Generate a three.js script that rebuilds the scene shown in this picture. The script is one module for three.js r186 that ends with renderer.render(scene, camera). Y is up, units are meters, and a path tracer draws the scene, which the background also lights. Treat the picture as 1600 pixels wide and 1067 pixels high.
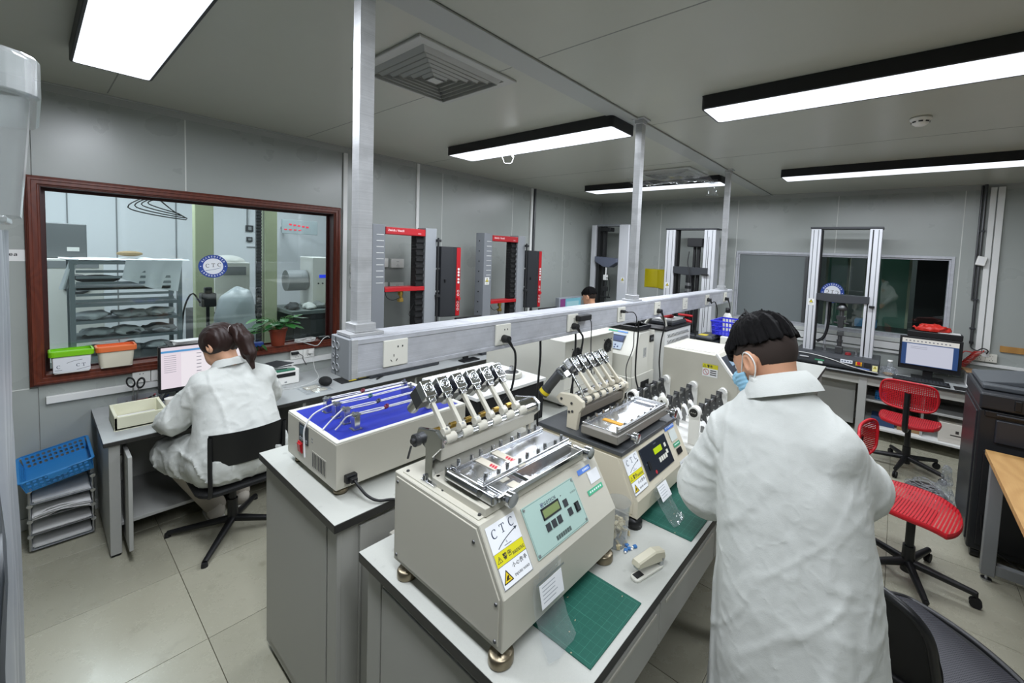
import * as THREE from 'three';
import { RoundedBoxGeometry } from 'three/addons/geometries/RoundedBoxGeometry.js';
import { mergeGeometries, mergeVertices, toCreasedNormals } from 'three/addons/utils/BufferGeometryUtils.js';
import { RectAreaLightUniformsLib } from 'three/addons/lights/RectAreaLightUniformsLib.js';

// ---------------------------------------------------------------- camera, light, exposure
const scene = new THREE.Scene();
scene.background = new THREE.Color(0x000000);
const renderer = new THREE.WebGLRenderer({ antialias: true });
renderer.toneMapping = THREE.LinearToneMapping;
renderer.toneMappingExposure = 1.0;
renderer.shadowMap.enabled = true;
RectAreaLightUniformsLib.init();
const D2R = Math.PI / 180;
const camera = new THREE.PerspectiveCamera(87.69, 1780 / 1263, 0.05, 60);   // a 96 degree wide lens, picture cropped off-centre
camera.rotation.order = 'YXZ';
camera.position.set(0, 1.8, 0);
camera.rotation.set(-3.38 * D2R, 37.9 * D2R, 2.42 * D2R);
camera.setViewOffset(1780, 1263, 0, 196, 1600, 1067);

const H = 2.678, XL = -4.04, XR = 2.6, ZB = -6.0, ZF = 2.8;                  // ceiling, left wall, right wall, back wall, wall behind the camera
const LAMP_NITS = 28.0, LAMP_COL = 0xf1f6ff;
// ceiling lamps: [x0, x1, z0, z1]
const LAMPS = [[-3.15, -1.46, -0.41, -0.13], [-3.15, -1.46, -2.52, -2.24], [-0.9, 0.79, -2.52, -2.24], [-0.94, 0.75, -4.66, -4.38], [-3.24, -1.5, -4.66, -4.38], [-0.9, 0.79, -0.41, -0.13]];
function areaLight(x, y, z, w, d, nits, color) {
  const l = new THREE.RectAreaLight(color, nits, w, d);
  l.position.set(x, y, z); l.lookAt(x, y - 1, z); scene.add(l);
  return l;
}
for (const [x0, x1, z0, z1] of LAMPS) areaLight((x0 + x1) / 2, H - 0.082, (z0 + z1) / 2, x1 - x0 - 0.03, z1 - z0 - 0.03, LAMP_NITS, LAMP_COL);
areaLight(-5.9, 2.92, -0.3, 1.5, 0.6, 17, LAMP_COL);      // lamp of the room behind the wooden window
areaLight(-5.9, 2.92, -2.3, 1.5, 0.6, 11, LAMP_COL);
areaLight(-0.1, 2.58, -8.2, 1.2, 0.3, 16, LAMP_COL);       // lamp of the room behind the back window

// ---------------------------------------------------------------- helpers
let seed = 7;
const rnd = (a = 1, b) => { seed = (seed * 1664525 + 1013904223) >>> 0; const t = seed / 4294967296; return b === undefined ? t * a : a + t * (b - a); };
const V = (x, y, z) => new THREE.Vector3(x, y, z);
const used = new Map();
function numbered(n) { const k = used.get(n) || 0; used.set(n, k + 1); return k ? n + '_' + String(k).padStart(3, '0') : n; }
const base = new Map();                                        // where a thing stands, for parts written in room coordinates
function tag(o, label, category, group) { o.userData.label = label; o.userData.category = category; if (group) o.userData.group = group; return o; }
function thing(name, label, category, p, turn = 0, group) {    // parts in the thing's own coordinates
  const o = new THREE.Group(); o.name = numbered(name); o.position.set(...p); o.rotation.y = turn; scene.add(o);
  return tag(o, label, category, group);
}
function here(name, label, category, p, group) { const o = thing(name, label, category, p, 0, group); base.set(o, p); return o; }  // parts in room coordinates
function flat(g) {
  const keep = g.keepUV;
  if (g.index) g = g.toNonIndexed();
  g.keepUV = keep;
  if (!g.attributes.normal) g.computeVertexNormals();
  const pos = g.attributes.position, nor = g.attributes.normal;
  if (!g.keepUV) {
    const uv = new Float32Array(pos.count * 2);
    for (let i = 0; i < pos.count; i += 3) {
      const a = [0, 0, 0];
      for (let k = 0; k < 3; k++) { a[0] += nor.getX(i + k); a[1] += nor.getY(i + k); a[2] += nor.getZ(i + k); }
      const ax = Math.abs(a[0]), ay = Math.abs(a[1]), az = Math.abs(a[2]);
      for (let k = 0; k < 3; k++) {
        const x = pos.getX(i + k), y = pos.getY(i + k), z = pos.getZ(i + k);
        const [u, v] = ay >= ax && ay >= az ? [x, z] : ax >= az ? [z, y] : [x, y];
        uv[(i + k) * 2] = u; uv[(i + k) * 2 + 1] = v;
      }
    }
    g.setAttribute('uv', new THREE.BufferAttribute(uv, 2));
  }
  for (const k of Object.keys(g.attributes)) if (!['position', 'normal', 'uv'].includes(k)) g.deleteAttribute(k);
  return g;
}
function P(parent, name, geoms, mat, label) {                  // one part: a mesh under its thing (or thing's part)
  geoms = [].concat(geoms).map(flat);
  const g = geoms.length > 1 ? mergeGeometries(geoms) : geoms[0].clone();
  const b = base.get(parent);
  const m = new THREE.Mesh(g, mat);
  if (b) { g.translate(-b[0], -b[1], -b[2]); base.set(m, b); }
  m.name = parent === scene ? numbered(name) : name; m.castShadow = m.receiveShadow = true; parent.add(m);
  if (label) m.userData.label = label;
  return m;
}
function one(name, geoms, mat, label, category, group) {       // a thing that is one mesh, written in room coordinates
  const m = P(scene, name, geoms, mat); m.geometry.computeBoundingBox();
  const bb = m.geometry.boundingBox, c = bb.getCenter(V(0, 0, 0)); c.y = bb.min.y;
  m.geometry.translate(-c.x, -c.y, -c.z); m.position.copy(c);
  return tag(m, label, category, group);
}
function struct(name, geoms, mat, parent = scene) { const m = P(parent, name, geoms, mat); if (parent === scene) m.userData.kind = 'structure'; return m; }
// geometry
const BX = (x0, x1, y0, y1, z0, z1, r = 0) => {
  const w = Math.abs(x1 - x0), h = Math.abs(y1 - y0), d = Math.abs(z1 - z0);
  r = Math.min(r, w / 2.01, h / 2.01, d / 2.01);
  return (r > 0 ? new RoundedBoxGeometry(w, h, d, 1, r) : new THREE.BoxGeometry(w, h, d)).translate((x0 + x1) / 2, (y0 + y1) / 2, (z0 + z1) / 2);
};
const BC = (x, y, z, w, h, d, r = 0) => BX(x - w / 2, x + w / 2, y - h / 2, y + h / 2, z - d / 2, z + d / 2, r);
const rot = (g, x, y, z, about = [0, 0, 0]) => g.translate(-about[0], -about[1], -about[2]).applyMatrix4(new THREE.Matrix4().makeRotationFromEuler(new THREE.Euler(x, y, z))).translate(...about);
function CY(a, b, r0, r1 = r0, seg = 14, open = false) {
  const A = V(...a), Bv = V(...b), d = Bv.clone().sub(A), len = d.length();
  const g = new THREE.CylinderGeometry(r1, r0, len, seg, 1, open);
  return g.applyQuaternion(new THREE.Quaternion().setFromUnitVectors(V(0, 1, 0), d.normalize())).translate(...A.add(Bv).multiplyScalar(0.5).toArray());
}
const TB = (pts, r, seg = 24, rad = 7, closed = false, tension = 0.5) => new THREE.TubeGeometry(new THREE.CatmullRomCurve3(pts.map((p) => V(...p)), closed, 'catmullrom', tension), seg, r, rad, closed);
const LA = (prof, x = 0, y = 0, z = 0, seg = 24) => new THREE.LatheGeometry(prof.map(([r, h]) => new THREE.Vector2(r, h)), seg).translate(x, y, z);
const SP = (x, y, z, r, sx = 1, sy = 1, sz = 1, ws = 16, hs = 12) => new THREE.SphereGeometry(r, ws, hs).scale(sx, sy, sz).translate(x, y, z);
function shapeOf(pts, holes = []) {
  const s = new THREE.Shape(pts.map(([x, y]) => new THREE.Vector2(x, y)));
  for (const h of holes) s.holes.push(new THREE.Path(h.map(([x, y]) => new THREE.Vector2(x, y))));
  return s;
}
function PZ(pts, z0, z1, bevel = 0, holes) {                    // outline in x,y swept along z
  const d = Math.abs(z1 - z0) - 2 * bevel;
  return new THREE.ExtrudeGeometry(shapeOf(pts, holes), { depth: d, bevelEnabled: bevel > 0, bevelSize: bevel, bevelThickness: bevel, bevelOffset: -bevel, bevelSegments: 1, curveSegments: 10 }).translate(0, 0, Math.min(z0, z1) + bevel);
}
const PX = (pts, x0, x1, bevel = 0, holes) => PZ(pts.map(([z, y]) => [-z, y]), x0, x1, bevel, holes && holes.map((h) => h.map(([z, y]) => [-z, y]))).applyMatrix4(new THREE.Matrix4().set(0, 0, 1, 0, 0, 1, 0, 0, -1, 0, 0, 0, 0, 0, 0, 1));   // outline in z,y swept along x
const PY = (pts, y0, y1, bevel = 0, holes) => PZ(pts.map(([x, z]) => [x, -z]), y0, y1, bevel, holes && holes.map((h) => h.map(([x, z]) => [x, -z]))).applyMatrix4(new THREE.Matrix4().set(1, 0, 0, 0, 0, 0, 1, 0, 0, -1, 0, 0, 0, 0, 0, 1)); // outline in x,z swept along y
const rrect = (x0, x1, y0, y1, r, n = 4) => {
  const o = [];
  for (const [cx, cy, a] of [[x1 - r, y0 + r, -90], [x1 - r, y1 - r, 0], [x0 + r, y1 - r, 90], [x0 + r, y0 + r, 180]])
    for (let i = 0; i <= n; i++) { const t = (a + (90 * i) / n) * D2R; o.push([cx + r * Math.cos(t), cy + r * Math.sin(t)]); }
  return o;
};
const circle = (cx, cy, r, n = 20) => Array.from({ length: n }, (_, i) => [cx + r * Math.cos((i / n) * 2 * Math.PI), cy + r * Math.sin((i / n) * 2 * Math.PI)]);
function frameTo(g, c, u, v) {                                  // put a shape drawn in x,y at c with its x along u and its y along v
  const U = V(...u).normalize(), W = U.clone().cross(V(...v)).normalize(), Vv = W.clone().cross(U);
  return g.applyMatrix4(new THREE.Matrix4().makeBasis(U, Vv, W).setPosition(...c));
}
function grid(nu, nv, f, keep) {                                 // a surface f(u, v) -> [x, y, z]
  const pos = [], uv = [], idx = [];
  for (let j = 0; j <= nv; j++) for (let i = 0; i <= nu; i++) { pos.push(...f(i / nu, j / nv)); uv.push(i / nu, j / nv); }
  for (let j = 0; j < nv; j++) for (let i = 0; i < nu; i++) { const a = j * (nu + 1) + i, b = a + 1, c = a + nu + 1, d = c + 1; idx.push(a, b, d, a, d, c); }
  const g = new THREE.BufferGeometry();
  g.setAttribute('position', new THREE.Float32BufferAttribute(pos, 3)); g.setAttribute('uv', new THREE.Float32BufferAttribute(uv, 2)); g.setIndex(idx); g.computeVertexNormals();
  if (keep) g.keepUV = true;
  return g;
}
// noise
function hash(x, y, z) { let h = Math.imul(x, 374761393) + Math.imul(y, 668265263) + Math.imul(z, 2147483647 - 1274126177); h = Math.imul(h ^ (h >>> 13), 1274126177); return ((h ^ (h >>> 16)) >>> 0) / 4294967296; }
function noise(x, y, z = 0) {
  const X = Math.floor(x), Y = Math.floor(y), Z = Math.floor(z), s = (t) => t * t * (3 - 2 * t), a = s(x - X), b = s(y - Y), c = s(z - Z), L = (p, q, t) => p + (q - p) * t;
  const e = (i, j, k) => hash(X + i, Y + j, Z + k);
  return L(L(L(e(0, 0, 0), e(1, 0, 0), a), L(e(0, 1, 0), e(1, 1, 0), a), b), L(L(e(0, 0, 1), e(1, 0, 1), a), L(e(0, 1, 1), e(1, 1, 1), a), b), c) * 2 - 1;
}
const fbm = (x, y, z = 0, n = 4) => { let s = 0, a = 0.5; for (let i = 0; i < n; i++) { s += a * noise(x, y, z); x *= 2.03; y *= 2.03; z *= 2.03; a *= 0.5; } return s; };
function tnoise(u, v, f, n = 4) {                               // tiling noise in 0..1 squares
  const w = (x, y) => fbm(x * f, y * f, 0, n);
  return w(u, v) * (1 - u) * (1 - v) + w(u - 1, v) * u * (1 - v) + w(u, v - 1) * (1 - u) * v + w(u - 1, v - 1) * u * v;
}
function tex(n, f, metres, srgb = true) {                       // f(u, v) -> [r, g, b] 0..255 or a grey value
  const d = new Uint8Array(n * n * 4);
  for (let j = 0; j < n; j++) for (let i = 0; i < n; i++) {
    let c = f((i + 0.5) / n, (j + 0.5) / n); if (!Array.isArray(c)) c = [c, c, c];
    const o = (j * n + i) * 4; for (let k = 0; k < 3; k++) d[o + k] = Math.max(0, Math.min(255, c[k])); d[o + 3] = 255;
  }
  const t = new THREE.DataTexture(d, n, n); t.wrapS = t.wrapT = THREE.RepeatWrapping; t.magFilter = THREE.LinearFilter; t.minFilter = THREE.LinearMipmapLinearFilter;
  if (srgb) t.colorSpace = THREE.SRGBColorSpace;
  t.repeat.set(1 / metres, 1 / metres); t.needsUpdate = true; return t;
}
function canvas(w, h, draw) {
  const c = document.createElement('canvas'); c.width = w; c.height = h; const x = c.getContext('2d'); draw(x, w, h);
  const t = new THREE.CanvasTexture(c); t.colorSpace = THREE.SRGBColorSpace; t.magFilter = THREE.LinearFilter; return t;
}
const M = (color, roughness = 0.5, metalness = 0, extra = {}) => new THREE.MeshPhysicalMaterial({ color, roughness, metalness, side: THREE.DoubleSide, ...extra });
function print(parent, name, w, h, c, u, v, px, draw, label, mat = {}, thick = 0.0008) {   // a flat printed sheet or label
  const g = new THREE.BoxGeometry(w, h, thick); g.keepUV = true;
  const t = canvas(px, Math.max(8, Math.round((px * h) / w)), draw);
  return P(parent, name, frameTo(g, c, u, v), M(0xffffff, 0.45, 0, { map: t, ...mat }), label);
}
// a surface of f = 0 (negative inside) as one smooth mesh
function nets(f, lo, hi, cell) {
  const n = [0, 1, 2].map((k) => Math.ceil((hi[k] - lo[k]) / cell) + 1), [nx, ny, nz] = n, val = new Float32Array(nx * ny * nz);
  for (let k = 0, q = 0; k < nz; k++) for (let j = 0; j < ny; j++) for (let i = 0; i < nx; i++, q++) val[q] = f(lo[0] + i * cell, lo[1] + j * cell, lo[2] + k * cell);
  const id = new Int32Array(nx * ny * nz).fill(-1), pos = [], idx = [], at = (i, j, k) => i + nx * (j + ny * k);
  for (let k = 0; k < nz - 1; k++) for (let j = 0; j < ny - 1; j++) for (let i = 0; i < nx - 1; i++) {
    let c = 0, sx = 0, sy = 0, sz = 0; const v = [];
    for (let m = 0; m < 8; m++) v.push(val[at(i + (m & 1), j + ((m >> 1) & 1), k + (m >> 2))]);
    for (let m = 0; m < 8; m++) for (const b of [1, 2, 4]) if (!(m & b)) { const o = m | b; if (v[m] < 0 !== v[o] < 0) { const t = v[m] / (v[m] - v[o]); c++; sx += (m & 1) + (b === 1 ? t : 0); sy += ((m >> 1) & 1) + (b === 2 ? t : 0); sz += (m >> 2) + (b === 4 ? t : 0); } }
    if (c) { id[at(i, j, k)] = pos.length / 3; pos.push(lo[0] + (i + sx / c) * cell, lo[1] + (j + sy / c) * cell, lo[2] + (k + sz / c) * cell); }
  }
  const quad = (a, b, c, d, flip) => { if (a < 0 || b < 0 || c < 0 || d < 0) return; flip ? idx.push(a, c, b, a, d, c) : idx.push(a, b, c, a, c, d); };
  for (let k = 1; k < nz - 1; k++) for (let j = 1; j < ny - 1; j++) for (let i = 1; i < nx - 1; i++) {
    const a = val[at(i, j, k)] < 0;
    if (a !== val[at(i + 1, j, k)] < 0) quad(id[at(i, j - 1, k - 1)], id[at(i, j, k - 1)], id[at(i, j, k)], id[at(i, j - 1, k)], !a);
    if (a !== val[at(i, j + 1, k)] < 0) quad(id[at(i - 1, j, k - 1)], id[at(i - 1, j, k)], id[at(i, j, k)], id[at(i, j, k - 1)], !a);
    if (a !== val[at(i, j, k + 1)] < 0) quad(id[at(i - 1, j - 1, k)], id[at(i, j - 1, k)], id[at(i, j, k)], id[at(i - 1, j, k)], !a);
  }
  const g = new THREE.BufferGeometry(); g.setAttribute('position', new THREE.Float32BufferAttribute(pos, 3)); g.setIndex(idx); g.computeVertexNormals(); return g;
}
const clamp = (x, a, b) => Math.max(a, Math.min(b, x)), mixn = (a, b, t) => a + (b - a) * t, smooth = (a, b, x) => { const t = clamp((x - a) / (b - a), 0, 1); return t * t * (3 - 2 * t); };
const smin = (a, b, k) => { const h = Math.max(k - Math.abs(a - b), 0) / k; return Math.min(a, b) - h * h * k * 0.25; };
function capsule(px, py, pz, a, b, ra, rb) {                    // distance to a tapered capsule
  const bx = b[0] - a[0], by = b[1] - a[1], bz = b[2] - a[2], x = px - a[0], y = py - a[1], z = pz - a[2];
  const t = clamp((x * bx + y * by + z * bz) / (bx * bx + by * by + bz * bz), 0, 1);
  return Math.hypot(x - bx * t, y - by * t, z - bz * t) - (ra + (rb - ra) * t);
}
const bones = (list, k = 0.03) => (x, y, z) => { let d = 9; for (const [a, b, ra, rb] of list) d = smin(d, capsule(x, y, z, a, b, ra, rb), k); return d; };
const ellip = (x, y, z, c, r) => { const k = Math.hypot((x - c[0]) / r[0], (y - c[1]) / r[1], (z - c[2]) / r[2]); return (k - 1) * Math.min(r[0], r[1], r[2]); };

// ---------------------------------------------------------------- materials
const speck = (amp, f, n = 4) => tex(256, (u, v) => 255 - amp * (0.5 + 0.5 * tnoise(u, v, f, n)) - amp * 0.3 * hash((u * 256) | 0, (v * 256) | 0, 3), 1);
const wallTex = tex(512, (u, v) => { const a = tnoise(u, v, 5, 4); return [231 + 4 * a, 233 + 4 * a, 231 + 4 * a]; }, 1.15);
const smudge = tex(256, (u, v) => 92 + 50 * tnoise(u, v, 7, 4), 0.7, false);
const tileTex = tex(512, (u, v) => { const a = tnoise(u, v, 9, 5), b = hash((u * 512) | 0, (v * 512) | 0, 5) - 0.5, c = Math.max(0, tnoise(u + 0.3, v, 23, 3) - 0.28) * 60; return [218 + 8 * a + 5 * b - c * 0.6, 215 + 8 * a + 5 * b - c * 0.6, 201 + 9 * a + 5 * b - c * 0.6]; }, 1.3);
const tileRough = tex(256, (u, v) => 60 + 55 * Math.max(0, tnoise(u, v, 8, 5)) + 12 * hash((u * 256) | 0, (v * 256) | 0, 6), 0.9, false);
const grain = (c0, c1, fx, fy, metres) => tex(512, (u, v) => { const w = 0.5 + 0.5 * Math.sin((tnoise(u, v, 3, 2) * 2.2 + u * fx) * 6.283), s = 0.5 + 0.5 * tnoise(u * 1, v, 6, 2), f = hash((u * 512) | 0, ((v * 512) / fy) | 0, 9); const t = clamp(0.45 * w + 0.3 * s + 0.25 * f, 0, 1); return [0, 1, 2].map((k) => mixn(c0[k], c1[k], t)); }, metres);
const redWood = grain([118, 58, 38], [152, 80, 54], 14, 40, 0.5);
const paleWood = grain([196, 158, 104], [220, 186, 132], 9, 60, 0.6);
const alumTex = tex(512, (u, v) => { const s = hash(7, (v * 512) | 0, 2), a = tnoise(u, v, 4, 3), b = tnoise(u, v, 14, 3); return 200 + 20 * s + 18 * a + 14 * b; }, 0.35);
const topTex = tex(512, (u, v) => { const a = tnoise(u, v, 6, 4), s = tnoise(u + 0.5, v, 30, 3), d = hash((u * 512) | 0, (v * 512) | 0, 8); const k = 236 + 8 * a - (s > 0.36 ? (s - 0.36) * 70 : 0) - 5 * d; return [k, k + 1, k - 2]; }, 0.9);
const clothBump = tex(256, (u, v) => 128 + 60 * Math.sin(u * 256 * 1.57) * Math.sin(v * 256 * 1.57) + 50 * (hash((u * 256) | 0, (v * 256) | 0, 4) - 0.5), 0.09, false);
const wrinkle = tex(512, (u, v) => { let s = 0; for (const [f, a] of [[5, 0.55], [9, 0.3], [17, 0.15]]) { const n = tnoise(u + 0.06 * tnoise(u, v, 4, 2), v, f, 2); s += a * Math.exp(-((n / 0.16) ** 2)); } return 60 + 130 * s + 8 * (hash((u * 512) | 0, (v * 512) | 0, 4) - 0.5); }, 0.55, false);
const paintBump = tex(256, (u, v) => 128 + 90 * (hash((u * 256) | 0, (v * 256) | 0, 11) - 0.5), 0.12, false);
const mat = {
  wall: M(0xb4b8b5, 0.36, 0, { map: wallTex, roughnessMap: tex(256, (u, v) => 205 + 40 * tnoise(u, v, 6, 4), 0.9, false) }),
  ceiling: M(0xc8c8bd, 0.3, 0, { map: wallTex }),
  seal: M(0xc4c7c2, 0.5), trim: M(0xa9aca8, 0.35), joint: M(0x8c8e89, 0.8), joint2: M(0xd4d7d2, 0.6),
  tile: M(0xb9b9b0, 1, 0, { map: tileTex, roughnessMap: tileRough }), grout: M(0x5b5648, 0.9),
  redwood: M(0xb8a49c, 0.38, 0, { map: redWood }), reddark: M(0x6a3a2a, 0.45, 0, { map: redWood }), palewood: M(0xe0d2bc, 0.5, 0, { map: paleWood }),
  alum: M(0xe2e4e5, 0.38, 0.3, { map: alumTex }), alumPale: M(0xdee1e7, 0.42, 0.2, { map: alumTex }), steel: M(0xb8babc, 0.28, 1), chrome: M(0xdcdee0, 0.12, 1), dullChrome: M(0xc4c6c8, 0.18, 1),
  darkSteel: M(0x5e5f60, 0.4, 0.8), bronze: M(0x847a66, 0.35, 0.85), brass: M(0xb8994e, 0.35, 0.9), iron: M(0x3a3b3c, 0.5, 0.6),
  mirror: M(0xd8dade, 0.2, 1), black: M(0x131416, 0.42), blackMatt: M(0x0e0f10, 0.75), blackGloss: M(0x101113, 0.18), rubber: M(0x17181a, 0.65), charcoal: M(0x33363a, 0.45), grey: M(0x8b8f92, 0.5), midgrey: M(0x767a7c, 0.5),
  white: M(0xe4e5e2, 0.45), offwhite: M(0xdcdbd0, 0.45), plasticWhite: M(0xe9e9e4, 0.35), cream: M(0xc2bfb1, 0.42, 0, { bumpMap: paintBump, bumpScale: 0.00015 }), creamDark: M(0xb5b2a6, 0.5),
  bench: M(0xcbccc7, 0.32, 0, { map: topTex }), benchEdge: M(0x2a2a28, 0.45), cabinet: M(0xa6a69f, 0.48, 0, { bumpMap: paintBump, bumpScale: 0.0001 }), cabinetDark: M(0x8a8a84, 0.5), deskTop: M(0xbfc2c4, 0.4, 0, { map: topTex }), deskSide: M(0xa9aaa6, 0.5),
  paper: M(0xe6e6e4, 0.8), card: M(0xc8c2b2, 0.8), kraft: M(0x9a7a55, 0.85), red: M(0xb3141f, 0.4), redSeat: M(0xc01a26, 0.42), blueTop: M(0x1428a0, 0.55, 0, { bumpMap: clothBump, bumpScale: 0.0004 }),
  blueBasket: M(0x2f86c8, 0.4), blueCrate: M(0x2a30c4, 0.42), lime: M(0x7cc416, 0.38), orange: M(0xe0703a, 0.4), green: M(0x0f5a45, 0.6), yellow: M(0xd8c21e, 0.5),
  glass: M(0xf2f8f6, 0.02, 0, { transmission: 1, thickness: 0, ior: 1.5 }), film: M(0xf4f6f8, 0.1, 0, { transmission: 0.92, thickness: 0, ior: 1.4 }), haze: M(0xa2abab, 0.5, 0, { transmission: 0.6, thickness: 0 }),
  cable: M(0x121314, 0.5), cableWhite: M(0xdedfdc, 0.45), coat: M(0xcfd2cd, 0.85, 0, { bumpMap: wrinkle, bumpScale: 0.006 }), skin: M(0xd09c7c, 0.55), hair: M(0x080708, 0.8, 0, { specularIntensity: 0.35 }), hairBrown: M(0x28140f, 0.52),
};

// ---------------------------------------------------------------- floor, ceiling, walls
{
  const floor = struct('floor', BX(XL - 0.2, XR + 0.2, -0.2, -0.004, ZB - 0.2, ZF + 0.2), mat.grout);
  const shared = new Map();
  const tones = [0xbdbdb4, 0xb9b9b0, 0xc1c1b8].map((c, i) => { const m = mat.tile.clone(); m.color.setHex(c); m.map = tileTex.clone(); m.map.offset.set(i * 0.37, i * 0.21); m.map.needsUpdate = true; return m; });
  for (let i = -2; i < 10; i++) for (let k = -6; k < 11; k++) {
    const x0 = Math.max(-2.936 + 0.6 * i, XL), x1 = Math.min(-2.936 + 0.6 * (i + 1), XR), z1 = Math.min(-0.459 - 0.6 * k, ZF), z0 = Math.max(-0.459 - 0.6 * (k + 1), ZB);
    if (x1 - x0 < 0.03 || z1 - z0 < 0.03) continue;
    const w = x1 - x0 - 0.0025, d = z1 - z0 - 0.0025, key = w.toFixed(3) + d.toFixed(3);
    if (!shared.has(key)) shared.set(key, flat(BC(0, -0.006, 0, w, 0.012, d, 0.001)));
    const m = new THREE.Mesh(shared.get(key), tones[Math.floor(rnd(3))]); m.name = 'tile'; m.position.set((x0 + x1) / 2, 0, (z0 + z1) / 2); m.castShadow = m.receiveShadow = true; floor.add(m);
  }
  const ceil = struct('ceiling', BX(XL - 0.2, XR + 0.2, H + 0.012, H + 0.15, ZB - 0.2, ZF + 0.2), mat.joint);
  const zj = [ZF, 0.8, -0.316, -1.436, -2.56, -3.68, -4.8, ZB], xj = [[XL, -1.44], [-1.44, XR]];
  for (const [x0, x1] of xj) for (let i = 0; i < zj.length - 1; i++) P(ceil, 'panel', BX(x0 + 0.001, x1 - 0.001, H, H + 0.014, zj[i + 1] + 0.0012, zj[i] - 0.0012, 0.001), mat.ceiling);
  P(ceil, 'joint_strip', [BX(-1.51, -1.36, H - 0.006, H - 0.0005, ZB, ZF, 0.002), BX(-1.375, -1.36, H - 0.012, H - 0.0005, ZB, ZF, 0.002)], mat.trim);
  for (let i = 1; i < zj.length - 1; i++) for (const [a, b] of xj) P(ceil, 'joint_seal', BX(a + 0.09, b - 0.09, H - 0.0007, H + 0.002, zj[i] - 0.0028, zj[i] + 0.0028), mat.joint);
  // left wall with the opening of the wooden window
  const y0 = 0.9, y1 = 2.1, za = -1.715, zb = -0.012;
  const wl = struct('wall_left', [BX(XL - 0.1, XL - 0.012, -0.2, y0, ZB - 0.2, ZF + 0.2), BX(XL - 0.1, XL - 0.012, y1, H + 0.15, ZB - 0.2, ZF + 0.2), BX(XL - 0.1, XL - 0.012, y0, y1, zb, ZF + 0.2), BX(XL - 0.1, XL - 0.012, y0, y1, ZB - 0.2, za)], mat.seal);
  const pl = (a, b, lo, hi) => P(wl, 'panel', BX(XL - 0.012, XL, lo, hi, a + 0.0016, b - 0.0016, 0.0012), mat.wall);
  pl(0.45, ZF, 0, H); pl(zb, 0.45, 0.86, H); pl(zb, 0.45, 0, 0.857);
  pl(-0.692, zb, y1, H); pl(-1.765, -0.692, y1, H); pl(-0.692, zb, 0, y0); pl(-1.765, -0.692, 0, y0); pl(-1.765, za, y0, y1);
  pl(-2.83, -1.765, 0, H); pl(-3.91, -2.83, 0, H); pl(-4.99, -3.91, 0, H); pl(ZB, -4.99, 0, H);
  for (const z of [-0.692, -2.83, -3.91, -4.99]) P(wl, 'joint_seal', [BX(XL - 0.004, XL + 0.0012, z === -0.692 ? 2.13 : 0.07, H - 0.05, z - 0.004, z + 0.004, 0.001)], mat.joint2);
  P(wl, 'joint_seal', BX(XL - 0.004, XL + 0.0012, 0.855, 0.862, 0.02, 0.45, 0.001), mat.joint2);
  // back wall with the opening of the metal window
  const wb = struct('wall_back', [BX(XL - 0.1, XR + 0.2, -0.2, 1.04, ZB - 0.12, ZB - 0.012), BX(XL - 0.1, XR + 0.2, 1.92, H + 0.15, ZB - 0.12, ZB - 0.012), BX(XL - 0.1, -1.74, 1.04, 1.92, ZB - 0.12, ZB - 0.012), BX(0.44, XR + 0.2, 1.04, 1.92, ZB - 0.12, ZB - 0.012)], mat.seal);
  const pb = (a, b, lo, hi) => P(wb, 'panel', BX(a + 0.0016, b - 0.0016, lo, hi, ZB - 0.012, ZB, 0.0012), mat.wall);
  pb(XL, -2.93, 0, H); pb(-2.93, -1.785, 0, H); pb(-1.785, -0.62, 1.92, H); pb(-0.62, 0.5, 1.92, H); pb(-1.785, -0.62, 0, 1.04); pb(-0.62, 0.5, 0, 1.04); pb(-1.785, -1.74, 1.04, 1.92); pb(0.44, 0.5, 1.04, 1.92); pb(0.5, 1.65, 0, H); pb(1.65, XR, 0, H);
  for (const [x, lo] of [[-2.93, 0.07], [-1.785, 0.07], [-0.62, 1.945], [0.5, 0.07]]) P(wb, 'joint_seal', BX(x - 0.004, x + 0.004, lo, H - 0.05, ZB - 0.004, ZB + 0.0012, 0.001), mat.joint2);
  struct('wall_right', BX(XR, XR + 0.12, -0.2, H + 0.1, ZB - 0.1, ZF + 0.2), mat.wall);
  struct('wall_front', BX(XL - 0.1, XR + 0.1, -0.2, H + 0.1, ZF, ZF + 0.12), M(0x4c5052, 0.7));
  // angle trims under the ceiling and skirting
  struct('trim_1', BX(XL, XL + 0.006, H - 0.048, H, ZB, ZF, 0.002), mat.trim);
  struct('trim_2', [BX(XL, XL + 0.035, H - 0.006, H, ZB, ZF, 0.002)], mat.trim);
  struct('trim_3', [BX(XL, XR, H - 0.05, H, ZB, ZB + 0.006, 0.002), BX(XL, XR, H - 0.006, H, ZB, ZB + 0.035, 0.002)], mat.trim);
  struct('trim_4', [BX(XL, XL + 0.03, 0, H - 0.05, ZB, ZB + 0.006, 0.002), BX(XL, XL + 0.006, 0, H - 0.05, ZB, ZB + 0.03, 0.002)], mat.trim);
  struct('baseboard_left', BX(XL, XL + 0.01, 0, 0.07, ZB, ZF, 0.003), mat.seal);
  struct('baseboard_back', BX(XL, XR, 0, 0.07, ZB, ZB + 0.01, 0.003), mat.seal);
  // wooden window in the left wall
  const O = [[0.018, 0.868], [-1.746, 0.868], [-1.746, 2.128], [0.018, 2.128]], ring = (t) => [[0.018 - t, 0.868 + t], [-1.746 + t, 0.868 + t], [-1.746 + t, 2.128 - t], [0.018 - t, 2.128 - t]];
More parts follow.
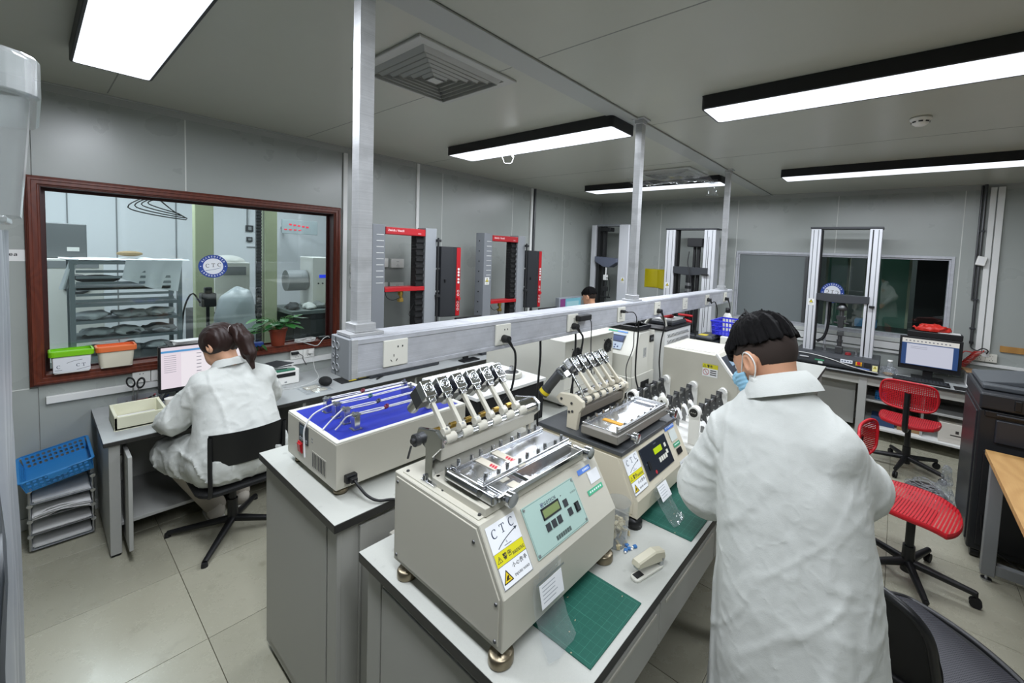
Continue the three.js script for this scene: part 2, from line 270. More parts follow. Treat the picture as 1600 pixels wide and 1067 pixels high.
  const w1 = struct('window_1', [PX(ring(0), XL, XL + 0.018, 0.003, [ring(0.058)]), PX(ring(0.006), XL + 0.014, XL + 0.03, 0.004, [ring(0.05)]), PX(ring(0.012), XL + 0.026, XL + 0.036, 0.003, [ring(0.028)])], mat.redwood);
  P(w1, 'jamb', PX(ring(0.05), XL - 0.1, XL + 0.012, 0, [ring(0.062)]), mat.reddark);
  P(w1, 'glazing_bead', PX(ring(0.06), XL - 0.1, XL - 0.082, 0.003, [ring(0.08)]), mat.reddark);
  P(w1, 'sill', BX(XL - 0.1, XL + 0.02, 0.92, 0.936, -1.69, -0.04, 0.003), mat.redwood);
  P(w1, 'pane', BX(XL - 0.096, XL - 0.09, 0.93, 2.07, -1.688, -0.042), mat.glass);
  // metal sliding window in the back wall
  const r2 = (t) => [[-1.772 + t, 1.01 + t], [0.466 - t, 1.01 + t], [0.466 - t, 1.942 - t], [-1.772 + t, 1.942 - t]];
  const w2 = struct('window_2', [PZ(r2(0), ZB - 0.1, ZB + 0.012, 0.003, [r2(0.03)]), PZ(r2(0.026), ZB - 0.1, ZB - 0.01, 0, [r2(0.045)])], mat.alumPale);
  P(w2, 'meeting_stile', [BX(-0.93, -0.895, 1.04, 1.91, ZB - 0.05, ZB - 0.012, 0.003)], mat.darkSteel);
  P(w2, 'sill', [BX(-1.79, 0.49, 0.965, 1.012, ZB - 0.06, ZB + 0.05, 0.006)], mat.seal);
  P(w2, 'pane', BX(-1.735, -0.92, 1.05, 1.905, ZB - 0.036, ZB - 0.03), mat.haze, 'frosted left pane');
  P(w2, 'pane', BX(-0.91, 0.43, 1.05, 1.905, ZB - 0.056, ZB - 0.05), mat.glass);
}
// ---------------------------------------------------------------- rooms behind the two windows
{
  const nx = -7.6;
  const pale = M(0xe6eaee, 0.6);
  struct('wall_annex_west', BX(nx - 0.1, nx, -0.2, 3.1, -5, ZF + 0.2), pale);
  struct('wall_annex_north', BX(nx, XL - 0.1, -0.2, 3.1, -5.1, -5), pale);
  struct('wall_annex_south', BX(nx, XL - 0.1, -0.2, 3.1, 1.0, 1.1), pale);
  struct('floor_annex', BX(nx - 0.1, XL - 0.1, -0.2, 0, -5, ZF), M(0x8d8f8a, 0.4));
  struct('ceiling_annex', BX(nx - 0.1, XL - 0.1, 3, 3.1, -5.1, ZF + 0.2), pale);
  struct('wall_annex_joint', [-0.27, -0.66, -1.2].map((z) => BX(nx, nx + 0.008, 0, 3, z - 0.006, z + 0.006)), mat.grey);
  const olive = M(0xb4bc9a, 0.5);
  for (const [a, b] of [[-1.245, -1.085], [-1.845, -1.715]]) struct('pillar', BX(-6.06, -5.94, 0, 3, a, b, 0.01), olive);
  struct('wall_back_room', [BX(-3.6, 2.6, -0.2, 2.7, -9.6, -9.5)], M(0x5a605e, 0.6));
  struct('wall_back_room_left', BX(-3.7, -3.6, -0.2, 2.7, -9.6, ZB - 0.12), M(0x8a8f8c, 0.6));
  struct('wall_back_room_right', BX(2.6, 2.7, -0.2, 2.7, -9.6, ZB - 0.12), M(0x8a8f8c, 0.6));
  struct('floor_back_room', BX(-3.6, 2.6, -0.2, 0, -9.6, ZB - 0.12), M(0x77766e, 0.4));
  struct('ceiling_back_room', BX(-3.7, 2.7, 2.6, 2.7, -9.6, ZB - 0.12), M(0x8a8f8c, 0.6));
}

// ---------------------------------------------------------------- ceiling: lamps, vents, detector
{
  const side = ['over the desk by the wooden window', 'between the first and second post', 'right of the rail over the standing worker', 'before the back window, above the white tester', 'far left under the film-hung air vent', 'right of the rail, behind the photographer'];
  LAMPS.forEach(([x0, x1, z0, z1], i) => {
    const t = here('ceiling_light', 'long black-framed white ceiling light ' + side[i], 'ceiling light', [(x0 + x1) / 2, H, (z0 + z1) / 2], 'long black-framed ceiling lights');
    const o = rrect(x0, x1, z0, z1, 0.025), n = rrect(x0 + 0.008, x1 - 0.008, z0 + 0.008, z1 - 0.008, 0.02);
    P(t, 'frame', [PY(o, H - 0.072, H, 0.003, [n]), BX(x0 + 0.005, x1 - 0.005, H - 0.006, H - 0.001, z0 + 0.005, z1 - 0.005)], M(0x16171a, 0.45));
    P(t, 'diffuser', PY(n, H - 0.0705, H - 0.066, 0.001), new THREE.MeshStandardMaterial({ color: 0xf4f6f8, roughness: 0.4, emissive: LAMP_COL, emissiveIntensity: 1.15 }));
  });
  const vent = (x0, x1, z0, z1, label) => {
    const t = here('air_vent', label, 'air vent', [(x0 + x1) / 2, H, (z0 + z1) / 2]), cx = (x0 + x1) / 2, cz = (z0 + z1) / 2, a = (x1 - x0) / 2, b = (z1 - z0) / 2, grey = M(0xb4b5b0, 0.42);
    const sq = (ra, rb) => [[cx - ra, cz - rb], [cx + ra, cz - rb], [cx + ra, cz + rb], [cx - ra, cz + rb]];
    P(t, 'frame', [PY(sq(a, b), H - 0.014, H, 0.003, [sq(a - 0.042, b - 0.042)])], grey);
    P(t, 'plenum', BX(cx - a + 0.04, cx + a - 0.04, H - 0.003, H - 0.001, cz - b + 0.04, cz + b - 0.04), grey);
    const A = a - 0.05, Bb = b - 0.05, n = 6;
    for (let i = 0; i < n; i++) {
      const k0 = 1 - i / (n + 0.6), k1 = 1 - (i + 0.5) / (n + 0.6), y0 = H - 0.004, y1 = H - 0.03, g = [];
      for (let s = 0; s < 4; s++) {
        const c = [[-1, -1], [1, -1], [1, 1], [-1, 1]], p = c[s], q = c[(s + 1) % 4];
        g.push(grid(1, 1, (u, v) => { const k = v ? k1 : k0; return [cx + A * k * mixn(p[0], q[0], u), v ? y1 : y0, cz + Bb * k * mixn(p[1], q[1], u)]; }));
        g.push(grid(1, 1, (u, v) => { const k = k1; return [cx + A * k * mixn(p[0], q[0], u), y1 - v * 0.005, cz + Bb * k * mixn(p[1], q[1], u)]; }));
      }
      P(t, 'louvre', g, grey);
    }
    P(t, 'centre_plate', BX(cx - 0.03, cx + 0.03, H - 0.036, H - 0.032, cz - 0.03, cz + 0.03, 0.001), grey);
  };
  vent(-2.21, -1.61, -1.555, -1.0, 'square grey louvred ceiling vent beside the first post');
  vent(-2.2, -1.62, -4.35, -3.86, 'square ceiling vent half covered by loose clear film');
  one('plastic_film', [grid(30, 14, (u, v) => [-2.3 + 0.85 * u, H - 0.05 - 0.05 * Math.sin(v * 3.1) - 0.04 * Math.abs(fbm(u * 7, v * 5, 1)) - 0.05 * smooth(0.75, 1, u) * v, -3.85 - 0.42 * v + 0.05 * fbm(u * 4, v * 3, 8)]), grid(10, 10, (u, v) => [-1.56 + 0.1 * u + 0.03 * fbm(v * 4, u * 3), H - 0.08 - 0.16 * v, -4.2 + 0.05 * fbm(u * 4, v * 4, 3)])], mat.film, 'crumpled clear plastic film hanging under the far ceiling vent', 'plastic film');
  const sd = here('smoke_detector', 'round white smoke detector on the ceiling', 'smoke detector', [0.042, H, -3.214]);
  P(sd, 'base_plate', LA([[0, 0], [0.052, 0], [0.052, -0.012], [0.045, -0.02]], 0.042, H, -3.214), mat.plasticWhite);
  P(sd, 'dome', LA([[0.045, -0.02], [0.04, -0.034], [0.024, -0.046], [0, -0.048]], 0.042, H, -3.214), mat.plasticWhite);
  P(sd, 'slot', [0, 1, 2, 3, 4, 5, 6, 7].map((i) => rot(BC(0.042 + 0.041, H - 0.028, -3.214, 0.006, 0.007, 0.02), 0, i * 0.785, 0, [0.042, H, -3.214])), mat.charcoal);
  const rp = []; for (let i = 0; i <= 60; i++) { const a = i * 0.34, r = 0.046 + 0.004 * Math.sin(i * 1.7); rp.push([-2.47 + r * Math.cos(a) * 0.8, 2.53 + r * Math.sin(a), -2.32 - r * Math.cos(a) * 0.5 + 0.004 * Math.sin(i)]); }
  one('cable_ring', [TB([[-2.47, 2.606, -2.32], [-2.472, 2.59, -2.321], ...rp], 0.0022, 200, 5)], mat.cableWhite, 'small coil of thin white cable hanging under a ceiling light', 'cable');
}
// ---------------------------------------------------------------- service rail over the benches
const railParts = here('service_rail', 'long silver power rail with white sockets above the benches', 'power rail', [-1.36, 1.385, -2.465]);
{
  const r = railParts;
  P(r, 'channel', [BX(-1.42, -1.3, 1.385, 1.51, -4.345, -0.602, 0.004), BX(-1.302, -1.2975, 1.388, 1.404, -4.345, -0.602, 0.001), BX(-1.302, -1.2975, 1.492, 1.507, -4.345, -0.602, 0.001), BX(-1.415, -1.305, 1.508, 1.5125, -4.345, -0.602, 0.002)], mat.alumPale);
  P(r, 'corner_bead', [BX(-1.3025, -1.2965, 1.386, 1.509, -0.618, -0.598, 0.002)], mat.alum);
  const cap = P(r, 'end_cap', BX(-1.421, -1.299, 1.384, 1.511, -0.603, -0.59, 0.003), mat.grey, 'dark grey end cap with knock-out rings');
  const g = [];
  for (const x of [-1.4, -1.374]) { for (const [y, q] of [[1.482, 0.0115], [1.447, 0.0055], [1.412, 0.0115]]) g.push(new THREE.TorusGeometry(q, 0.0012, 6, 20).translate(x, y, -0.5895)); }
  P(cap, 'knock_out', g, M(0x9a9da0, 0.4)); P(cap, 'groove', BX(-1.388, -1.386, 1.387, 1.508, -0.5905, -0.589), mat.charcoal);
  P(r, 'end_cap', BX(-1.421, -1.299, 1.384, 1.511, -4.355, -4.343, 0.003), mat.grey);
  const holes = (z, y, x) => {
    const o = []; for (const [dz, dy, w, h, a] of [[-0.014, 0.02, 0.0035, 0.006, 0], [-0.03, 0.02, 0.0035, 0.006, 0], [0.0, -0.008, 0.002, 0.008, 0], [0.009, -0.024, 0.002, 0.008, 0.6], [-0.01, -0.024, 0.002, 0.008, -0.6]]) o.push(rot(BC(x, y + dy, z + dz + 0.008, 0.002, h, w), a, 0, 0, [x, y + dy, z + dz + 0.008]));
    return o;
  };
  for (let i = 0; i < 8; i++) {
    const z = -0.741 - 0.482 * i, s = P(r, 'socket_plate', BC(-1.2965, 1.449, z, 0.008, 0.088, 0.086, 0.003), mat.offwhite);
    P(s, 'socket_holes', holes(z, 1.449, -1.2925), mat.blackMatt);
  }
  for (let i = 0; i < 3; i++) {
    const z = -0.655 - 1.766 * i, c = z, x = -1.36;
    const t = here('support_post', ['square aluminium post standing on the near end of the power rail', 'square aluminium post at the middle of the power rail', 'square aluminium post at the far end of the power rail'][i], 'post', [x, 1.5125, z]);
    P(t, 'tube', PY([[-0.0225, -0.0225], [0.0225, -0.0225], [0.0225, 0.0225], [-0.0225, 0.0225]].map(([a, b]) => [x + a, c + b]), 1.516, H, 0.0015), mat.alum);
    P(t, 'base_plate', [BX(x - 0.046, x + 0.046, 1.5125, 1.523, c - 0.055, c + 0.055, 0.002)], mat.alum);
    P(t, 'collar', [BX(x - 0.034, x + 0.034, 1.523, 1.551, c - 0.034, c + 0.034, 0.003)], mat.alum);
    P(t, 'top_flange', [BX(x - 0.045, x + 0.045, H - 0.01, H - 0.0005, c - 0.045, c + 0.045, 0.002), BX(x - 0.03, x + 0.03, H - 0.035, H - 0.01, c - 0.03, c + 0.03, 0.003)], mat.alum);
  }
  const plug = (name, z, y, label, pts, rad = 0.0042, big = true) => {
    const t = here(name, label, 'power cord', [-1.29, y, z]);
    P(t, 'plug', big ? [CY([-1.2925, y, z], [-1.262, y, z], 0.017, 0.015, 16), CY([-1.268, y, z], [-1.262, y - 0.03, z - 0.018], 0.009, 0.006, 10)] : [BX(-1.2925, -1.265, y - 0.009, y + 0.009, z - 0.012, z + 0.012, 0.004), CY([-1.27, y, z], [-1.255, y - 0.004, z - 0.02], 0.006, 0.004, 8)], mat.black);
    P(t, 'cord', TB(pts, rad, 40, 7), mat.cable);
  };
  const yb = 1.431;
  plug('power_lead', -1.226, yb, 'black plug and cord hanging from the second socket', [[-1.263, yb - 0.026, -1.24], [-1.255, yb - 0.06, -1.258], [-1.258, yb - 0.14, -1.262], [-1.27, yb - 0.24, -1.245], [-1.33, 1.1, -1.2], [-1.38, 0.91, -1.17]], 0.005);
  plug('power_lead', -1.708, yb, 'black plug and cord hanging from the socket with an adapter', [[-1.263, yb - 0.026, -1.725], [-1.252, yb - 0.06, -1.74], [-1.262, yb - 0.16, -1.735], [-1.29, yb - 0.27, -1.73], [-1.3, 1.06, -1.72], [-1.29, 0.892, -1.71]], 0.005);
  {
    const t = here('power_adapter', 'flat black power adapter above the plug on the third socket', 'adapter', [-1.28, 1.46, -1.75]);
    P(t, 'body', BX(-1.2925, -1.262, 1.455, 1.486, -1.83, -1.722, 0.006), mat.black);
    P(t, 'cord', TB([[-1.27, 1.457, -1.822], [-1.262, 1.43, -1.827], [-1.268, 1.3, -1.84], [-1.262, 1.17, -1.85], [-1.2, 1.11, -1.82]], 0.0025, 30, 6), mat.cable);
  }
  plug('power_lead', -2.178, 1.47, 'thin black cord looping from the small plug on the fourth socket', [[-1.256, 1.467, -2.195], [-1.236, 1.462, -2.235], [-1.23, 1.42, -2.26], [-1.24, 1.34, -2.255], [-1.245, 1.24, -2.26], [-1.262, 1.13, -2.22], [-1.255, 1.03, -2.22]], 0.003, false);
  plug('power_lead', -2.672, yb, 'black plug and cord hanging from the fifth socket', [[-1.263, yb - 0.026, -2.69], [-1.25, yb - 0.1, -2.7], [-1.262, 1.22, -2.685], [-1.27, 1.08, -2.69], [-1.25, 0.98, -2.67], [-1.25, 0.892, -2.66]], 0.005);
  plug('power_lead', -3.633, yb + 0.02, 'black angled plug and looping cord on the seventh socket', [[-1.263, yb - 0.006, -3.65], [-1.245, yb, -3.69], [-1.235, yb - 0.08, -3.73], [-1.24, yb - 0.2, -3.72], [-1.25, 1.1, -3.68], [-1.25, 0.892, -3.66]], 0.0045);
  plug('power_lead', -4.115, yb, 'black plug and cord on the last socket of the rail', [[-1.263, yb - 0.026, -4.135], [-1.25, yb - 0.1, -4.14], [-1.262, 1.2, -4.13], [-1.26, 1.02, -4.12]], 0.005);
  [[-1.5, 'left of the tilted motor arm'], [-1.78, 'in front of the fan cabinet'], [-2.47, 'in front of the control cabinet'], [-3.5, 'beyond the louvred cabinet']].forEach(([z, w], i) => {
    one('hanging_lead', TB([[-1.33, 1.386, z], [-1.328, 1.3, z - 0.002], [-1.332, 1.15, z + 0.003], [-1.33, 1.0, z], [i ? -1.3 : -1.33, 0.893, z - 0.01], ...(i < 1 ? [[-1.25, 0.892, z + 0.06]] : [])], 0.0055, 30, 7), mat.cable, 'straight black cord dropping from under the rail ' + w, 'power cord');
  });
}
// ---------------------------------------------------------------- fittings on the left wall
{
  one('wall_trunking', BX(XL, XL + 0.022, 0.752, 0.798, -2.9, -0.04, 0.003), mat.white, 'white cable trunking along the wall above the desk', 'trunking');
  one('wall_trunking', BX(XL, XL + 0.02, 0.07, H - 0.05, -1.802, -1.765, 0.003), mat.white, 'white vertical trunking beside the wooden window', 'trunking');
  one('wall_trunking', [BX(XL, XL + 0.02, 1.98, H, -2.535, -2.503, 0.003)], mat.white, 'white vertical trunking behind the nearer grey-framed tester', 'trunking');
  one('junction_box', [BX(XL, XL + 0.035, 1.93, 1.985, -2.555, -2.485, 0.004)], mat.card, 'small junction box at the foot of the wall trunking', 'junction box');
  one('wall_trunking', [BX(XL, XL + 0.025, 0.7, H, -4.275, -4.235, 0.003)], mat.white, 'white vertical trunking behind the farther grey-framed tester', 'trunking');
  one('wall_conduit', CY([XL + 0.02, 0.7, -4.31], [XL + 0.02, H, -4.31], 0.018), mat.darkSteel, 'dark round conduit beside the white wall trunking', 'conduit');
  const sock = (z0, z1, y0, y1, label, n = 1) => {
    const t = here('wall_socket', label, 'wall socket', [XL, y0, (z0 + z1) / 2]);
    for (let i = 0; i < n; i++) {
      const a = z0 + ((z1 - z0) * i) / n, b = z0 + ((z1 - z0) * (i + 1)) / n, z = (a + b) / 2, y = (y0 + y1) / 2;
      const p = P(t, 'face_plate', BX(XL, XL + 0.028, y0, y1, Math.min(a, b) + 0.001, Math.max(a, b) - 0.001, 0.004), mat.plasticWhite);
      P(p, 'socket_holes', [BC(XL + 0.0285, y + 0.018, z - 0.008, 0.001, 0.006, 0.004), BC(XL + 0.0285, y + 0.018, z + 0.008, 0.001, 0.006, 0.004), BC(XL + 0.0285, y - 0.008, z, 0.001, 0.009, 0.003), BC(XL + 0.0285, y - 0.024, z - 0.009, 0.001, 0.008, 0.003), BC(XL + 0.0285, y - 0.024, z + 0.009, 0.001, 0.008, 0.003)], mat.blackMatt);
    }
    return t;
  };
  sock(-0.405, -0.585, 0.8, 0.886, 'white double wall socket beside the monitor', 2);
  sock(-1.345, -1.53, 0.8, 0.886, 'white double wall socket under the potted plant with plugs in it', 2);
  sock(-1.84, -1.875, 1.535, 1.62, 'narrow white switch plate beside the post, the upper one');
  sock(-1.84, -1.875, 1.4, 1.485, 'narrow white switch plate beside the post, the lower one');
  sock(-2.06, -2.2, 1.59, 1.68, 'white socket seen through the nearer grey-framed tester, upper left');
  sock(-2.23, -2.37, 1.585, 1.675, 'white socket seen through the nearer grey-framed tester, upper right');
  sock(-2.06, -2.2, 1.35, 1.44, 'white socket seen through the nearer grey-framed tester, lower left');
  sock(-2.23, -2.37, 1.345, 1.435, 'white socket seen through the nearer grey-framed tester, lower right');
  one('wall_plug', [BX(XL + 0.028, XL + 0.055, 0.845, 0.868, -1.4, -1.345, 0.006), TB([[XL + 0.05, 0.85, -1.4], [XL + 0.07, 0.83, -1.42], [XL + 0.05, 0.8, -1.43], [XL + 0.04, 0.74, -1.46]], 0.003, 16, 6)], mat.black, 'black plug in the double socket under the potted plant', 'plug');
  const pw = here('wall_plug', 'white plug with a thin white cord falling to the desk', 'plug', [XL + 0.028, 0.84, -1.49]);
  P(pw, 'plug', BX(XL + 0.028, XL + 0.06, 0.838, 0.872, -1.51, -1.47, 0.005), mat.plasticWhite);
  P(pw, 'cord', TB([[XL + 0.05, 0.84, -1.49], [XL + 0.06, 0.8, -1.5], [XL + 0.14, 0.72, -1.49], [XL + 0.3, 0.676, -1.45], [XL + 0.42, 0.674, -1.25], [XL + 0.36, 0.674, -1.1]], 0.0022, 40, 6), mat.cableWhite);
  const s = here('wall_sign', 'white paper sign with black text beside the wooden window', 'sign', [XL, 1.62, 0.1]);
  print(s, 'sheet', 0.26, 0.068, [XL + 0.001, 1.656, 0.145], [0, 0, -1], [0, 1, 0], 512, (x, w, h) => { x.fillStyle = '#e8e8e6'; x.fillRect(0, 0, w, h); x.fillStyle = '#1c1c20'; x.font = 'bold 56px sans-serif'; x.fillText('ng area', 250, 74); });
}
// ---------------------------------------------------------------- fittings on the back wall
{
  const z = ZB;
  one('wall_trunking', BX(0.68, 0.725, 0.93, H - 0.03, z, z + 0.03, 0.003), mat.white, 'left of two tall white trunkings on the back wall', 'trunking');
  one('wall_trunking', BX(0.735, 0.785, 0.93, H - 0.03, z, z + 0.04, 0.003), mat.white, 'right of two tall white trunkings on the back wall', 'trunking');
  const pp = here('air_pipe', 'dark grey air pipe running down the back wall beside the white trunkings', 'pipe', [0.645, 1.05, z]);
  P(pp, 'pipe', [CY([0.645, 1.07, z + 0.03], [0.645, H, z + 0.03], 0.014), CY([0.62, 1.5, z + 0.014], [0.62, H, z + 0.014], 0.009)], mat.darkSteel);
  P(pp, 'clip', [1.2, 1.5, 1.85, 2.2].map((y) => BX(0.622, 0.668, y, y + 0.016, z, z + 0.047, 0.003)), mat.charcoal);
  P(pp, 'end_fitting', [CY([0.645, 1.05, z + 0.03], [0.645, 1.075, z + 0.03], 0.019, 0.019, 6), TB([[0.645, 1.05, z + 0.03], [0.65, 1.01, z + 0.035], [0.69, 0.99, z + 0.06], [0.73, 1.02, z + 0.07], [0.77, 1.0, z + 0.065], [0.76, 0.965, z + 0.06]], 0.006, 30, 6)], mat.iron);
  const hose = []; for (let i = 0; i <= 110; i++) { const t = i / 110, a = i * 0.8; hose.push([0.7 - 0.14 * t + 0.032 * Math.cos(a), 0.985 - 0.2 * t + 0.02 * Math.sin(a) * 0.4, z + 0.09 + 0.034 * Math.sin(a)]); }
  one('coiled_hose', [TB([[0.74, 1.0, z + 0.07], ...hose, [0.53, 0.78, z + 0.12]], 0.005, 440, 6), TB([[0.66, 0.965, z + 0.07], [0.6, 0.97, z + 0.08], [0.575, 0.94, z + 0.09], [0.54, 0.925, z + 0.1]], 0.005, 24, 6)], M(0xb8281e, 0.4), 'red coiled air hose hanging under the dark pipe', 'hose');
  const ap = thing('wireless_router', 'small white box with an antenna tilted on the dark pipe', 'router', [0.655, 1.9, z + 0.05]);
  ap.rotation.set(-0.15, 0, -0.2);
  P(ap, 'body', BC(0, 0, 0.02, 0.075, 0.095, 0.03, 0.008), mat.plasticWhite); P(ap, 'label', BC(0, 0, 0.036, 0.045, 0.06, 0.001), mat.paper);
  const st = here('wall_socket', 'white double wall socket under the two tall trunkings', 'wall socket', [0.76, 0.885, z]);
  for (const x of [0.715, 0.802]) { const p = P(st, 'face_plate', BC(x, 0.925, z + 0.018, 0.086, 0.084, 0.036, 0.004), mat.offwhite); P(p, 'socket_holes', [[0.01, 0.018], [-0.01, 0.018], [0, -0.005], [0.01, -0.022], [-0.01, -0.022]].map(([a, b]) => BC(x + a, 0.925 + b, z + 0.0365, 0.004, 0.008, 0.001)), mat.blackMatt); }
  one('wall_trunking', BX(-1.8, 1.7, 0.835, 0.865, z, z + 0.025, 0.003), mat.white, 'low white trunking running along the back wall above the desk', 'trunking');
  one('wall_trunking', BX(-1.8, 0.56, 0.88, 0.96, z, z + 0.04, 0.004), mat.white, 'wide white trunking under the back window', 'trunking');
  one('wood_strip', BX(0.86, 1.04, 1.0, 1.06, z, z + 0.018, 0.002), M(0xd6c096, 0.6, 0, { map: paleWood }), 'short pale wooden strip fixed to the back wall', 'wood strip');
  const y = here('paper_holder', 'translucent yellow holder hanging on the back wall', 'holder', [-2.98, 1.32, z]), ym = M(0xd6c81c, 0.35, 0, { transmission: 0.35, thickness: 0 });
  P(y, 'pocket', [grid(10, 10, (u, v) => [-3.15 + 0.21 * u, 1.34 + 0.27 * v, z + 0.006 + 0.03 * Math.sin(u * 3) * (0.4 + 0.6 * v)]), grid(8, 10, (u, v) => [-2.94 + 0.12 * u, 1.335 - 0.015 * u + 0.27 * v, z + 0.008 + 0.015 * Math.sin(u * 3)])], ym);
  P(y, 'back_sheet', BX(-3.16, -2.82, 1.33, 1.62, z + 0.001, z + 0.004), ym);
}

// ---------------------------------------------------------------- benches and desks
{
  const slab = (t, x0, x1, z0, z1, y, th = 0.03) => {
    const top = P(t, 'worktop', BX(x0, x1, y - th, y - 0.0012, z0, z1, 0.003), mat.benchEdge);
    P(top, 'laminate', BX(x0 + 0.0012, x1 - 0.0012, y - 0.0012, y, z0 + 0.0012, z1 - 0.0012), mat.bench);
  };
  const a = here('lab_bench', 'grey lab bench with a white top under the blue-topped tester', 'lab bench', [-1.753, 0, -2.5]);
  slab(a, -2.121, -1.385, -4.4, -0.59, 0.885);
  P(a, 'cabinet', [BX(-2.09, -1.41, 0.03, 0.855, -4.38, -0.62)], mat.cabinet);
  P(a, 'plinth', BX(-2.05, -1.45, 0, 0.03, -4.34, -0.66), mat.blackMatt);
  P(a, 'end_panel', [BX(-2.1, -1.485, 0.03, 0.855, -0.62, -0.612, 0.002)], mat.cabinet); P(a, 'end_panel', BX(-2.065, -1.49, 0.07, 0.835, -0.612, -0.608, 0.003), mat.cabinet); P(a, 'corner_post', BX(-1.478, -1.408, 0.03, 0.855, -0.625, -0.608, 0.003), mat.cabinet);
  for (let i = 0; i < 6; i++) { const z = -0.68 - 0.61 * i; P(a, 'door', BX(-1.41, -1.397, 0.06, 0.835, z - 0.605, z, 0.003), mat.cabinet); }
  for (let i = 0; i < 6; i++) { const z = -0.68 - 0.61 * i; P(a, 'door', BX(-2.105, -2.09, 0.06, 0.835, z - 0.605, z, 0.003), mat.cabinet); }
  const b = here('lab_bench', 'grey lab bench with drawers carrying the two abrasion testers', 'lab bench', [-0.83, 0, -2.5]);
  slab(b, -1.211, -0.451, -4.4, -0.585, 0.885);
  P(b, 'cabinet', [BX(-1.19, -1.13, 0.03, 0.855, -4.38, -0.62), BX(-1.19, -0.5, 0.03, 0.855, -4.38, -3.6)], mat.cabinetDark);
  P(b, 'corner_post', BX(-1.19, -1.115, 0.03, 0.855, -0.625, -0.604, 0.003), mat.cabinet);
  P(b, 'end_panel', BX(-1.11, -0.475, 0.03, 0.855, -0.622, -0.606, 0.002), mat.cabinet); P(b, 'end_panel', BX(-1.105, -0.5, 0.07, 0.82, -0.607, -0.602, 0.003), mat.cabinet);
  P(b, 'apron', BX(-0.5, -0.476, 0.7, 0.855, -4.38, -0.622), mat.cabinet);
  for (let i = 0; i < 7; i++) { const z = -0.622 - 0.45 * i, d = P(b, 'drawer', BX(-0.477, -0.46, 0.705, 0.832, z - 0.446, z, 0.003), mat.cabinet); P(d, 'finger_pull', BX(-0.461, -0.4565, 0.812, 0.822, z - 0.42, z - 0.03, 0.002), mat.creamDark); }
  for (const z of [-1.98, -3.4]) P(b, 'leg', BX(-0.53, -0.48, 0, 0.7, z - 0.05, z, 0.003), mat.cabinet);
  P(b, 'plinth', BX(-1.17, -1.13, 0, 0.03, -4.34, -0.64), mat.blackMatt);
  P(b, 'leg', BX(-0.56, -0.5, 0.0, 0.03, -0.66, -0.63), mat.blackMatt); P(b, 'leg', BX(-1.18, -1.13, 0, 0.03, -4.37, -4.3), mat.blackMatt);
  const sp = here('service_spine', 'pale service panel with a slanted box filling the gap between the two benches', 'service panel', [-1.298, 0, -2.5]);
  P(sp, 'panel', BX(-1.382, -1.214, 0.0, 0.72, -4.38, -0.68, 0.003), mat.cabinet);
  P(sp, 'ledge', [BX(-1.375, -1.216, 0.72, 0.76, -4.3, -0.72, 0.003)], mat.creamDark); P(sp, 'outlet_box', rot(BX(-1.35, -1.225, 0.76, 0.8, -0.9, -0.76, 0.004), 0, 0.1, 0, [-1.29, 0.78, -0.83]), mat.creamDark);
  // desk along the left wall
  const d = here('wall_desk', 'long low grey desk along the left wall with open compartments', 'desk', [-3.675, 0, -1.83]);
  const dt = P(d, 'worktop', BX(XL, -3.31, 0.645, 0.669, -3.45, -0.22, 0.003), mat.benchEdge);
  for (const [p, q] of [[-1.73, -0.221], [-3.449, -1.732]]) P(dt, 'laminate', BX(XL + 0.001, -3.311, 0.669, 0.6705, p, q), mat.deskTop);
  P(d, 'end_panel', BX(XL + 0.03, -3.335, 0.012, 0.645, -0.285, -0.24, 0.003), mat.deskSide); P(d, 'foot', BX(-3.4, -3.34, 0, 0.012, -0.28, -0.245), mat.blackMatt); P(d, 'foot', BX(-3.98, -3.9, 0, 0.012, -0.28, -0.245), mat.blackMatt);
  P(d, 'shelf', BX(XL + 0.03, -3.4, 0.14, 0.16, -1.18, -0.285, 0.002), mat.deskSide); P(d, 'back_panel', BX(XL + 0.01, XL + 0.03, 0.08, 0.645, -3.44, -0.285), mat.deskSide);
  for (const z of [-1.2, -1.63, -2.1, -2.56, -2.97, -3.4]) P(d, 'divider', BX(XL + 0.03, -3.345, 0.01, 0.645, z - 0.02, z, 0.002), mat.deskSide);
  P(d, 'divider', BX(XL + 0.03, -3.345, 0.01, 0.645, -3.08, -3.06, 0.002), mat.deskSide);
  P(d, 'compartment_back', BX(-3.72, -3.7, 0.05, 0.645, -3.4, -1.22), mat.deskSide); P(d, 'compartment_floor', BX(-3.7, -3.35, 0.05, 0.07, -3.4, -1.22), mat.deskSide);
  const dr = P(d, 'drawer', BX(-3.6, -3.335, 0.545, 0.642, -3.43, -3.1, 0.003), mat.midgrey);
  const od = P(d, 'door', BX(-3.44, -3.205, 0.07, 0.6, -0.318, -0.3, 0.003), mat.deskSide, 'opened cupboard door seen edge-on');
  P(od, 'hinge', BX(-3.45, -3.43, 0.5, 0.54, -0.302, -0.28), mat.steel);
  const fb = here('fabric_pile', 'pile of folded pale cloth in a compartment under the wall desk', 'cloth', [-3.46, 0.07, -1.42]);
  for (let i = 0; i < 6; i++) P(fb, 'folded_cloth', grid(16, 10, (u, v) => { const a = (v - 0.5) * Math.PI * 2; return [-3.5 + 0.13 * Math.cos(a) * (1 + 0.05 * noise(u * 5, i)), 0.1 + 0.055 * i + (0.026 + 0.008 * noise(u * 4, v * 5, i)) * Math.sin(a), -1.24 - 0.33 * u]; }), M([0xc9c7be, 0xb9b4a8, 0xd4d2ca][i % 3], 0.9));
  // desk along the back wall
  const k = here('wall_desk', 'long grey desk with a pale top under the back window', 'desk', [-1.3, 0, -5.67]);
